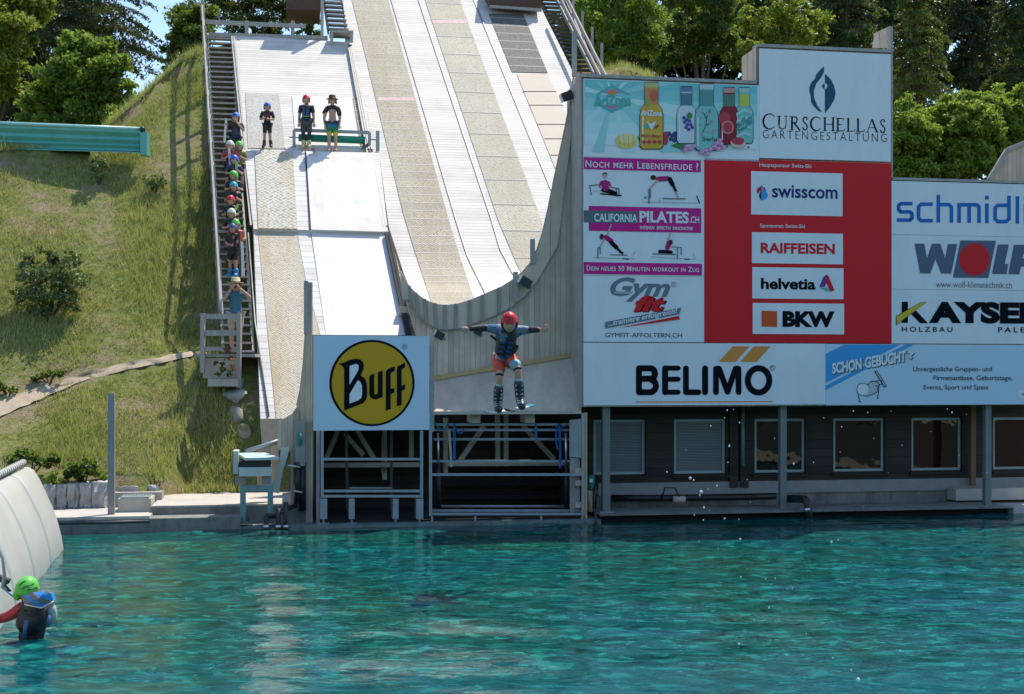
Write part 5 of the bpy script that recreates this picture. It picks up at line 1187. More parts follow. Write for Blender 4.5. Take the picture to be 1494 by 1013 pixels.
# roller bar on the ramp
yy = 219
rb = thing('roller_barrier', 'grey steel frame with green padded roller across the ramp behind the two boys', 'barrier', lp(484, yy, .05))
RA, RB = lp(429, 214, 0), lp(539, 217.5, 0); hz = 24 * RA.y / FPX
mb = MB(); mb.bar(RA, RA + E3 * hz, .09, .09, M['steel'], E2); mb.build('post', rb)
mb = MB(); mb.bar(RB, RB + E3 * hz, .09, .09, M['steel'], E2); mb.build('post', rb)
mb = MB(); mb.bar(RA + E3 * hz, RB + E3 * hz, .09, .09, M['steel'], E2); mb.build('top_bar', rb)
mb = MB(); d = (RB - RA).normalized(); a = RA + E3 * hz * .55 - d * .15; b_ = RB + E3 * hz * .52 + d * .05; mb.tube([a, a + d * .3], .02, M['steel_grey'], 6); mb.build('axle', rb)
mb = MB(); mb.tube([a + d * .28, b_ - d * .18], .11, paint('green_roller_vinyl', (.015, .22, .15), .5), 14); mb.build('roller', rb)
pd = MB(); q = lp(551, 221, .02); pd.bar(q, q + E3 * .62, .11, .05, M['steel'], E2); pd.bar(q + E3 * .35 - E1 * .2, q + E3 * .35, .04, .04, M['steel'], E3); pd = pd.build('signal_paddle', loc=q); tag(pd, 'small grey upright paddle post right of the green roller', 'post')
# upper platform pieces
up = thing('platform_rail', 'grey wooden rail along the top of the narrow ramp in front of the trees', 'railing', lp(380, 52))
a = lp(300, 50); b_ = lp(446, 54)
mb = MB(); mb.bar(a + E3 * .42 , b_ + E3 * .36, .06, .14, M['wood_grey']); mb.build('top_rail', up)
mb = MB(); mb.bar(a + E1 * .1 - E3 * .02, lp(478, 56) , .12, .14, M['wood_grey']); mb.build('sill_beam', up)
for x in (360, 427): mb = MB(); q = lp(x, 52); mb.bar(q, q + E3 * .5, .12, .1, M['wood_grey'], E2); mb.build('post', up)
wbx = thing('wooden_step_box', 'open wooden step box at the foot of the upper stair flight', 'step', lp(497, 62))
q0 = lp(481, 64, .0); q1 = lp(515, 65, .0)
mb = MB(); mb.hexa([q0 + E3 * .32 - E2 * .3, q1 + E3 * .32 - E2 * .3, q1 + E3 * .32 + E2 * .5, q0 + E3 * .32 + E2 * .5] + [p + E3 * .08 for p in (q0 + E3 * .32 - E2 * .3, q1 + E3 * .32 - E2 * .3, q1 + E3 * .32 + E2 * .5, q0 + E3 * .32 + E2 * .5)], M['wood_grey']); mb.build('top_board', wbx)
for q in (q0 + E1 * .06, q1 - E1 * .06): mb = MB(); mb.bar(q - E2 * .25, q - E2 * .25 + E3 * .318, .1, .1, M['wood_grey'], E2); mb.build('leg', wbx)
wpst = MB(); q = lp(470, 56); wpst.bar(q, q + E3 * 1.9, .1, .1, M['sheet'], E2); wpst = wpst.build('roof_post', loc=q); tag(wpst, 'pale upright post beside the upper stair flight', 'post')
can = MB(); q = lp(443, 50); can.hexa([q + E1 * a_ + E2 * b__ + E3 * c_ for (a_, b__, c_) in ((-.6, -.2, .78), (.58, -.2, .8), (.58, 2.2, .95), (-.6, 2.2, .95), (-.6, -.2, 1.5), (.58, -.2, 1.5), (.58, 2.2, 1.9), (-.6, 2.2, 1.9))], M['wood_brown']); can = can.build('start_hut', loc=q); tag(can, 'dark brown timber start hut at the top beside the upper stairs', 'hut')
br = thing('start_platform', 'dark brown boxed start platform at the top of the broad ramp', 'platform', lp(748, 20))
q0, q1 = lp(712, 14, 0), lp(787, 19, 0)
mb = MB(); mb.hexa([q0 - E2 * .3, q1 - E2 * .3, q1 + E2 * 1.2 + E3 * .8, q0 + E2 * 1.2 + E3 * .8] + [p + E3 * .9 for p in (q0 - E2 * .3, q1 - E2 * .3, q1 + E2 * 1.2 + E3 * .5, q0 + E2 * 1.2 + E3 * .5)], M['wood_brown']); mb.build('box', br)
mb = MB(); mb.bar(q0 - E2 * .36, q1 - E2 * .36, .12, .10, M['wood_grey']); mb.build('edge_board', br)
# drops of spray thrown up over the pool
dm, nt, ns, ls, bb = _new('water_drop'); bb.inputs['Base Color'].default_value = (.8, .84, .86, 1); bb.inputs['Roughness'].default_value = .1; bb.inputs['Alpha'].default_value = .85
mb = MB(); mb.ellipsoid((0, 0, 0), (1, 1, 1.2), dm, 8, 6); d0 = mb.build('water_drop'); tag(d0, 'small white drop of splashed water flying above the pool', 'water drop', 'splash drops above the pool')
drops = [(973, 689, .8), (1007, 698, 1.6), (1012, 701, .9), (1023, 718, 1.7), (1021, 723, .9), (1027, 741, 1.1), (1046, 709, .9), (1064, 651, 1.2), (1062, 675, .6), (1037, 622, .8), (1061, 599, .8), (1070, 598, .5), (1079, 617, .8), (1057, 610, .5), (1057, 757, 1), (1013, 752, .6), (1026, 759, .7), (1078, 758, .6), (1033, 714, .6), (1035, 745, .5), (1158, 677, 1), (1080, 787, 1.2), (1213, 791, 1.2), (1223, 788, .8), (1081, 842, .8), (1117, 845, .7), (1131, 844, .8), (1156, 859, .8), (1122, 887, 1.1), (1252, 992, 1.7), (1242, 978, .8), (1313, 950, .7), (1078, 940, .9), (1228, 623, .6), (1245, 600, .7), (1266, 602, .6), (1389, 602, .9), (1382, 597, .6), (1316, 650, .5), (1187, 675, .6), (1100, 905, .5), (1048, 800, .5), (1243, 790, .5), (1020, 790, .5), (1300, 600, .4), (1410, 605, .4), (1090, 700, .5), (1095, 733, .5), (1001, 657, .5), (1130, 640, .5), (1202, 610, .5), (1275, 640, .4), (1358, 630, .4), (1226, 660, .4), (1296, 690, .4), (1400, 665, .5), (1440, 690, .5), (1340, 720, .4), (1260, 740, .4), (1176, 925, .5), (1215, 960, .6)]
for i, (x, y, s) in enumerate(drops):
    o = d0 if i == 0 else d0.copy()
    if i: COL.objects.link(o)
    o.location = at(x, y, 15 + (i * 7 % 10) * .22 if y < 900 else 12.2); k = s * .0105; o.scale = (k, k, k)
# ------------------------------------------------------------------ people
def skin_geo(pts, rads, edges, lev=1):
    me = bpy.data.meshes.new('skin'); me.from_pydata([tuple(p) for p in pts], edges, []); o = bpy.data.objects.new('skin', me); COL.objects.link(o)
    o.modifiers.new('s', 'SKIN'); sv = me.skin_vertices[0].data
    for i, r in enumerate(rads): sv[i].radius = (r, r) if isinstance(r, float) else r
    sv[0].use_root = True
    ss2 = o.modifiers.new('b', 'SUBSURF'); ss2.levels = lev
    dg = bpy.context.evaluated_depsgraph_get(); m2 = bpy.data.meshes.new_from_object(o.evaluated_get(dg))
    v = [Vector(p.co) for p in m2.vertices]; f = [tuple(p.vertices) for p in m2.polygons]
    bpy.data.objects.remove(o); bpy.data.meshes.remove(me); bpy.data.meshes.remove(m2); return v, f
RB0 = dict(pel=.082, abd=.074, chest=.084, nb=.055, neck=.034, shL=.044, shR=.044, elL=.029, elR=.029, wrL=.021, wrR=.021, hipL=.060, hipR=.060, knL=.037, knR=.037, anL=.027, anR=.027, toL=.024, toR=.024)
def joints(h, **ov):
    J = dict(pel=(0, 0, .53), abd=(0, 0, .61), chest=(0, 0, .725), nb=(0, 0, .80), neck=(0, -.004, .85), head=(0, -.012, .925),
             shL=(.108, 0, .795), shR=(-.108, 0, .795), elL=(.135, .01, .63), elR=(-.135, .01, .63), wrL=(.14, -.04, .485), wrR=(-.14, -.04, .485),
             hipL=(.05, 0, .50), hipR=(-.05, 0, .50), knL=(.058, -.012, .285), knR=(-.058, -.012, .285), anL=(.06, .012, .05), anR=(-.06, .012, .05), toL=(.072, -.075, .022), toR=(-.072, -.075, .022))
    J.update(ov); return {k: Vector(v) * h for k, v in J.items()}
BONES = [('pel', 'abd'), ('abd', 'chest'), ('chest', 'nb'), ('nb', 'neck'), ('nb', 'shL'), ('nb', 'shR'), ('shL', 'elL'), ('elL', 'wrL'), ('shR', 'elR'), ('elR', 'wrR'), ('pel', 'hipL'), ('pel', 'hipR'), ('hipL', 'knL'), ('knL', 'anL'), ('anL', 'toL'), ('hipR', 'knR'), ('knR', 'anR'), ('anR', 'toR')]
def hand(mb, wr, el, h, side, curl=.5, m=None):
    m = m or M['skin']; d = (wr - el).normalized(); side_v = d.cross(V(0, 1, 0)); side_v = (side_v if side_v.length > .2 else d.cross(V(1, 0, 0))).normalized(); nrm = d.cross(side_v).normalized()
    pl = .048 * h; w = .026 * h; c = wr + d * pl * .55
    R_ = Matrix((side_v, nrm, d)).transposed()
    mb.ellipsoid(c, (w, w * .5, pl * .75), m, 10, 7, R_)
    for i, ln in enumerate((.040, .046, .043, .034)):
        b = wr + d * pl + side_v * w * (.72 - i * .48); p1 = b + d * ln * h * .5 + nrm * ln * h * .15 * curl * 2; p2 = p1 + d * ln * h * .4 * (1 - curl) + nrm * ln * h * .45 * curl
        mb.tube([b - d * .01 * h, b + d * ln * h * .1, p1, p2], [.0062 * h, .006 * h, .0052 * h, .004 * h], m, 6)
    b = wr + d * pl * .35 + side_v * w * .9; mb.tube([b, b + (side_v * .7 + d * .7) * .02 * h, b + (side_v * .7 + d * 1.4) * .030 * h], [.0075 * h, .007 * h, .005 * h], m, 6)
def head_geo(mb, c, h, R_, k=1.0):
    r = .058 * h * k
    def fn(p):
        x, y, z = p.x / r, p.y / r, p.z / r
        if z < 0: x *= 1 - .28 * min(1, -z / 1.25) ** 1.5; y = y * (1 - .10 * -z) - .12 * (-z) * (1 if y < 0 else .2)
        if y < 0 and abs(x) < .3:
            b = max(0, 1 - abs(x) / .26)
            if -.35 < z < .12: y -= .30 * b * (1 - abs(z + .22) / .36 if z < .12 else 0)
            if -.75 < z < -.5: y -= .05 * b
            if z < -.95: y -= .10 * b
        if y < -.6 and .02 < z < .28 and .2 < abs(x) < .55: y += .07
        return V(x * r, y * r * 1.12, z * r)
    mb.ellipsoid(c, (r, r * 1.05, r * 1.32), M['skin'], 22, 18, R_, fn)
    for s in (-1, 1):
        mb.ellipsoid(c + R_ @ V(s * .36 * r, -1.02 * r, .12 * r), (.13 * r, .07 * r, .075 * r), M['eye'], 8, 6, R_)
        mb.tube([c + R_ @ V(s * .22 * r, -1.08 * r, .28 * r), c + R_ @ V(s * .40 * r, -1.05 * r, .33 * r), c + R_ @ V(s * .55 * r, -.94 * r, .28 * r)], .035 * r, M['hair'], 5)
        mb.ellipsoid(c + R_ @ V(s * 1.0 * r, .08 * r, -.05 * r), (.09 * r, .2 * r, .3 * r), M['skin'], 8, 6, R_)
    mb.ellipsoid(c + R_ @ V(0, -1.06 * r, -.62 * r), (.27 * r, .07 * r, .07 * r), M['lip'], 10, 5, R_)
    return r
def helmet(par, c, r, R_, m, vents=True):
    def fn(p):
        x, y, z = p.x / r, p.y / r, p.z / r
        if y < -.25 and z < .42: z = .42 + (z - .42) * max(0, 1 - (-y - .25) * 2.6) if y > -.64 else .42 + (z - .42) * .03
        return V(x * r, y * r, z * r)
    mb = MB(); mb.ellipsoid(c, (1.27 * r, 1.42 * r, 1.66 * r), m, 26, 13, R_, fn, 0, math.radians(116)); o = mb.build('helmet'); o.parent = par
    so_ = o.modifiers.new('thick', 'SOLIDIFY'); so_.thickness = r * .10; so_.offset = -1
    mb = MB()
    for s in (-1, 1): mb.tube([c + R_ @ V(s * 1.12 * r, -.1 * r, -.5 * r), c + R_ @ V(s * .8 * r, -.5 * r, -1.15 * r), c + R_ @ V(0, -.75 * r, -1.42 * r)], .07 * r, M['black'], 5)
    o2 = mb.build('chin_strap'); o2.parent = o
    if vents:
        mb = MB()
        for s in (-.35, 0, .35): mb.ellipsoid(c + R_ @ V(s * r * 1.2, -.75 * r, 1.34 * r - abs(s) * .3 * r), (.07 * r, .16 * r, .05 * r), M['black'], 8, 5, R_ @ Matrix.Rotation(-.6, 3, 'X'))
        o3 = mb.build('vent'); o3.parent = o
    return o
def jp(J, tok):
    if isinstance(tok, str): return J[tok], RB0[tok]
    a, b, f = tok; return J[a].lerp(J[b], f), RB0[a] + (RB0[b] - RB0[a]) * f
def cloth(par, name, J, h, edges, grow, m, root=0, rs=1.0, lev=1):
    toks = []; E = []
    for a, b in edges:
        for t in (a, b):
            if t not in toks: toks.append(t)
        E.append((toks.index(a), toks.index(b)))
    P_ = [jp(J, t)[0] for t in toks]; R_ = [jp(J, t)[1] * h * rs + grow for t in toks]
    v, f = skin_geo(P_, R_, E, lev); mb = MB(); mb.add(v, f, m, True); ob = MB.build(mb, name); ob.parent = par; return ob
TORSO = [('abd', 'chest'), ('chest', 'nb'), ('nb', 'shL'), ('nb', 'shR')]
def sleeves(f): return [('shL', ('shL', 'elL', f) if f < 1 else 'elL'), ('shR', ('shR', 'elR', f) if f < 1 else 'elR')]
LONG = [('shL', 'elL'), ('elL', ('elL', 'wrL', .95)), ('shR', 'elR'), ('elR', ('elR', 'wrR', .95))]
def legs(f): return [('pel', 'hipL'), ('pel', 'hipR'), ('hipL', ('hipL', 'knL', f)), ('hipR', ('hipR', 'knR', f))]
LONGLEG = [('pel', 'hipL'), ('pel', 'hipR'), ('hipL', 'knL'), ('knL', ('knL', 'anL', .9)), ('hipR', 'knR'), ('knR', ('knR', 'anR', .9))]
def person(label, loc, h, J, head=None, yaw=0., pitch=0., wear=(), group=None, rot=0., curl=.5, hk=1.0, torso_r=1.0, handm=None):
    root = thing('person', label, 'person', loc, group); root.rotation_euler = (0, 0, rot)
    names = list(J.keys()); names.remove('head'); names.remove('pel'); names = ['pel'] + names
    v, f = skin_geo([J[n] for n in names], [RB0[n] * h * (torso_r if n in ('pel', 'abd', 'chest') else 1) for n in names], [(names.index(a), names.index(b)) for a, b in BONES], 1)
    mb = MB(); mb.add(v, f, M['skin'], True); R_ = Matrix.Rotation(yaw, 3, 'Z') @ Matrix.Rotation(pitch, 3, 'X')
    r = head_geo(mb, J['head'], h, R_, hk); nk = J['neck']
    mb.tube([J['nb'], nk, J['head'] - R_ @ V(0, 0, .4 * r)], [.04 * h, .034 * h, .036 * h], M['skin'], 10)
    for s in 'LR': hand(mb, J['wr' + s], J['el' + s], h, s, curl, handm)
    b = mb.build('body'); b.parent = root
    for (nm, edges, grow, m) in wear: cloth(root, nm, J, h, edges, grow, m)
    if head: head(root, J['head'], r, R_)
    return root
hm = lambda name, col, v=True: (lambda root, c, r, R_: helmet(root, c, r, R_, mat(name, col, .42, var=.06, vs=9, spec=.35), v))
WET = mat('black_wetsuit', (.016, .017, .02), .55, var=.4, vs=14, bump=.5, bs=16); WETB = mat('dark_blue_wetsuit', (.02, .035, .075), .6, var=.3, vs=10)
VEST = mat('black_life_vest', (.02, .022, .026), .55, var=.3, vs=12, bump=.4, bs=14); VRED = mat('red_vest_panel', (.40, .03, .04), .55); VBLU = mat('blue_vest_panel', (.035, .12, .32), .55)
BOOT = mat('black_ski_boot', (.03, .03, .034), .35, var=.3, vs=15); SOCK = mat('teal_sock', (.01, .16, .17), .8); YBOOT = mat('yellow_ski_boot', (.55, .50, .24), .35, var=.2)
BLU = (.02, .13, .50); GRN = (.10, .50, .06); RED = (.55, .02, .025); WHT_ = (.62, .62, .60); SKY_ = (.03, .36, .52); NVB = (.03, .10, .20)
BO = lambda f: [('anL', 'toL'), (('knL', 'anL', f), 'anL')]
def boots(f): return [[(('knL', 'anL', f), 'anL'), ('anL', ('anL', 'toL', 1.3))], [(('knR', 'anR', f), 'anR'), ('anR', ('anR', 'toR', 1.3))]]
SHIRT = TORSO + sleeves(.8) + [('pel', 'abd')]
def bib(root, J, h, m, k=1.0, dy=None):
    """front panels of a vest with buckle straps, proud of the chest"""
    a, b = J['abd'], J['chest']; up_ = (J['nb'] - a).normalized(); rt = (J['shL'] - J['shR']).normalized(); fw = rt.cross(up_).normalized()
    if fw.y > 0 and dy is None: fw = -fw
    rr = .096 * h * k; mb = MB()
    for i in range(4):
        c = a.lerp(J['nb'], .05 + .22 * i) + fw * rr
        for s in (-1, 1):
            q = c + rt * s * .036 * h; mb.bar(q - rt * .022 * h, q + rt * .022 * h, .02, .026 * h, m, up_)
    o = mb.build('vest_panel'); o.parent = root
    mb = MB()
    for i in range(3):
        c = a.lerp(J['nb'], .16 + .24 * i) + fw * (rr + .012); mb.bar(c - rt * .07 * h, c + rt * .07 * h, .012, .014 * h, M['black'], up_)
    o2 = mb.build('buckle_strap'); o2.parent = root
def std_wear(suit, vest=None, shorts=.85, boot=None, sl=.8, extra=()):
    W = [('shirt', TORSO + sleeves(sl) + [('pel', 'abd')], .010, suit), ('shorts', legs(shorts), .010, WET)]
    if vest: W.append(('life_vest', TORSO[:2] + [('nb', ('nb', 'shL', .75)), ('nb', ('nb', 'shR', .75)), (('pel', 'abd', .5), 'abd')], .024, vest))
    if boot:
        for e in boots(.35): W.append(('boot', e, .020, boot))
    return W + list(extra)
def local(J0, loc): return {k: Vector(v) - Vector(loc) for k, v in J0.items()}

# --- the jumper, joints measured in the photograph at their own depths
YJ = 19.5
zj = zz(640, 430, .1876)
def j_(x, y, dy=0.): p = zj(x, y); return at(p[0], p[1], YJ + dy)
JW = dict(pel=j_(505, 490, .10), abd=j_(510, 435, .03), chest=j_(530, 345, -.08), nb=j_(543, 285, -.14), neck=j_(548, 262, -.20), head=j_(550, 220, -.28),
          shR=j_(465, 268, -.12), shL=j_(628, 278, -.12), elR=j_(345, 258, -.10), elL=j_(718, 275, -.16), wrR=j_(226, 268, -.16), wrL=j_(800, 272, -.22),
          hipR=j_(465, 515, .08), hipL=j_(560, 505, .08), knR=j_(474, 622, -.30), knL=j_(615, 575, -.32), anR=j_(459, 845, -.05), anL=j_(632, 815, -.08), toR=j_(466, 893, -.24), toL=j_(648, 868, -.26))
lc = at(738, 600, YJ); JJ = local(JW, lc); hJ = 1.58
PRINT = mat('blue_grey_patterned_rash_top', (.05, .075, .085), .6, var=.4, vs=16); BLK_SL = WET
TOPB = brushmat('blue_mottled_rash_top', (.035, .14, .36), .5, .9, .95, 0, (.12, .15, .16), .9)
def mot():
    m, nt, ns, ls, b = _new('blue_and_grey_mottled_top'); co = ns.new('ShaderNodeTexCoord').outputs['Object']
    n = _noise(ns, ls, co, 9, 3, .6); ls.new(_ramp(ns, ls, n, [(.38, (.10, .13, .13)), (.47, (.16, .20, .20)), (.52, (.03, .16, .42)), (.62, (.02, .05, .10))]), b.inputs['Base Color']); b.inputs['Roughness'].default_value = .6; return m
MOT = mot(); ORS = mat('orange_red_board_shorts', (.62, .07, .025), .65, var=.16, vs=9, bump=.5, bs=12); TQS = mat('turquoise_shorts_panel', (.16, .36, .40), .65, var=.1); KNEE = mat('black_knee_pad', (.015, .015, .018), .7)
jump = person('young skier in red helmet flying with arms spread above the kicker lip', lc, hJ, JJ, hm('red_helmet', RED), 0, .38,
    wear=[('rash_top', TORSO + [('nb', ('nb', 'neck', .8)), ('shL', ('shL', 'elL', .98)), ('shR', ('shR', 'elR', .85)), ('pel', 'abd')], .014, MOT),
          ('sleeve', [(('shR', 'elR', .5), 'elR'), ('elR', ('elR', 'wrR', .97))], .011, WET), ('sleeve', [(('shL', 'elL', .7), 'elL'), ('elL', ('elL', 'wrL', .97))], .010, WET),
          ('life_vest', [(('pel', 'abd', .2), 'abd'), ('abd', 'chest'), ('chest', ('chest', 'nb', .95)), (('chest', 'nb', .95), ('nb', 'shL', .6)), (('chest', 'nb', .95), ('nb', 'shR', .6))], .034, VEST),
          ('board_shorts', [(('pel', 'abd', .55), 'pel'), ('pel', 'hipL'), ('pel', 'hipR'), ('hipR', ('hipR', 'knR', .92)), ('hipL', ('hipL', 'knL', .70))], .020, ORS),
          ('shorts_leg_panel', [(('hipL', 'knL', .42), ('hipL', 'knL', .95))], .030, TQS),
          ('knee_pad', [(('hipR', 'knR', .90), ('knR', 'anR', .08))], .022, KNEE), ('knee_pad', [(('hipL', 'knL', .90), ('knL', 'anL', .08))], .022, KNEE),
          ('ski_boot', [(('knR', 'anR', .33), 'anR'), ('anR', ('anR', 'toR', 1.35))], .032, BOOT), ('ski_boot', [(('knL', 'anL', .33), 'anL'), ('anL', ('anL', 'toL', 1.35))], .032, BOOT)], curl=.25, hk=1.12)
bib(jump, JJ, hJ, mat('navy_vest_panel', (.025, .07, .20), .6, var=.4, vs=12), 1.26)
BM = mat('grey_boot_buckle', (.50, .52, .50), .35); GM_ = mat('lime_boot_trim', (.25, .50, .08), .4); LIN = mat('pale_blue_boot_liner', (.25, .50, .58), .7)
for s in 'LR':
    kn, an, to = JJ['kn' + s], JJ['an' + s], JJ['to' + s]; ax = (an - kn).normalized(); mb = MB()
    for f in (.55, .68, .82): c = kn.lerp(an, f); mb.bar(c + V(-.055, -.058, 0), c + V(.055, -.058, 0), .02, .022, BM, V(0, 0, 1))
    for f in (.15, .5, .8): c = an.lerp(to, f); mb.bar(c + V(-.06, -.045, .03), c + V(.06, -.045, .03), .02, .022, BM, V(0, 0, 1))
    o = mb.build('boot_buckle'); o.parent = jump
    mb = MB(); c = kn.lerp(an, .37); mb.ellipsoid(c + V(0, -.03, 0), (.04, .045, .028), LIN, 10, 7); o = mb.build('boot_liner'); o.parent = jump
mb = MB(); p = JJ['chest']; mb.tube([p + V(-.16, -.02, -.02), p + V(-.20, -.05, .02), p + V(-.25, -.06, .05)], .016, M['black'], 6); o = mb.build('loose_strap'); o.parent = jump
def ski(label, a, b, c, w, mt, mtip, group=None, up=V(0, 0, 1), nm='ski', mtail=None):
    """ski from tail a over middle b to tip c"""
    a, b, c = Vector(a), Vector(b), Vector(c); n = 12; pts = []
    for i in range(n + 1):
        u = i / n; q = a.lerp(b, u * 2) if u < .5 else b.lerp(c, u * 2 - 1)
        if u > .85: q = q + up * .045 * ((u - .85) / .15) ** 2
        pts.append(q)
    d = (c - a).normalized(); sd_ = d.cross(up).normalized(); nn = sd_.cross(d).normalized(); vs = []
    for i, q in enumerate(pts):
        u = i / n; ww = w / 2 * (1.0 - .18 * math.sin(math.pi * u)) * (min(1, (1 - u) * 9 + .25)) ** .5
        vs += [q - sd_ * ww, q + sd_ * ww, q + sd_ * ww + nn * .014, q - sd_ * ww + nn * .014]
    mb = MB(); N = len(pts); f1 = [(4 * i + k, 4 * i + (k + 1) % 4, 4 * i + 4 + (k + 1) % 4, 4 * i + 4 + k) for i in range(N - 1) for k in range(4)]
    k_ = (N - 4) * 4; mb.add(vs, f1[:12] + [(3, 2, 1, 0)], mtail or mt); mb.add(vs, f1[12:k_], mt); mb.add(vs, f1[k_:] + [(4 * N - 4, 4 * N - 3, 4 * N - 2, 4 * N - 1)], mtip or mt)
    o = mb.build(nm, loc=b); tag(o, label, 'ski', group); return o
WSK = mat('white_ski', (.70, .70, .66), .55, var=.1, vs=8); BSK = mat('black_ski', (.03, .03, .035), .3); TSK = mat('turquoise_ski_tip', (.02, .22, .30), .3); OSK = mat('orange_ski', (.60, .16, .05), .35); GSK = mat('grey_ski', (.30, .31, .33), .35); LSK = mat('lime_ski', (.30, .55, .10), .35)
w = jump.location; fR, fL = Vector(lc) + JJ['toR'], Vector(lc) + JJ['toL']
# skis point towards the pool and camera, just under the boots
sR0 = at(733, 601, YJ - .05); ski('white ski under the skiers boot at the left, tip pointing left', at(741, 599, YJ + .45), sR0, at(706, 603.5, YJ - .55), .105, WSK, WSK, 'skis of the jumping rider', V(0, -.25, 1).normalized())
sL0 = at(758, 596.5, YJ - .05); ski('white ski with turquoise tail under the skiers boot at the right', at(778, 591.5, YJ + .35), sL0, at(738, 602, YJ - .6), .11, WSK, BSK, 'skis of the jumping rider', V(0, -.35, 1).normalized(), mtail=TSK)
# --- on the ramp
def on_ramp(x, y): return lp(x, y, .03)
HK = 1.0
L1 = on_ramp(390, 216)
P1 = person('boy in blue helmet and teal socks standing on the ramp with hands together', L1, 1.32, joints(1.32, elR=(-.16, -.02, .64), wrR=(-.05, -.13, .645), elL=(.16, -.02, .63), wrL=(.06, -.13, .63), knL=(.062, -.01, .285), anL=(.08, .01, .05), toL=(.10, -.07, .022), anR=(-.075, .01, .05), toR=(-.085, -.075, .022)), hm('blue_helmet', BLU), .05, .15,
     std_wear(WET, None, .95, BOOT, .9, [('sock', [(('knL', 'anL', .35), 'anL')], .012, SOCK), ('sock', [(('knR', 'anR', .35), 'anR')], .012, SOCK)]), hk=1.15)
bib(P1, joints(1.32), 1.32, VRED, 1.05)
L2 = on_ramp(447, 217)
P2 = person('youth in red helmet with blue vest and yellow ski boots standing on the ramp', L2, 1.58, joints(1.58, wrL=(.145, -.02, .47), wrR=(-.135, -.03, .47), anL=(.045, .01, .05), anR=(-.045, .01, .05)), hm('red_helmet', RED), .1, .0,
     [('shirt', TORSO + sleeves(.85) + [('pel', 'abd')], .012, WET), ('life_vest', TORSO[:2] + [(('pel', 'abd', .6), 'abd')], .026, WETB), ('shorts', legs(1.0), .026, mat('dark_grey_shorts', (.07, .07, .075), .7)), ('leggings', LONGLEG, .006, WET)] + [('ski_boot', e, .03, YBOOT) for e in boots(.45)], hk=1.05)
bib(P2, joints(1.58), 1.58, VBLU, 1.1)
mb = MB(); mb.tube([joints(1.58)['abd'] + V(x * .125, -.125 * math.sqrt(max(0, 1 - x * x)) , -.02) for x in (-1, -.7, -.35, 0, .35, .7, 1)], .018, mat('lime_belt', (.40, .55, .05), .6), 6); o = mb.build('belt'); o.parent = P2
L3 = on_ramp(485, 222.5); h3 = 1.66
def grad_shorts():
    m, nt, ns, ls, b = _new('blue_green_yellow_board_shorts'); co = ns.new('ShaderNodeTexCoord').outputs['Object']; sp = ns.new('ShaderNodeSeparateXYZ'); ls.new(co, sp.inputs[0])
    z = _math(ns, ls, 'DIVIDE', sp.outputs[2], h3)
    ls.new(_ramp(ns, ls, z, [(.33, (.62, .45, .02)), (.345, (.62, .45, .02)), (.355, (.16, .36, .06)), (.40, (.04, .25, .10)), (.46, (.02, .17, .28)), (.50, (.02, .12, .24)), (.51, (.03, .03, .035))]), b.inputs['Base Color']); b.inputs['Roughness'].default_value = .7; return m
def hat(mt, brim=2.0, crown=1.25, band=None):
    def f(root, c, r, R_):
        mb = MB(); pts = [(0, 2.05), (.75 * crown, 2.0), (.95 * crown, 1.75), (1.0 * crown, .75), (brim * .8, .62), (brim, .66), (brim, .60), (brim * .8, .55), (.9 * crown, .6)]
        n = 20; vs = [c + R_ @ V(q[0] * r * math.cos(a), q[0] * r * 1.08 * math.sin(a), q[1] * r * .95) for q in pts for a in [2 * math.pi * i / n for i in range(n)]]
        fs = [(j * n + i, (j + 1) * n + i, (j + 1) * n + (i + 1) % n, j * n + (i + 1) % n) for j in range(len(pts) - 1) for i in range(n)]
        mb.add(vs, fs, mt, True); o = mb.build('hat'); o.parent = root
        if band: mb = MB(); mb.tube([c + R_ @ V(1.02 * crown * r * math.cos(a), 1.1 * crown * r * math.sin(a), .85 * r) for a in [2 * math.pi * i / 16 for i in range(17)]], .08 * r, band, 6); b2 = mb.build('hat_band'); b2.parent = o
        mb = MB()
        for s in (-1, 1):
            for q in range(4): mb.ellipsoid(c + R_ @ V(s * (1.0 + .05 * q) * r, (.1 + .2 * q) * r - .2 * r, (-.15 - .1 * (q % 2)) * r), (.28 * r, .3 * r, .62 * r), M['hair'], 8, 6, R_)
        mb.ellipsoid(c + R_ @ V(0, .45 * r, .1 * r), (.98 * r, .8 * r, 1.0 * r), M['hair'], 12, 8, R_); b3 = mb.build('hair'); b3.parent = root
    return f
J3 = joints(h3, elR=(-.15, .0, .62), wrR=(-.125, -.04, .475), wrL=(.13, -.05, .475), anL=(.062, .01, .05), anR=(-.062, .01, .05))
P3 = person('bare chested youth in dark hat with black jacket and gradient shorts on the ramp', L3, h3, J3, hat(mat('dark_felt_hat', (.035, .028, .024), .8), 1.95, 1.15), 0, .05,
     [('jacket', [('nb', 'shL'), ('nb', 'shR'), ('shL', ('shL', 'elL', .95)), (('nb', 'shL', .5), ('abd', 'shL', .55)), ('shR', ('shR', 'elR', .5))], .020, WET), ('board_shorts', legs(1.02), .024, grad_shorts())], torso_r=.86)
mb = MB(); q = J3['abd']; mb.tube([J3['nb'] + V(-.16, -.06, -.02), J3['nb'] + V(-.24, -.05, -.11), J3['nb'] + V(-.30, -.02, -.17)], [.06, .05, .015], WET, 8); o = mb.build('jacket_flap'); o.parent = P3
ski('orange ski tip lying on the ramp lip beside the yellow boots', lp(448, 219, .27), lp(456, 218, .29), lp(464, 215, .33), .10, OSK, OSK, 'skis lying on the ramp lip')
ski('grey ski tip hanging over the ramp lip beside the yellow boots', lp(456, 216, .26), lp(457.5, 219, .262), lp(459, 224.5, .262), .11, GSK, GSK, 'skis lying on the ramp lip')
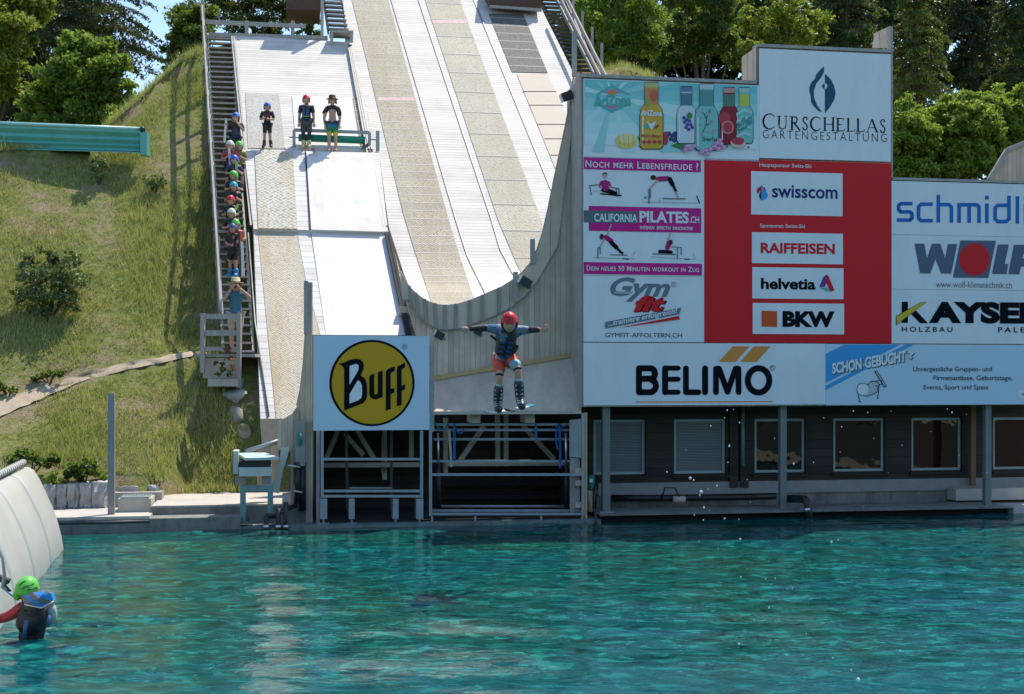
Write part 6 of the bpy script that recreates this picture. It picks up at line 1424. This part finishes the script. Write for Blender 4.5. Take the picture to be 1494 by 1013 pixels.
# --- the queue on the stairs
qg_ = 'riders queueing on the long stairs'
def sp(x, yfeet): return lp(x, yfeet, .0)
HOLD = dict(elR=(-.16, -.02, .65), wrR=(-.06, -.14, .66), elL=(.15, -.02, .65), wrL=(.08, -.16, .68))
def queue(label, x, yh, h, col, name, over=None, suit=WET, vest=None, yaw=0., W=None, hk=1.14, pitch=.1):
    # feet pixel such that the helmet top lands at yh
    yf = yh + 60
    for _ in range(8):
        p = sp(x, yf); top = p.z + h * 1.02; yt = YH - (top - CZ) * FPX / p.y; yf += (yh - yt)
    J = joints(h, **(over or {})); o = person(label, sp(x, yf), h, J, hm(name, col), yaw, pitch, W or std_wear(suit, vest, .95, BOOT, .85), qg_, rot=random.uniform(-.28, .28), hk=hk); return o, sp(x, yf), J
EAT = dict(elL=(.17, -.04, .66), wrL=(.03, -.12, .83), elR=(-.18, -.02, .66), wrR=(-.15, -.14, .74))
o, p, J = queue('boy in blue helmet highest in the stair queue, hand at his mouth, ski upright', 344, 165, 1.5, BLU, 'blue_helmet', EAT, WET, WETB)
ski('upright white ski held by the topmost boy on the stairs', p + V(-.27, -.25, .62), p + V(-.25, -.25, 1.0), p + V(-.22, -.24, 1.32), .07, WSK, WSK, 'skis held in the stair queue', V(0, -1, 0))
o, p, J = queue('boy in white helmet and red vest second in the stair queue', 336, 206, 1.5, WHT_, 'white_helmet', dict(elR=(-.15, -.03, .66), wrR=(-.02, -.15, .70), elL=(.16, -.01, .62), wrL=(.10, -.12, .66)), VRED, VEST)
ski('pale blue ski held upright by the boy in the white helmet', p + V(.06, -.3, .75), p + V(.05, -.3, 1.0), p + V(.03, -.29, 1.28), .07, mat('pale_blue_ski', (.35, .52, .62), .35), WSK, 'skis held in the stair queue', V(0, -1, 0))
o, p, J = queue('boy in green helmet with yellow black top looking past the white helmet', 349, 207, 1.42, GRN, 'green_helmet', HOLD, mat('yellow_black_top', (.22, .22, .04), .6, var=.6, vs=9))
o, p, J = queue('boy in blue helmet with red chest patch holding a grey ski mid queue', 342, 227, 1.42, BLU, 'blue_helmet', HOLD, WETB, VEST, -.5); bib(o, J, 1.42, VRED)
ski('grey and green ski held upright in the middle of the stair queue', p + V(.13, -.28, .62), p + V(.12, -.28, .95), p + V(.12, -.28, 1.25), .08, GSK, LSK, 'skis held in the stair queue', V(0, -1, 0))
queue('boy in green helmet turned sideways below the red patch boy', 341, 250, 1.4, GRN, 'green_helmet', HOLD, WET, VEST, -.6)
queue('boy in turquoise helmet in the middle of the stair queue', 341, 266, 1.4, SKY_, 'turquoise_helmet', HOLD, WET, None, -.3)
o, p, J = queue('boy in red helmet with goggles leaning on his skis in the stair queue', 337, 286, 1.42, RED, 'red_helmet', HOLD, WET, VEST, .1)
ski('lime green ski held slanting by the boy in the red helmet', p + V(.02, -.35, .70), p + V(.12, -.33, .92), p + V(.26, -.3, 1.18), .07, LSK, LSK, 'skis held in the stair queue', V(0, -1, 0))
o, p, J = queue('boy in white and black helmet carrying skis flat across the stair queue', 338, 305, 1.4, WHT_, 'white_black_helmet', HOLD, WET, None, -.2)
ski('blue white ski carried flat by the boy in the white black helmet', p + V(-.42, -.35, .84), p + V(-.15, -.36, .80), p + V(.1, -.36, .78), .08, mat('blue_white_ski', (.35, .42, .52), .35), WSK, 'skis held in the stair queue')
queue('boy in green helmet mostly hidden behind the lowest boy of the queue', 344, 321, 1.38, GRN, 'green_helmet', HOLD, VRED)
o, p, J = queue('boy in dark blue helmet lowest in the stair queue with blue boots', 340, 327, 1.36, NVB, 'dark_blue_helmet', dict(elR=(-.13, -.03, .64), wrR=(.03, -.14, .60), elL=(.16, -.03, .66), wrL=(.17, -.12, .66)), WET, VEST, .1,
      W=std_wear(WET, VEST, .98, None, .85) + [('ski_boot', e, .03, mat('blue_ski_boot', (.03, .28, .55), .4)) for e in boots(.45)])
for dx, m1, m2 in ((.0, BSK, BSK), (.07, OSK, WSK)):
    ski('black ski held upright by the lowest boy of the queue' if dx == 0 else 'orange and black ski held upright by the lowest boy of the queue', p + V(.27 + dx, -.3 - dx, .0), p + V(.25 + dx, -.3 - dx, .62), p + V(.22 + dx, -.3 - dx, 1.15), .08, m2 if dx else m1, m1, 'skis held in the stair queue', V(0, -1, 0))
# --- man with straw hat taking a photograph
pm = sp(344, 513); h4 = 1.74
J4 = joints(h4, elL=(.21, -.03, .745), wrL=(.075, -.13, .875), elR=(-.155, -.10, .70), wrR=(-.035, -.15, .865))
STR = mat('straw_hat', (.62, .50, .30), .8, var=.15, vs=30, bump=.3, bs=60)
P4 = person('man in straw hat and teal T-shirt photographing from the foot of the stairs', pm, h4, J4, hat(STR, 1.95, 1.1, M['black']), 0, 0,
     [('t_shirt', TORSO + sleeves(.75) + [('pel', 'abd')], .022, mat('teal_t_shirt', (.055, .17, .21), .8, var=.12, vs=6, bump=.3, bs=8)), ('shorts', legs(.95), .03, mat('beige_shorts', (.46, .39, .32), .8, var=.08))])
mb = MB()
for s in (-1, 1): mb.ellipsoid(J4['head'] + V(s * .042, -.112, .012), (.034, .012, .026), M['black'], 10, 6)
mb.bar(J4['head'] + V(-.09, -.10, .02), J4['head'] + V(.09, -.10, .02), .008, .01, M['black']); o = mb.build('sunglasses'); o.parent = P4
c = Vector(pm) + J4['head'] + V(.055, -.19, -.055); cm = MB(); cm.box(c.x - .06, c.x + .06, c.y - .03, c.y + .03, c.z - .04, c.z + .04, M['black']); cm = cm.build('camera', loc=c); tag(cm, 'small black camera held to the eye by the man in the straw hat', 'camera')
mb = MB(); mb.tube([c + V(0, -.03, 0), c + V(0, -.08, 0)], .03, M['black'], 12); mb.build('lens', cm)
# --- swimmer with selfie stick
YS = 15.3; zs = zz(0, 810, .1382)
def w_(x, y, dy=0.): p = zs(x, y); return at(p[0], p[1], YS + dy)
JS = dict(pel=w_(330, 930, 0), abd=w_(365, 760, 0), chest=w_(405, 590, -.02), nb=w_(408, 480, -.0), neck=w_(350, 425, .05), head=w_(285, 370, .09),
          shR=w_(290, 520, .05), shL=w_(515, 510, -.02), elR=w_(90, 650, .12), wrR=w_(-60, 690, .2), elL=w_(560, 680, .05), wrL=w_(420, 760, .28),
          hipR=w_(250, 960, 0), hipL=w_(370, 960, 0), knR=w_(240, 1250, .2), knL=w_(380, 1250, .2), anR=w_(240, 1600, 0), anL=w_(380, 1600, 0), toR=w_(240, 1650, .2), toL=w_(380, 1650, .2))
ls_ = at(45, 934, YS); JSl = local(JS, ls_); hS = 1.55
def stripe_vest():
    m, nt, ns, ls, b = _new('blue_grey_striped_vest_yoke'); co = ns.new('ShaderNodeTexCoord').outputs['Object']; mp = ns.new('ShaderNodeMapping'); mp.inputs['Rotation'].default_value = (0, math.radians(62), 0); ls.new(co, mp.inputs[0])
    sp_ = ns.new('ShaderNodeSeparateXYZ'); ls.new(mp.outputs[0], sp_.inputs[0]); fr = _math(ns, ls, 'FRACT', _math(ns, ls, 'MULTIPLY_ADD', sp_.outputs[0], 8.2, .32))
    ls.new(_ramp(ns, ls, fr, [(.5, (.02, .22, .60)), (.52, (.16, .16, .17))]), b.inputs['Base Color']); b.inputs['Roughness'].default_value = .5; return m
SVEST = mat('black_swim_vest', (.015, .016, .02), .45, var=.3, vs=6, bump=.3, bs=5)
sw = person('swimmer in green helmet and striped black vest seen from behind in the pool', ls_, hS, JSl, hm('green_helmet', GRN, False), math.pi - .75, .25,
     [('wetsuit', TORSO + [('pel', 'abd'), ('pel', 'hipL'), ('pel', 'hipR'), ('hipL', 'knL'), ('hipR', 'knR')], .012, WET), ('red_sleeve', [('shR', 'elR'), ('elR', ('elR', 'wrR', .95))], .022, mat('red_patterned_sleeve', (.42, .04, .05), .6, var=.5, vs=12)),
      ('sleeve', [('shL', 'elL'), ('elL', ('elL', 'wrL', .95))], .014, mat('pale_sleeve', (.35, .42, .45), .6)),
      ('life_vest', [(('pel', 'abd', .25), 'abd'), ('abd', 'chest'), ('chest', 'nb'), ('nb', ('nb', 'shL', .9)), ('nb', ('nb', 'shR', .9)), ('nb', ('nb', 'neck', .6)), ('abd', ('abd', 'shL', .72)), ('abd', ('abd', 'shR', .72))], .050, SVEST)], hk=1.12)
mb = MB(); YK = [(228, 440), (260, 522), (440, 558), (566, 488), (535, 402), (490, 382), (340, 395)]
c0 = sum((w_(x, y, -.245) for x, y in YK), V(0, 0, 0)) / len(YK)
n = len(YK); outer = [w_(x, y, -.20 + .10 * (abs(x - 410) / 190) ** 2) for x, y in YK]; midr = [c0.lerp(p, .6) + V(0, -.012, 0) for p in outer]; back = [c0.lerp(p, .8) + V(0, .20, -.03) for p in outer]
mb.add(outer + midr + [c0 + V(0, -.012, 0)] + back, [(i, (i + 1) % n, n + (i + 1) % n, n + i) for i in range(n)] + [(n + i, n + (i + 1) % n, 2 * n) for i in range(n)] + [((i + 1) % n, i, 2 * n + 1 + i, 2 * n + 1 + (i + 1) % n) for i in range(n)], stripe_vest())
o = mb.build('vest_yoke', sw)
mb = MB(); mb.tube([p + V(0, -.004, 0) for p in (outer[1], outer[1].lerp(outer[2], .5), outer[2], outer[2].lerp(outer[3], .5), outer[3])], .008, M['sign'], 6); mb.build('piping', sw)
mb = MB(); mb.tube([w_(280, 690, -.24), w_(262, 790, -.235), w_(255, 880, -.22)], .022, VBLU, 6); mb.build('blue_strap', sw)
mb = MB(); mb.tube([w_(520, 640, -.16), w_(505, 760, -.16)], .02, VBLU, 6); mb.build('blue_strap', sw)
hc = w_(285, 370, .09); hr0 = .058 * hS * 1.12 * 1.32
def hs_(x, y):
    p = w_(x, y, .09); dx, dz = (p.x - hc.x) / hr0, (p.z - hc.z) / (hr0 * 1.22); return V(p.x, hc.y - hr0 * 1.04 * math.sqrt(max(.02, 1 - dx * dx - dz * dz)), p.z)
for pts in ([(238, 305), (262, 280), (302, 256)], [(280, 335), (320, 312), (376, 294)], [(330, 352), (365, 345), (402, 335)]):
    mb = MB(); mb.tube([hs_(*q) for q in pts], .006, M['black'], 6); mb.build('vent_slot', sw)
mb = MB(); q = hs_(205, 415); mb.ellipsoid(q + V(0, .02, 0), (.052, .035, .062), mat('green_ear_cover', (.09, .44, .06), .45), 14, 10); mb.build('ear_cover', sw)
sk2 = thing('selfie_stick', 'blue and yellow selfie stick with black camera held by the swimmer', 'selfie stick', w_(60, 340, .3))
mb = MB(); mb.tube([w_(15, 335, .25), w_(170, 460, .2)], .012, mat('blue_yellow_grip', (.05, .25, .5), .4), 8); mb.build('pole', sk2)
mb = MB(); mb.tube([w_(110, 412, .235), w_(165, 455, .205)], .014, M['yellow'], 8); mb.build('grip', sk2)
mb = MB(); q = w_(30, 265, .25); mb.bar(q + V(-.09, 0, .05), q + V(.07, 0, -.02), .06, .09, M['black'], V(0, -1, 0)); mb.tube([q, w_(60, 330, .25), w_(110, 385, .24)], .016, M['black'], 6); mb.build('camera', sk2)
# ------------------------------------------------------------------ trees, shrubs, grass
def leaf_mat(name, dark, light, trans=.5, rough=.5):
    m, nt, ns, ls, b = _new(name)
    g = ns.new('ShaderNodeNewGeometry'); co = ns.new('ShaderNodeTexCoord').outputs['Object']
    n = _noise(ns, ls, co, .9, 2, .5)
    t = _math(ns, ls, 'ADD', _math(ns, ls, 'MULTIPLY', g.outputs['Random Per Island'], .6), _math(ns, ls, 'MULTIPLY', n, .4))
    cc = _ramp(ns, ls, t, [(.2, dark), (.8, light)])
    ls.new(cc, b.inputs['Base Color']); b.inputs['Roughness'].default_value = rough; b.inputs['Specular IOR Level'].default_value = .35
    tr = ns.new('ShaderNodeBsdfTranslucent'); ls.new(_mix(ns, ls, .5, cc, (.34, .46, .04), 'MIX'), tr.inputs['Color'])
    mx = ns.new('ShaderNodeMixShader'); mx.inputs[0].default_value = trans
    ls.new(b.outputs[0], mx.inputs[1]); ls.new(tr.outputs[0], mx.inputs[2]); ls.new(mx.outputs[0], ns['Material Output'].inputs['Surface'])
    return m
LM = {'maple': leaf_mat('sunny_maple_leaves', (.09, .14, .02), (.30, .34, .06)), 'green': leaf_mat('fresh_green_leaves', (.06, .13, .02), (.22, .33, .06)),
      'mid': leaf_mat('mid_green_leaves', (.03, .065, .018), (.085, .14, .035)), 'dark': leaf_mat('dark_green_leaves', (.015, .035, .012), (.045, .08, .022), .25),
      'conifer': leaf_mat('dark_conifer_needles', (.008, .022, .010), (.028, .05, .018), .12), 'sprucelight': leaf_mat('sunlit_conifer_needles', (.05, .08, .015), (.16, .19, .04), .25),
      'olive': leaf_mat('grey_green_leaves', (.09, .12, .045), (.24, .29, .12), .25), 'hedge': leaf_mat('hedge_leaves', (.08, .16, .02), (.36, .46, .08), .5), 'red': leaf_mat('reddish_leaves', (.20, .05, .03), (.40, .14, .06), .3)}
BARK = mat('tree_bark', (.10, .075, .055), .9, var=.3, vs=8, bump=.6, bs=14)
def leaf_object(name, C, size, m, parent=None, loc=(0, 0, 0), droop=0.0, aspect=.55, up=0.25):
    """C: (n,3) leaf centres in world space, each becomes a small diamond leaf"""
    n = len(C); a = rng.normal(size=(n, 3)); a[:, 2] -= droop * 1.5; a /= np.linalg.norm(a, axis=1, keepdims=True)
    b = rng.normal(size=(n, 3)); b[:, 2] += up; b -= a * (a * b).sum(1, keepdims=True); b /= np.linalg.norm(b, axis=1, keepdims=True)
    s = (size * rng.uniform(.6, 1.35, n))[:, None]; P_ = C - np.array(loc)
    nrm = np.cross(a, b)
    v = np.stack([P_ - a * s * .5, P_ - b * s * .5 * aspect + nrm * s * .08, P_ + a * s * .5, P_ + b * s * .5 * aspect + nrm * s * .08], 1).reshape(-1, 3)
    me = bpy.data.meshes.new(name); me.vertices.add(4 * n); me.vertices.foreach_set('co', v.astype(np.float32).ravel())
    me.loops.add(4 * n); me.polygons.add(n); me.loops.foreach_set('vertex_index', np.arange(4 * n, dtype=np.int32))
    me.polygons.foreach_set('loop_start', np.arange(0, 4 * n, 4, dtype=np.int32)); me.update(calc_edges=True); me.materials.append(m)
    o = bpy.data.objects.new(name, me); COL.objects.link(o)
    if parent is not None: o.parent = parent
    return o
def blob_points(blobs, dens, sub=14, flat=.8):
    out = []
    for (c, r) in blobs:
        c = np.array(c); ns_ = max(5, int(sub * rng.uniform(.8, 1.2)))
        d = rng.normal(size=(ns_, 3)); d /= np.linalg.norm(d, axis=1, keepdims=True); q = c + d * r * rng.uniform(.35, .95, (ns_, 1)) * np.array([1, 1, flat])
        k = int(dens * r * r / ns_) + 4
        for p in q:
            e = rng.normal(size=(k, 3)); e /= np.linalg.norm(e, axis=1, keepdims=True); rr = r * rng.uniform(.28, .55)
            out.append(p + e * rr * rng.uniform(.08, 1.0, (k, 1)) ** .7 * np.array([1, 1, .7]))
    return np.concatenate(out)
def tree(name, label, cat, pxblobs, Y, lm, leaf, dens, base_px=None, trunk=.14, group=None, sub=14, limbs=6, depth=1.5, flat=.85):
    blobs = []
    for (x, y, r) in pxblobs:
        c = at(x, y, Y + random.uniform(-depth, depth) * .6); blobs.append((c, r * Y / FPX))
    cx = sum(b[0].x for b in blobs) / len(blobs); cy = sum(b[0].y for b in blobs) / len(blobs)
    if base_px: q = at(base_px[0], base_px[1], Y); cx = q.x
    gz = float(terrain_z(cx, cy)); root = thing(name, label, cat, (cx, cy, gz), group)
    leaf_object('crown', blob_points(blobs, dens, sub, flat), leaf, LM[lm], root, (cx, cy, gz))
    top = max(b[0].z for b in blobs); mb = MB(); o = V(cx, cy, gz)
    mid = o.lerp(V(cx, cy, top), .5)
    mb.tube([o - E3 * .3, o.lerp(mid, .5) + V(random.uniform(-.1, .1), 0, 0), mid, V(cx, cy, top - .2)], [trunk, trunk * .85, trunk * .65, trunk * .2], BARK, 9)
    for b in blobs[:limbs]:
        s = o.lerp(V(cx, cy, top), random.uniform(.25, .6)); e = Vector(b[0]); mb.tube([s, s.lerp(e, .5) + E3 * .15, e], [trunk * .45, trunk * .3, trunk * .08], BARK, 6)
    t_ = mb.build('trunk', root); return root
def conifer(label, px, ytop, ybot, rpx, Y, lm, dens, leaf=.16, base=None, droop=.35, group=None):
    top = at(px, ytop, Y); bot = at(px, ybot, Y); gz = float(terrain_z(top.x, Y)); H_ = top.z - gz
    root = thing('conifer', label, 'tree', (top.x, Y, gz), group); pts = []; R = rpx * Y / FPX
    z = bot.z
    mb = MB(); mb.tube([V(top.x, Y, gz - .3), V(top.x, Y, (gz + top.z) / 2), top], [.22, .15, .03], BARK, 8)
    while z < top.z:
        f = (top.z - z) / max(.1, top.z - bot.z); L = R * (.15 + .85 * f ** .7)
        for k in range(7):
            a = random.uniform(0, 6.283); l = L * random.uniform(.7, 1.12); d = np.array([math.cos(a), math.sin(a), 0]); n = int(dens * l) + 6
            u = rng.uniform(.08, 1, n) ** .8; side = np.array([-math.sin(a), math.cos(a), 0]); w = rng.normal(size=n) * .20 * l * (1 - u * .75)
            p = np.array([top.x, Y, z]) + d * (u * l)[:, None] + side * w[:, None]; p[:, 2] += .12 * l * np.sin(u * 2.2) - droop * l * u ** 2 - rng.uniform(0, .16, n)
            pts.append(p)
            mb.tube([V(top.x, Y, z), V(top.x + d[0] * l * .5, Y + d[1] * l * .5, z + .06 * l), V(top.x + d[0] * l * .95, Y + d[1] * l * .95, z + .1 * l - droop * l * .9)], [.035, .02, .006], BARK, 4, False)
        z += random.uniform(.28, .42)
    leaf_object('crown', np.concatenate(pts), leaf, LM[lm], root, (top.x, Y, gz), droop=.5, aspect=.35); mb.build('trunk', root); return root
# left group
tree('leafy_tree', 'yellow green leafy tree filling the top left corner', 'tree', [(15, 35, 42), (-20, 60, 50), (45, 18, 38), (5, 95, 38), (30, 70, 28), (-10, 130, 34), (50, -5, 25), (20, 0, 34), (-20, 10, 40)], 50, 'maple', .17, 2600, (-5, 200), .2)
tree('leafy_tree', 'bright green bushy tree behind the teal slide trough', 'tree', [(118, 80, 34), (150, 95, 34), (95, 110, 38), (165, 135, 34), (130, 130, 45), (70, 150, 42), (170, 170, 30), (125, 180, 45), (85, 195, 45), (180, 200, 20), (40, 185, 30), (155, 68, 18), (105, 62, 20)], 46.5, 'green', .17, 3600, (120, 225), .12, sub=22)
conifer('dark spreading conifer overhanging the blue gap of sky', 128, -75, 72, 140, 58, 'conifer', 75, .2, droop=.28)
conifer('dark conifer behind the yellow green tree at upper left', 50, -60, 190, 80, 60, 'conifer', 60, .22, droop=.3)
tree('leafy_tree', 'shaded green tree on the hill crest left of the handrail', 'tree', [(275, 25, 38), (292, 60, 30), (262, 70, 28), (250, 108, 16), (282, 98, 28), (300, 20, 30), (262, 40, 24), (285, 60, 30)], 53, 'mid', .14, 2600, (285, 150), .1)
tree('leafy_tree', 'shaded tree behind the rail at the top of the narrow ramp', 'tree', [(325, 15, 30), (350, 40, 28), (375, 18, 32), (400, 38, 26), (345, -15, 40), (395, -5, 35), (425, 12, 26)], 56, 'dark', .15, 1800, (370, 110), .15)
tree('leafy_tree', 'small dark tree between the start hut and upper stairs', 'tree', [(440, 40, 15), (455, 30, 16), (460, 50, 12)], 58, 'dark', .14, 1700, (452, 110), .1)
# right group
tree('leafy_tree', 'bright leafy tree beside the dark metal steps', 'tree', [(868, 22, 34), (900, 40, 36), (935, 25, 38), (885, 70, 26), (925, 68, 30), (955, 55, 28), (860, -15, 40), (920, -15, 45)], 55, 'green', .15, 2100, (905, 130), .16)
tree('leafy_tree', 'shady leafy tree above the drinks board', 'tree', [(985, 40, 36), (1010, 75, 32), (1040, 35, 40), (1065, 75, 32), (975, 85, 24), (1000, 0, 40), (1050, -5, 42), (1085, 90, 24)], 60, 'mid', .16, 1900, (1025, 160), .2)
tree('leafy_tree', 'light green maple above the board with the leaf emblem', 'tree', [(1100, 35, 28), (1130, 25, 30), (1160, 42, 28), (1125, 60, 22), (1185, 30, 26), (1150, 5, 34), (1195, 58, 16), (1095, 70, 18)], 53, 'maple', .15, 2100, (1145, 120), .14)
conifer('dark conifer between the maple and the sunlit conifer', 1235, -100, 130, 85, 60, 'dark', 75, .2)
conifer('sunlit yellow green conifer right of the board with the leaf emblem', 1335, -80, 138, 62, 52, 'sprucelight', 95, .17, droop=.4)
conifer('dark conifer behind the hedge at the right', 1420, -100, 150, 75, 62, 'conifer', 70, .2)
conifer('dark green conifer at the right edge above the hedge', 1500, -100, 160, 80, 56, 'dark', 70, .2)
hb = [('leaf covered shrub right beside the tall board', [(1312, 205, 26), (1325, 175, 24), (1310, 245, 28), (1345, 220, 30), (1340, 255, 28), (1318, 150, 16), (1300, 185, 22), (1330, 235, 28)]), ('rounded sunny shrub second from the tall board', [(1365, 165, 22), (1375, 200, 32), (1385, 240, 32), (1360, 245, 26), (1400, 185, 26), (1355, 190, 24), (1380, 150, 14)]),
      ('large sunny shrub in the middle of the hedge', [(1410, 145, 20), (1425, 180, 30), (1420, 220, 36), (1440, 160, 24), (1445, 235, 34), (1400, 250, 30), (1435, 200, 30)]), ('sunny shrub above the plank screen', [(1455, 145, 22), (1475, 175, 30), (1465, 205, 32), (1490, 140, 22), (1495, 200, 30), (1475, 150, 22), (1510, 165, 30)])]
for i, (lb, bl) in enumerate(hb):
    xa = (1300, 1350, 1398, 1452)[i]
    for k in range(26):
        x = random.uniform(xa - 6, xa + 58); r_ = random.uniform(15, 24); y = random.uniform(float(np.interp(x, [1300, 1330, 1380, 1440, 1494], [150, 150, 146, 136, 124])) + r_, 262); bl.append((x, y, r_))
    tree('hedge_shrub', lb, 'shrub', bl, 43 + (i % 2) * 1.2, 'hedge', .14, 3600, None, .05, 'shrubs of the sunny hedge', depth=.9)
# wood behind everything on the right
bl = []
for i in range(190):
    x = random.uniform(835, 1660); y = random.uniform(-70, 230); Yw = random.uniform(68, 84); bl.append((at(x, y, Yw), random.uniform(40, 70) * Yw / FPX))
for i in range(40):
    x = random.uniform(-120, 150); y = random.uniform(-40, 215); Yw = random.uniform(64, 76); bl.append((at(x, y, Yw), random.uniform(30, 48) * Yw / FPX))
wood = leaf_object('woodland', blob_points(bl, 190, 12), .42, LM['dark'])
bl = []  # unseen tree row added behind the camera for window reflections and low-sky shade
for i in range(170):
    z = random.uniform(.2, 9.5) * random.uniform(.5, 1); bl.append((V(random.uniform(-75, 75), random.uniform(-34, -18), z), random.uniform(2.2, 3.4)))
unseen_trees = leaf_object('woodland', blob_points(bl, 110, 10), .55, LM['mid']); struct(unseen_trees, 'stuff')
struct(wood, 'stuff', 'dark dense wood behind the sunlit trees', None)
del wood['label']
# shrubs on the slope
def shrub(name, label, px, py, blobs, lm, leaf, dens, group=None, sub=12):
    g = on_terrain(px, py); Yg = g.y; root = thing(name, label, 'shrub', g, group); B = [(at(x, y, Yg - .1), r * Yg / FPX) for x, y, r in blobs]
    leaf_object('foliage', blob_points(B, dens, sub), leaf, LM[lm], root, tuple(g)); mb = MB()
    for b in B: mb.tube([g - E3 * .1, g.lerp(b[0], .5) + V(random.uniform(-.08, .08), 0, .05), b[0]], [.025, .018, .006], BARK, 5)
    mb.build('stems', root); return root
shrub('hill_shrub', 'large round grey green shrub on the grassy slope', 75, 462, [(75, 400, 34), (45, 405, 30), (108, 405, 28), (60, 435, 30), (95, 435, 28), (72, 372, 22), (40, 380, 18), (105, 378, 18), (30, 430, 16)], 'olive', .11, 2600)
shrub('hill_shrub', 'small upright shrub under the teal slide trough', 145, 268, [(143, 245, 14), (152, 238, 11), (138, 232, 10), (147, 257, 9)], 'olive', .10, 1900)
shrub('hill_shrub', 'thin open shrub right of the slide trough end', 226, 280, [(218, 262, 11), (230, 258, 13), (238, 268, 9), (222, 272, 9)], 'olive', .09, 1500)
shrub('bed_plant', 'dark leafy perennial behind the granite wall', 122, 702, [(108, 682, 15), (128, 680, 16), (140, 690, 11), (118, 694, 12), (98, 690, 10)], 'mid', .11, 3600)
shrub('bed_plant', 'dark leafy plant at the end of the white pipe', 45, 690, [(20, 675, 14), (45, 668, 14), (65, 676, 13), (80, 668, 12), (30, 662, 10)], 'mid', .11, 3400)
shrub('bed_plant', 'pale green feathery plant in front of the dark perennials', 80, 712, [(74, 700, 9), (84, 702, 9), (79, 693, 7)], 'hedge', .07, 5000)
shrub('bed_plant', 'low bright green plant between the bed and the steel post', 148, 698, [(145, 690, 8), (152, 696, 7)], 'hedge', .08, 4000)
shrub('ground_plant', 'low dark clump of leaves on the slope above the path', 72, 556, [(60, 548, 8), (75, 546, 9), (90, 545, 8), (50, 552, 6)], 'mid', .09, 3500)
shrub('ground_plant', 'low leafy clump at the left edge above the path', 12, 574, [(5, 565, 9), (20, 568, 8), (-8, 560, 9)], 'mid', .09, 3500)
g = at(322, 548, 30.6); root = thing('climbing_plant', 'thin plant with reddish leaves climbing the landing board', 'plant', g)
leaf_object('foliage', blob_points([(at(x, y, 30.55), r * 30 / FPX) for x, y, r in ((330, 512, 6), (337, 522, 6), (325, 530, 5), (341, 536, 6), (333, 508, 4))], 2600, 8), .07, LM['red'], root, tuple(g))
leaf_object('lower_leaves', blob_points([(at(x, y, 30.55), r * 30 / FPX) for x, y, r in ((318, 545, 6), (325, 538, 6), (335, 546, 6), (316, 530, 5))], 2600, 8), .07, LM['mid'], root, tuple(g))
mb = MB(); mb.tube([g, at(326, 530, 30.6), at(332, 508, 30.6)], [.012, .01, .005], BARK, 5); mb.build('stem', root)
g = at(352, 640, 29.6); root = thing('climbing_plant', 'grey green creeper growing between the boulders', 'plant', g)
leaf_object('foliage', blob_points([(at(x, y, 29.8), r * 30 / FPX) for x, y, r in ((360, 600, 7), (356, 625, 8), (365, 612, 6), (366, 590, 5), (348, 645, 6))], 2600, 8), .06, LM['olive'], root, tuple(g))
# grass blades on the visible slopes
def grass_blades(x0, x1, y0, y1, n, hmin, hmax, name='grass'):
    x = rng.uniform(x0, x1, n); y = rng.uniform(y0, y1, n); z = terrain_z(x, y)
    t = (x - P0.x) * E2.x + (y - P0.y) * E2.y; s = (x - P0.x) * E1.x + (y - P0.y) * E1.y
    pn = fbm(x * 1.3, y * 1.3, 9) + .6 * fbm(x * 4, y * 4, 12)
    keep = (z > .45) & (pn + rng.normal(size=n) * .5 > -.55)
    if x0 < 0:
        px = CX + x / y * FPX; py = YH - (z - CZ) / y * FPX
        edge_x = np.interp(py, [100, 520, 560, 660, 720], [300, 326, 330, 352, 352]); keep &= px < edge_x
        dmin = np.full(n, 9.)
        for a, b in zip(PATH_PTS[:-1], PATH_PTS[1:]):
            ab = b - a; u = np.clip(((x - a[0]) * ab[0] + (y - a[1]) * ab[1]) / (ab @ ab), 0, 1); dmin = np.minimum(dmin, np.hypot(x - a[0] - u * ab[0], y - a[1] - u * ab[1]))
        keep &= dmin > .28
    x, y, z, pn = x[keep], y[keep], z[keep], pn[keep]; n = len(x)
    h = rng.uniform(hmin, hmax, n) * (1 + .35 * np.clip(pn, -1, 1.5)); a = rng.uniform(0, 6.283, n); w = rng.uniform(.008, .016, n); ln = rng.normal(size=(n, 2)) * .35
    b0 = np.stack([x - np.cos(a) * w, y - np.sin(a) * w, z - .02], 1); b1 = np.stack([x + np.cos(a) * w, y + np.sin(a) * w, z - .02], 1); tp = np.stack([x + ln[:, 0] * h, y + ln[:, 1] * h, z + h], 1)
    v = np.stack([b0, b1, tp], 1).reshape(-1, 3); me = bpy.data.meshes.new(name); me.vertices.add(3 * n); me.vertices.foreach_set('co', v.astype(np.float32).ravel()); me.loops.add(3 * n); me.polygons.add(n)
    me.loops.foreach_set('vertex_index', np.arange(3 * n, dtype=np.int32)); me.polygons.foreach_set('loop_start', np.arange(0, 3 * n, 3, dtype=np.int32)); me.update(calc_edges=True)
    me.materials.append(GRM); o = bpy.data.objects.new(name, me); COL.objects.link(o); o['kind'] = 'stuff'; return o
GRM = leaf_mat('meadow_grass_blades', (.12, .20, .03), (.62, .55, .20), .35, .6)
for n_ in GRM.node_tree.nodes:
    if n_.bl_idname == 'ShaderNodeTexNoise': n_.inputs['Scale'].default_value = 1.6; n_.inputs['Detail'].default_value = 6; n_.inputs['Roughness'].default_value = .75
    if n_.bl_idname == 'ShaderNodeMath' and n_.operation == 'MULTIPLY': n_.inputs[1].default_value = .35 if n_.inputs[1].default_value > .5 else .85
grass_blades(-24, -5.5, 28, 50, 330000, .05, .16)
grass_blades(-24, -5.5, 28, 50, 60000, .14, .30)
grass_blades(2, 11, 38, 62, 50000, .10, .28)
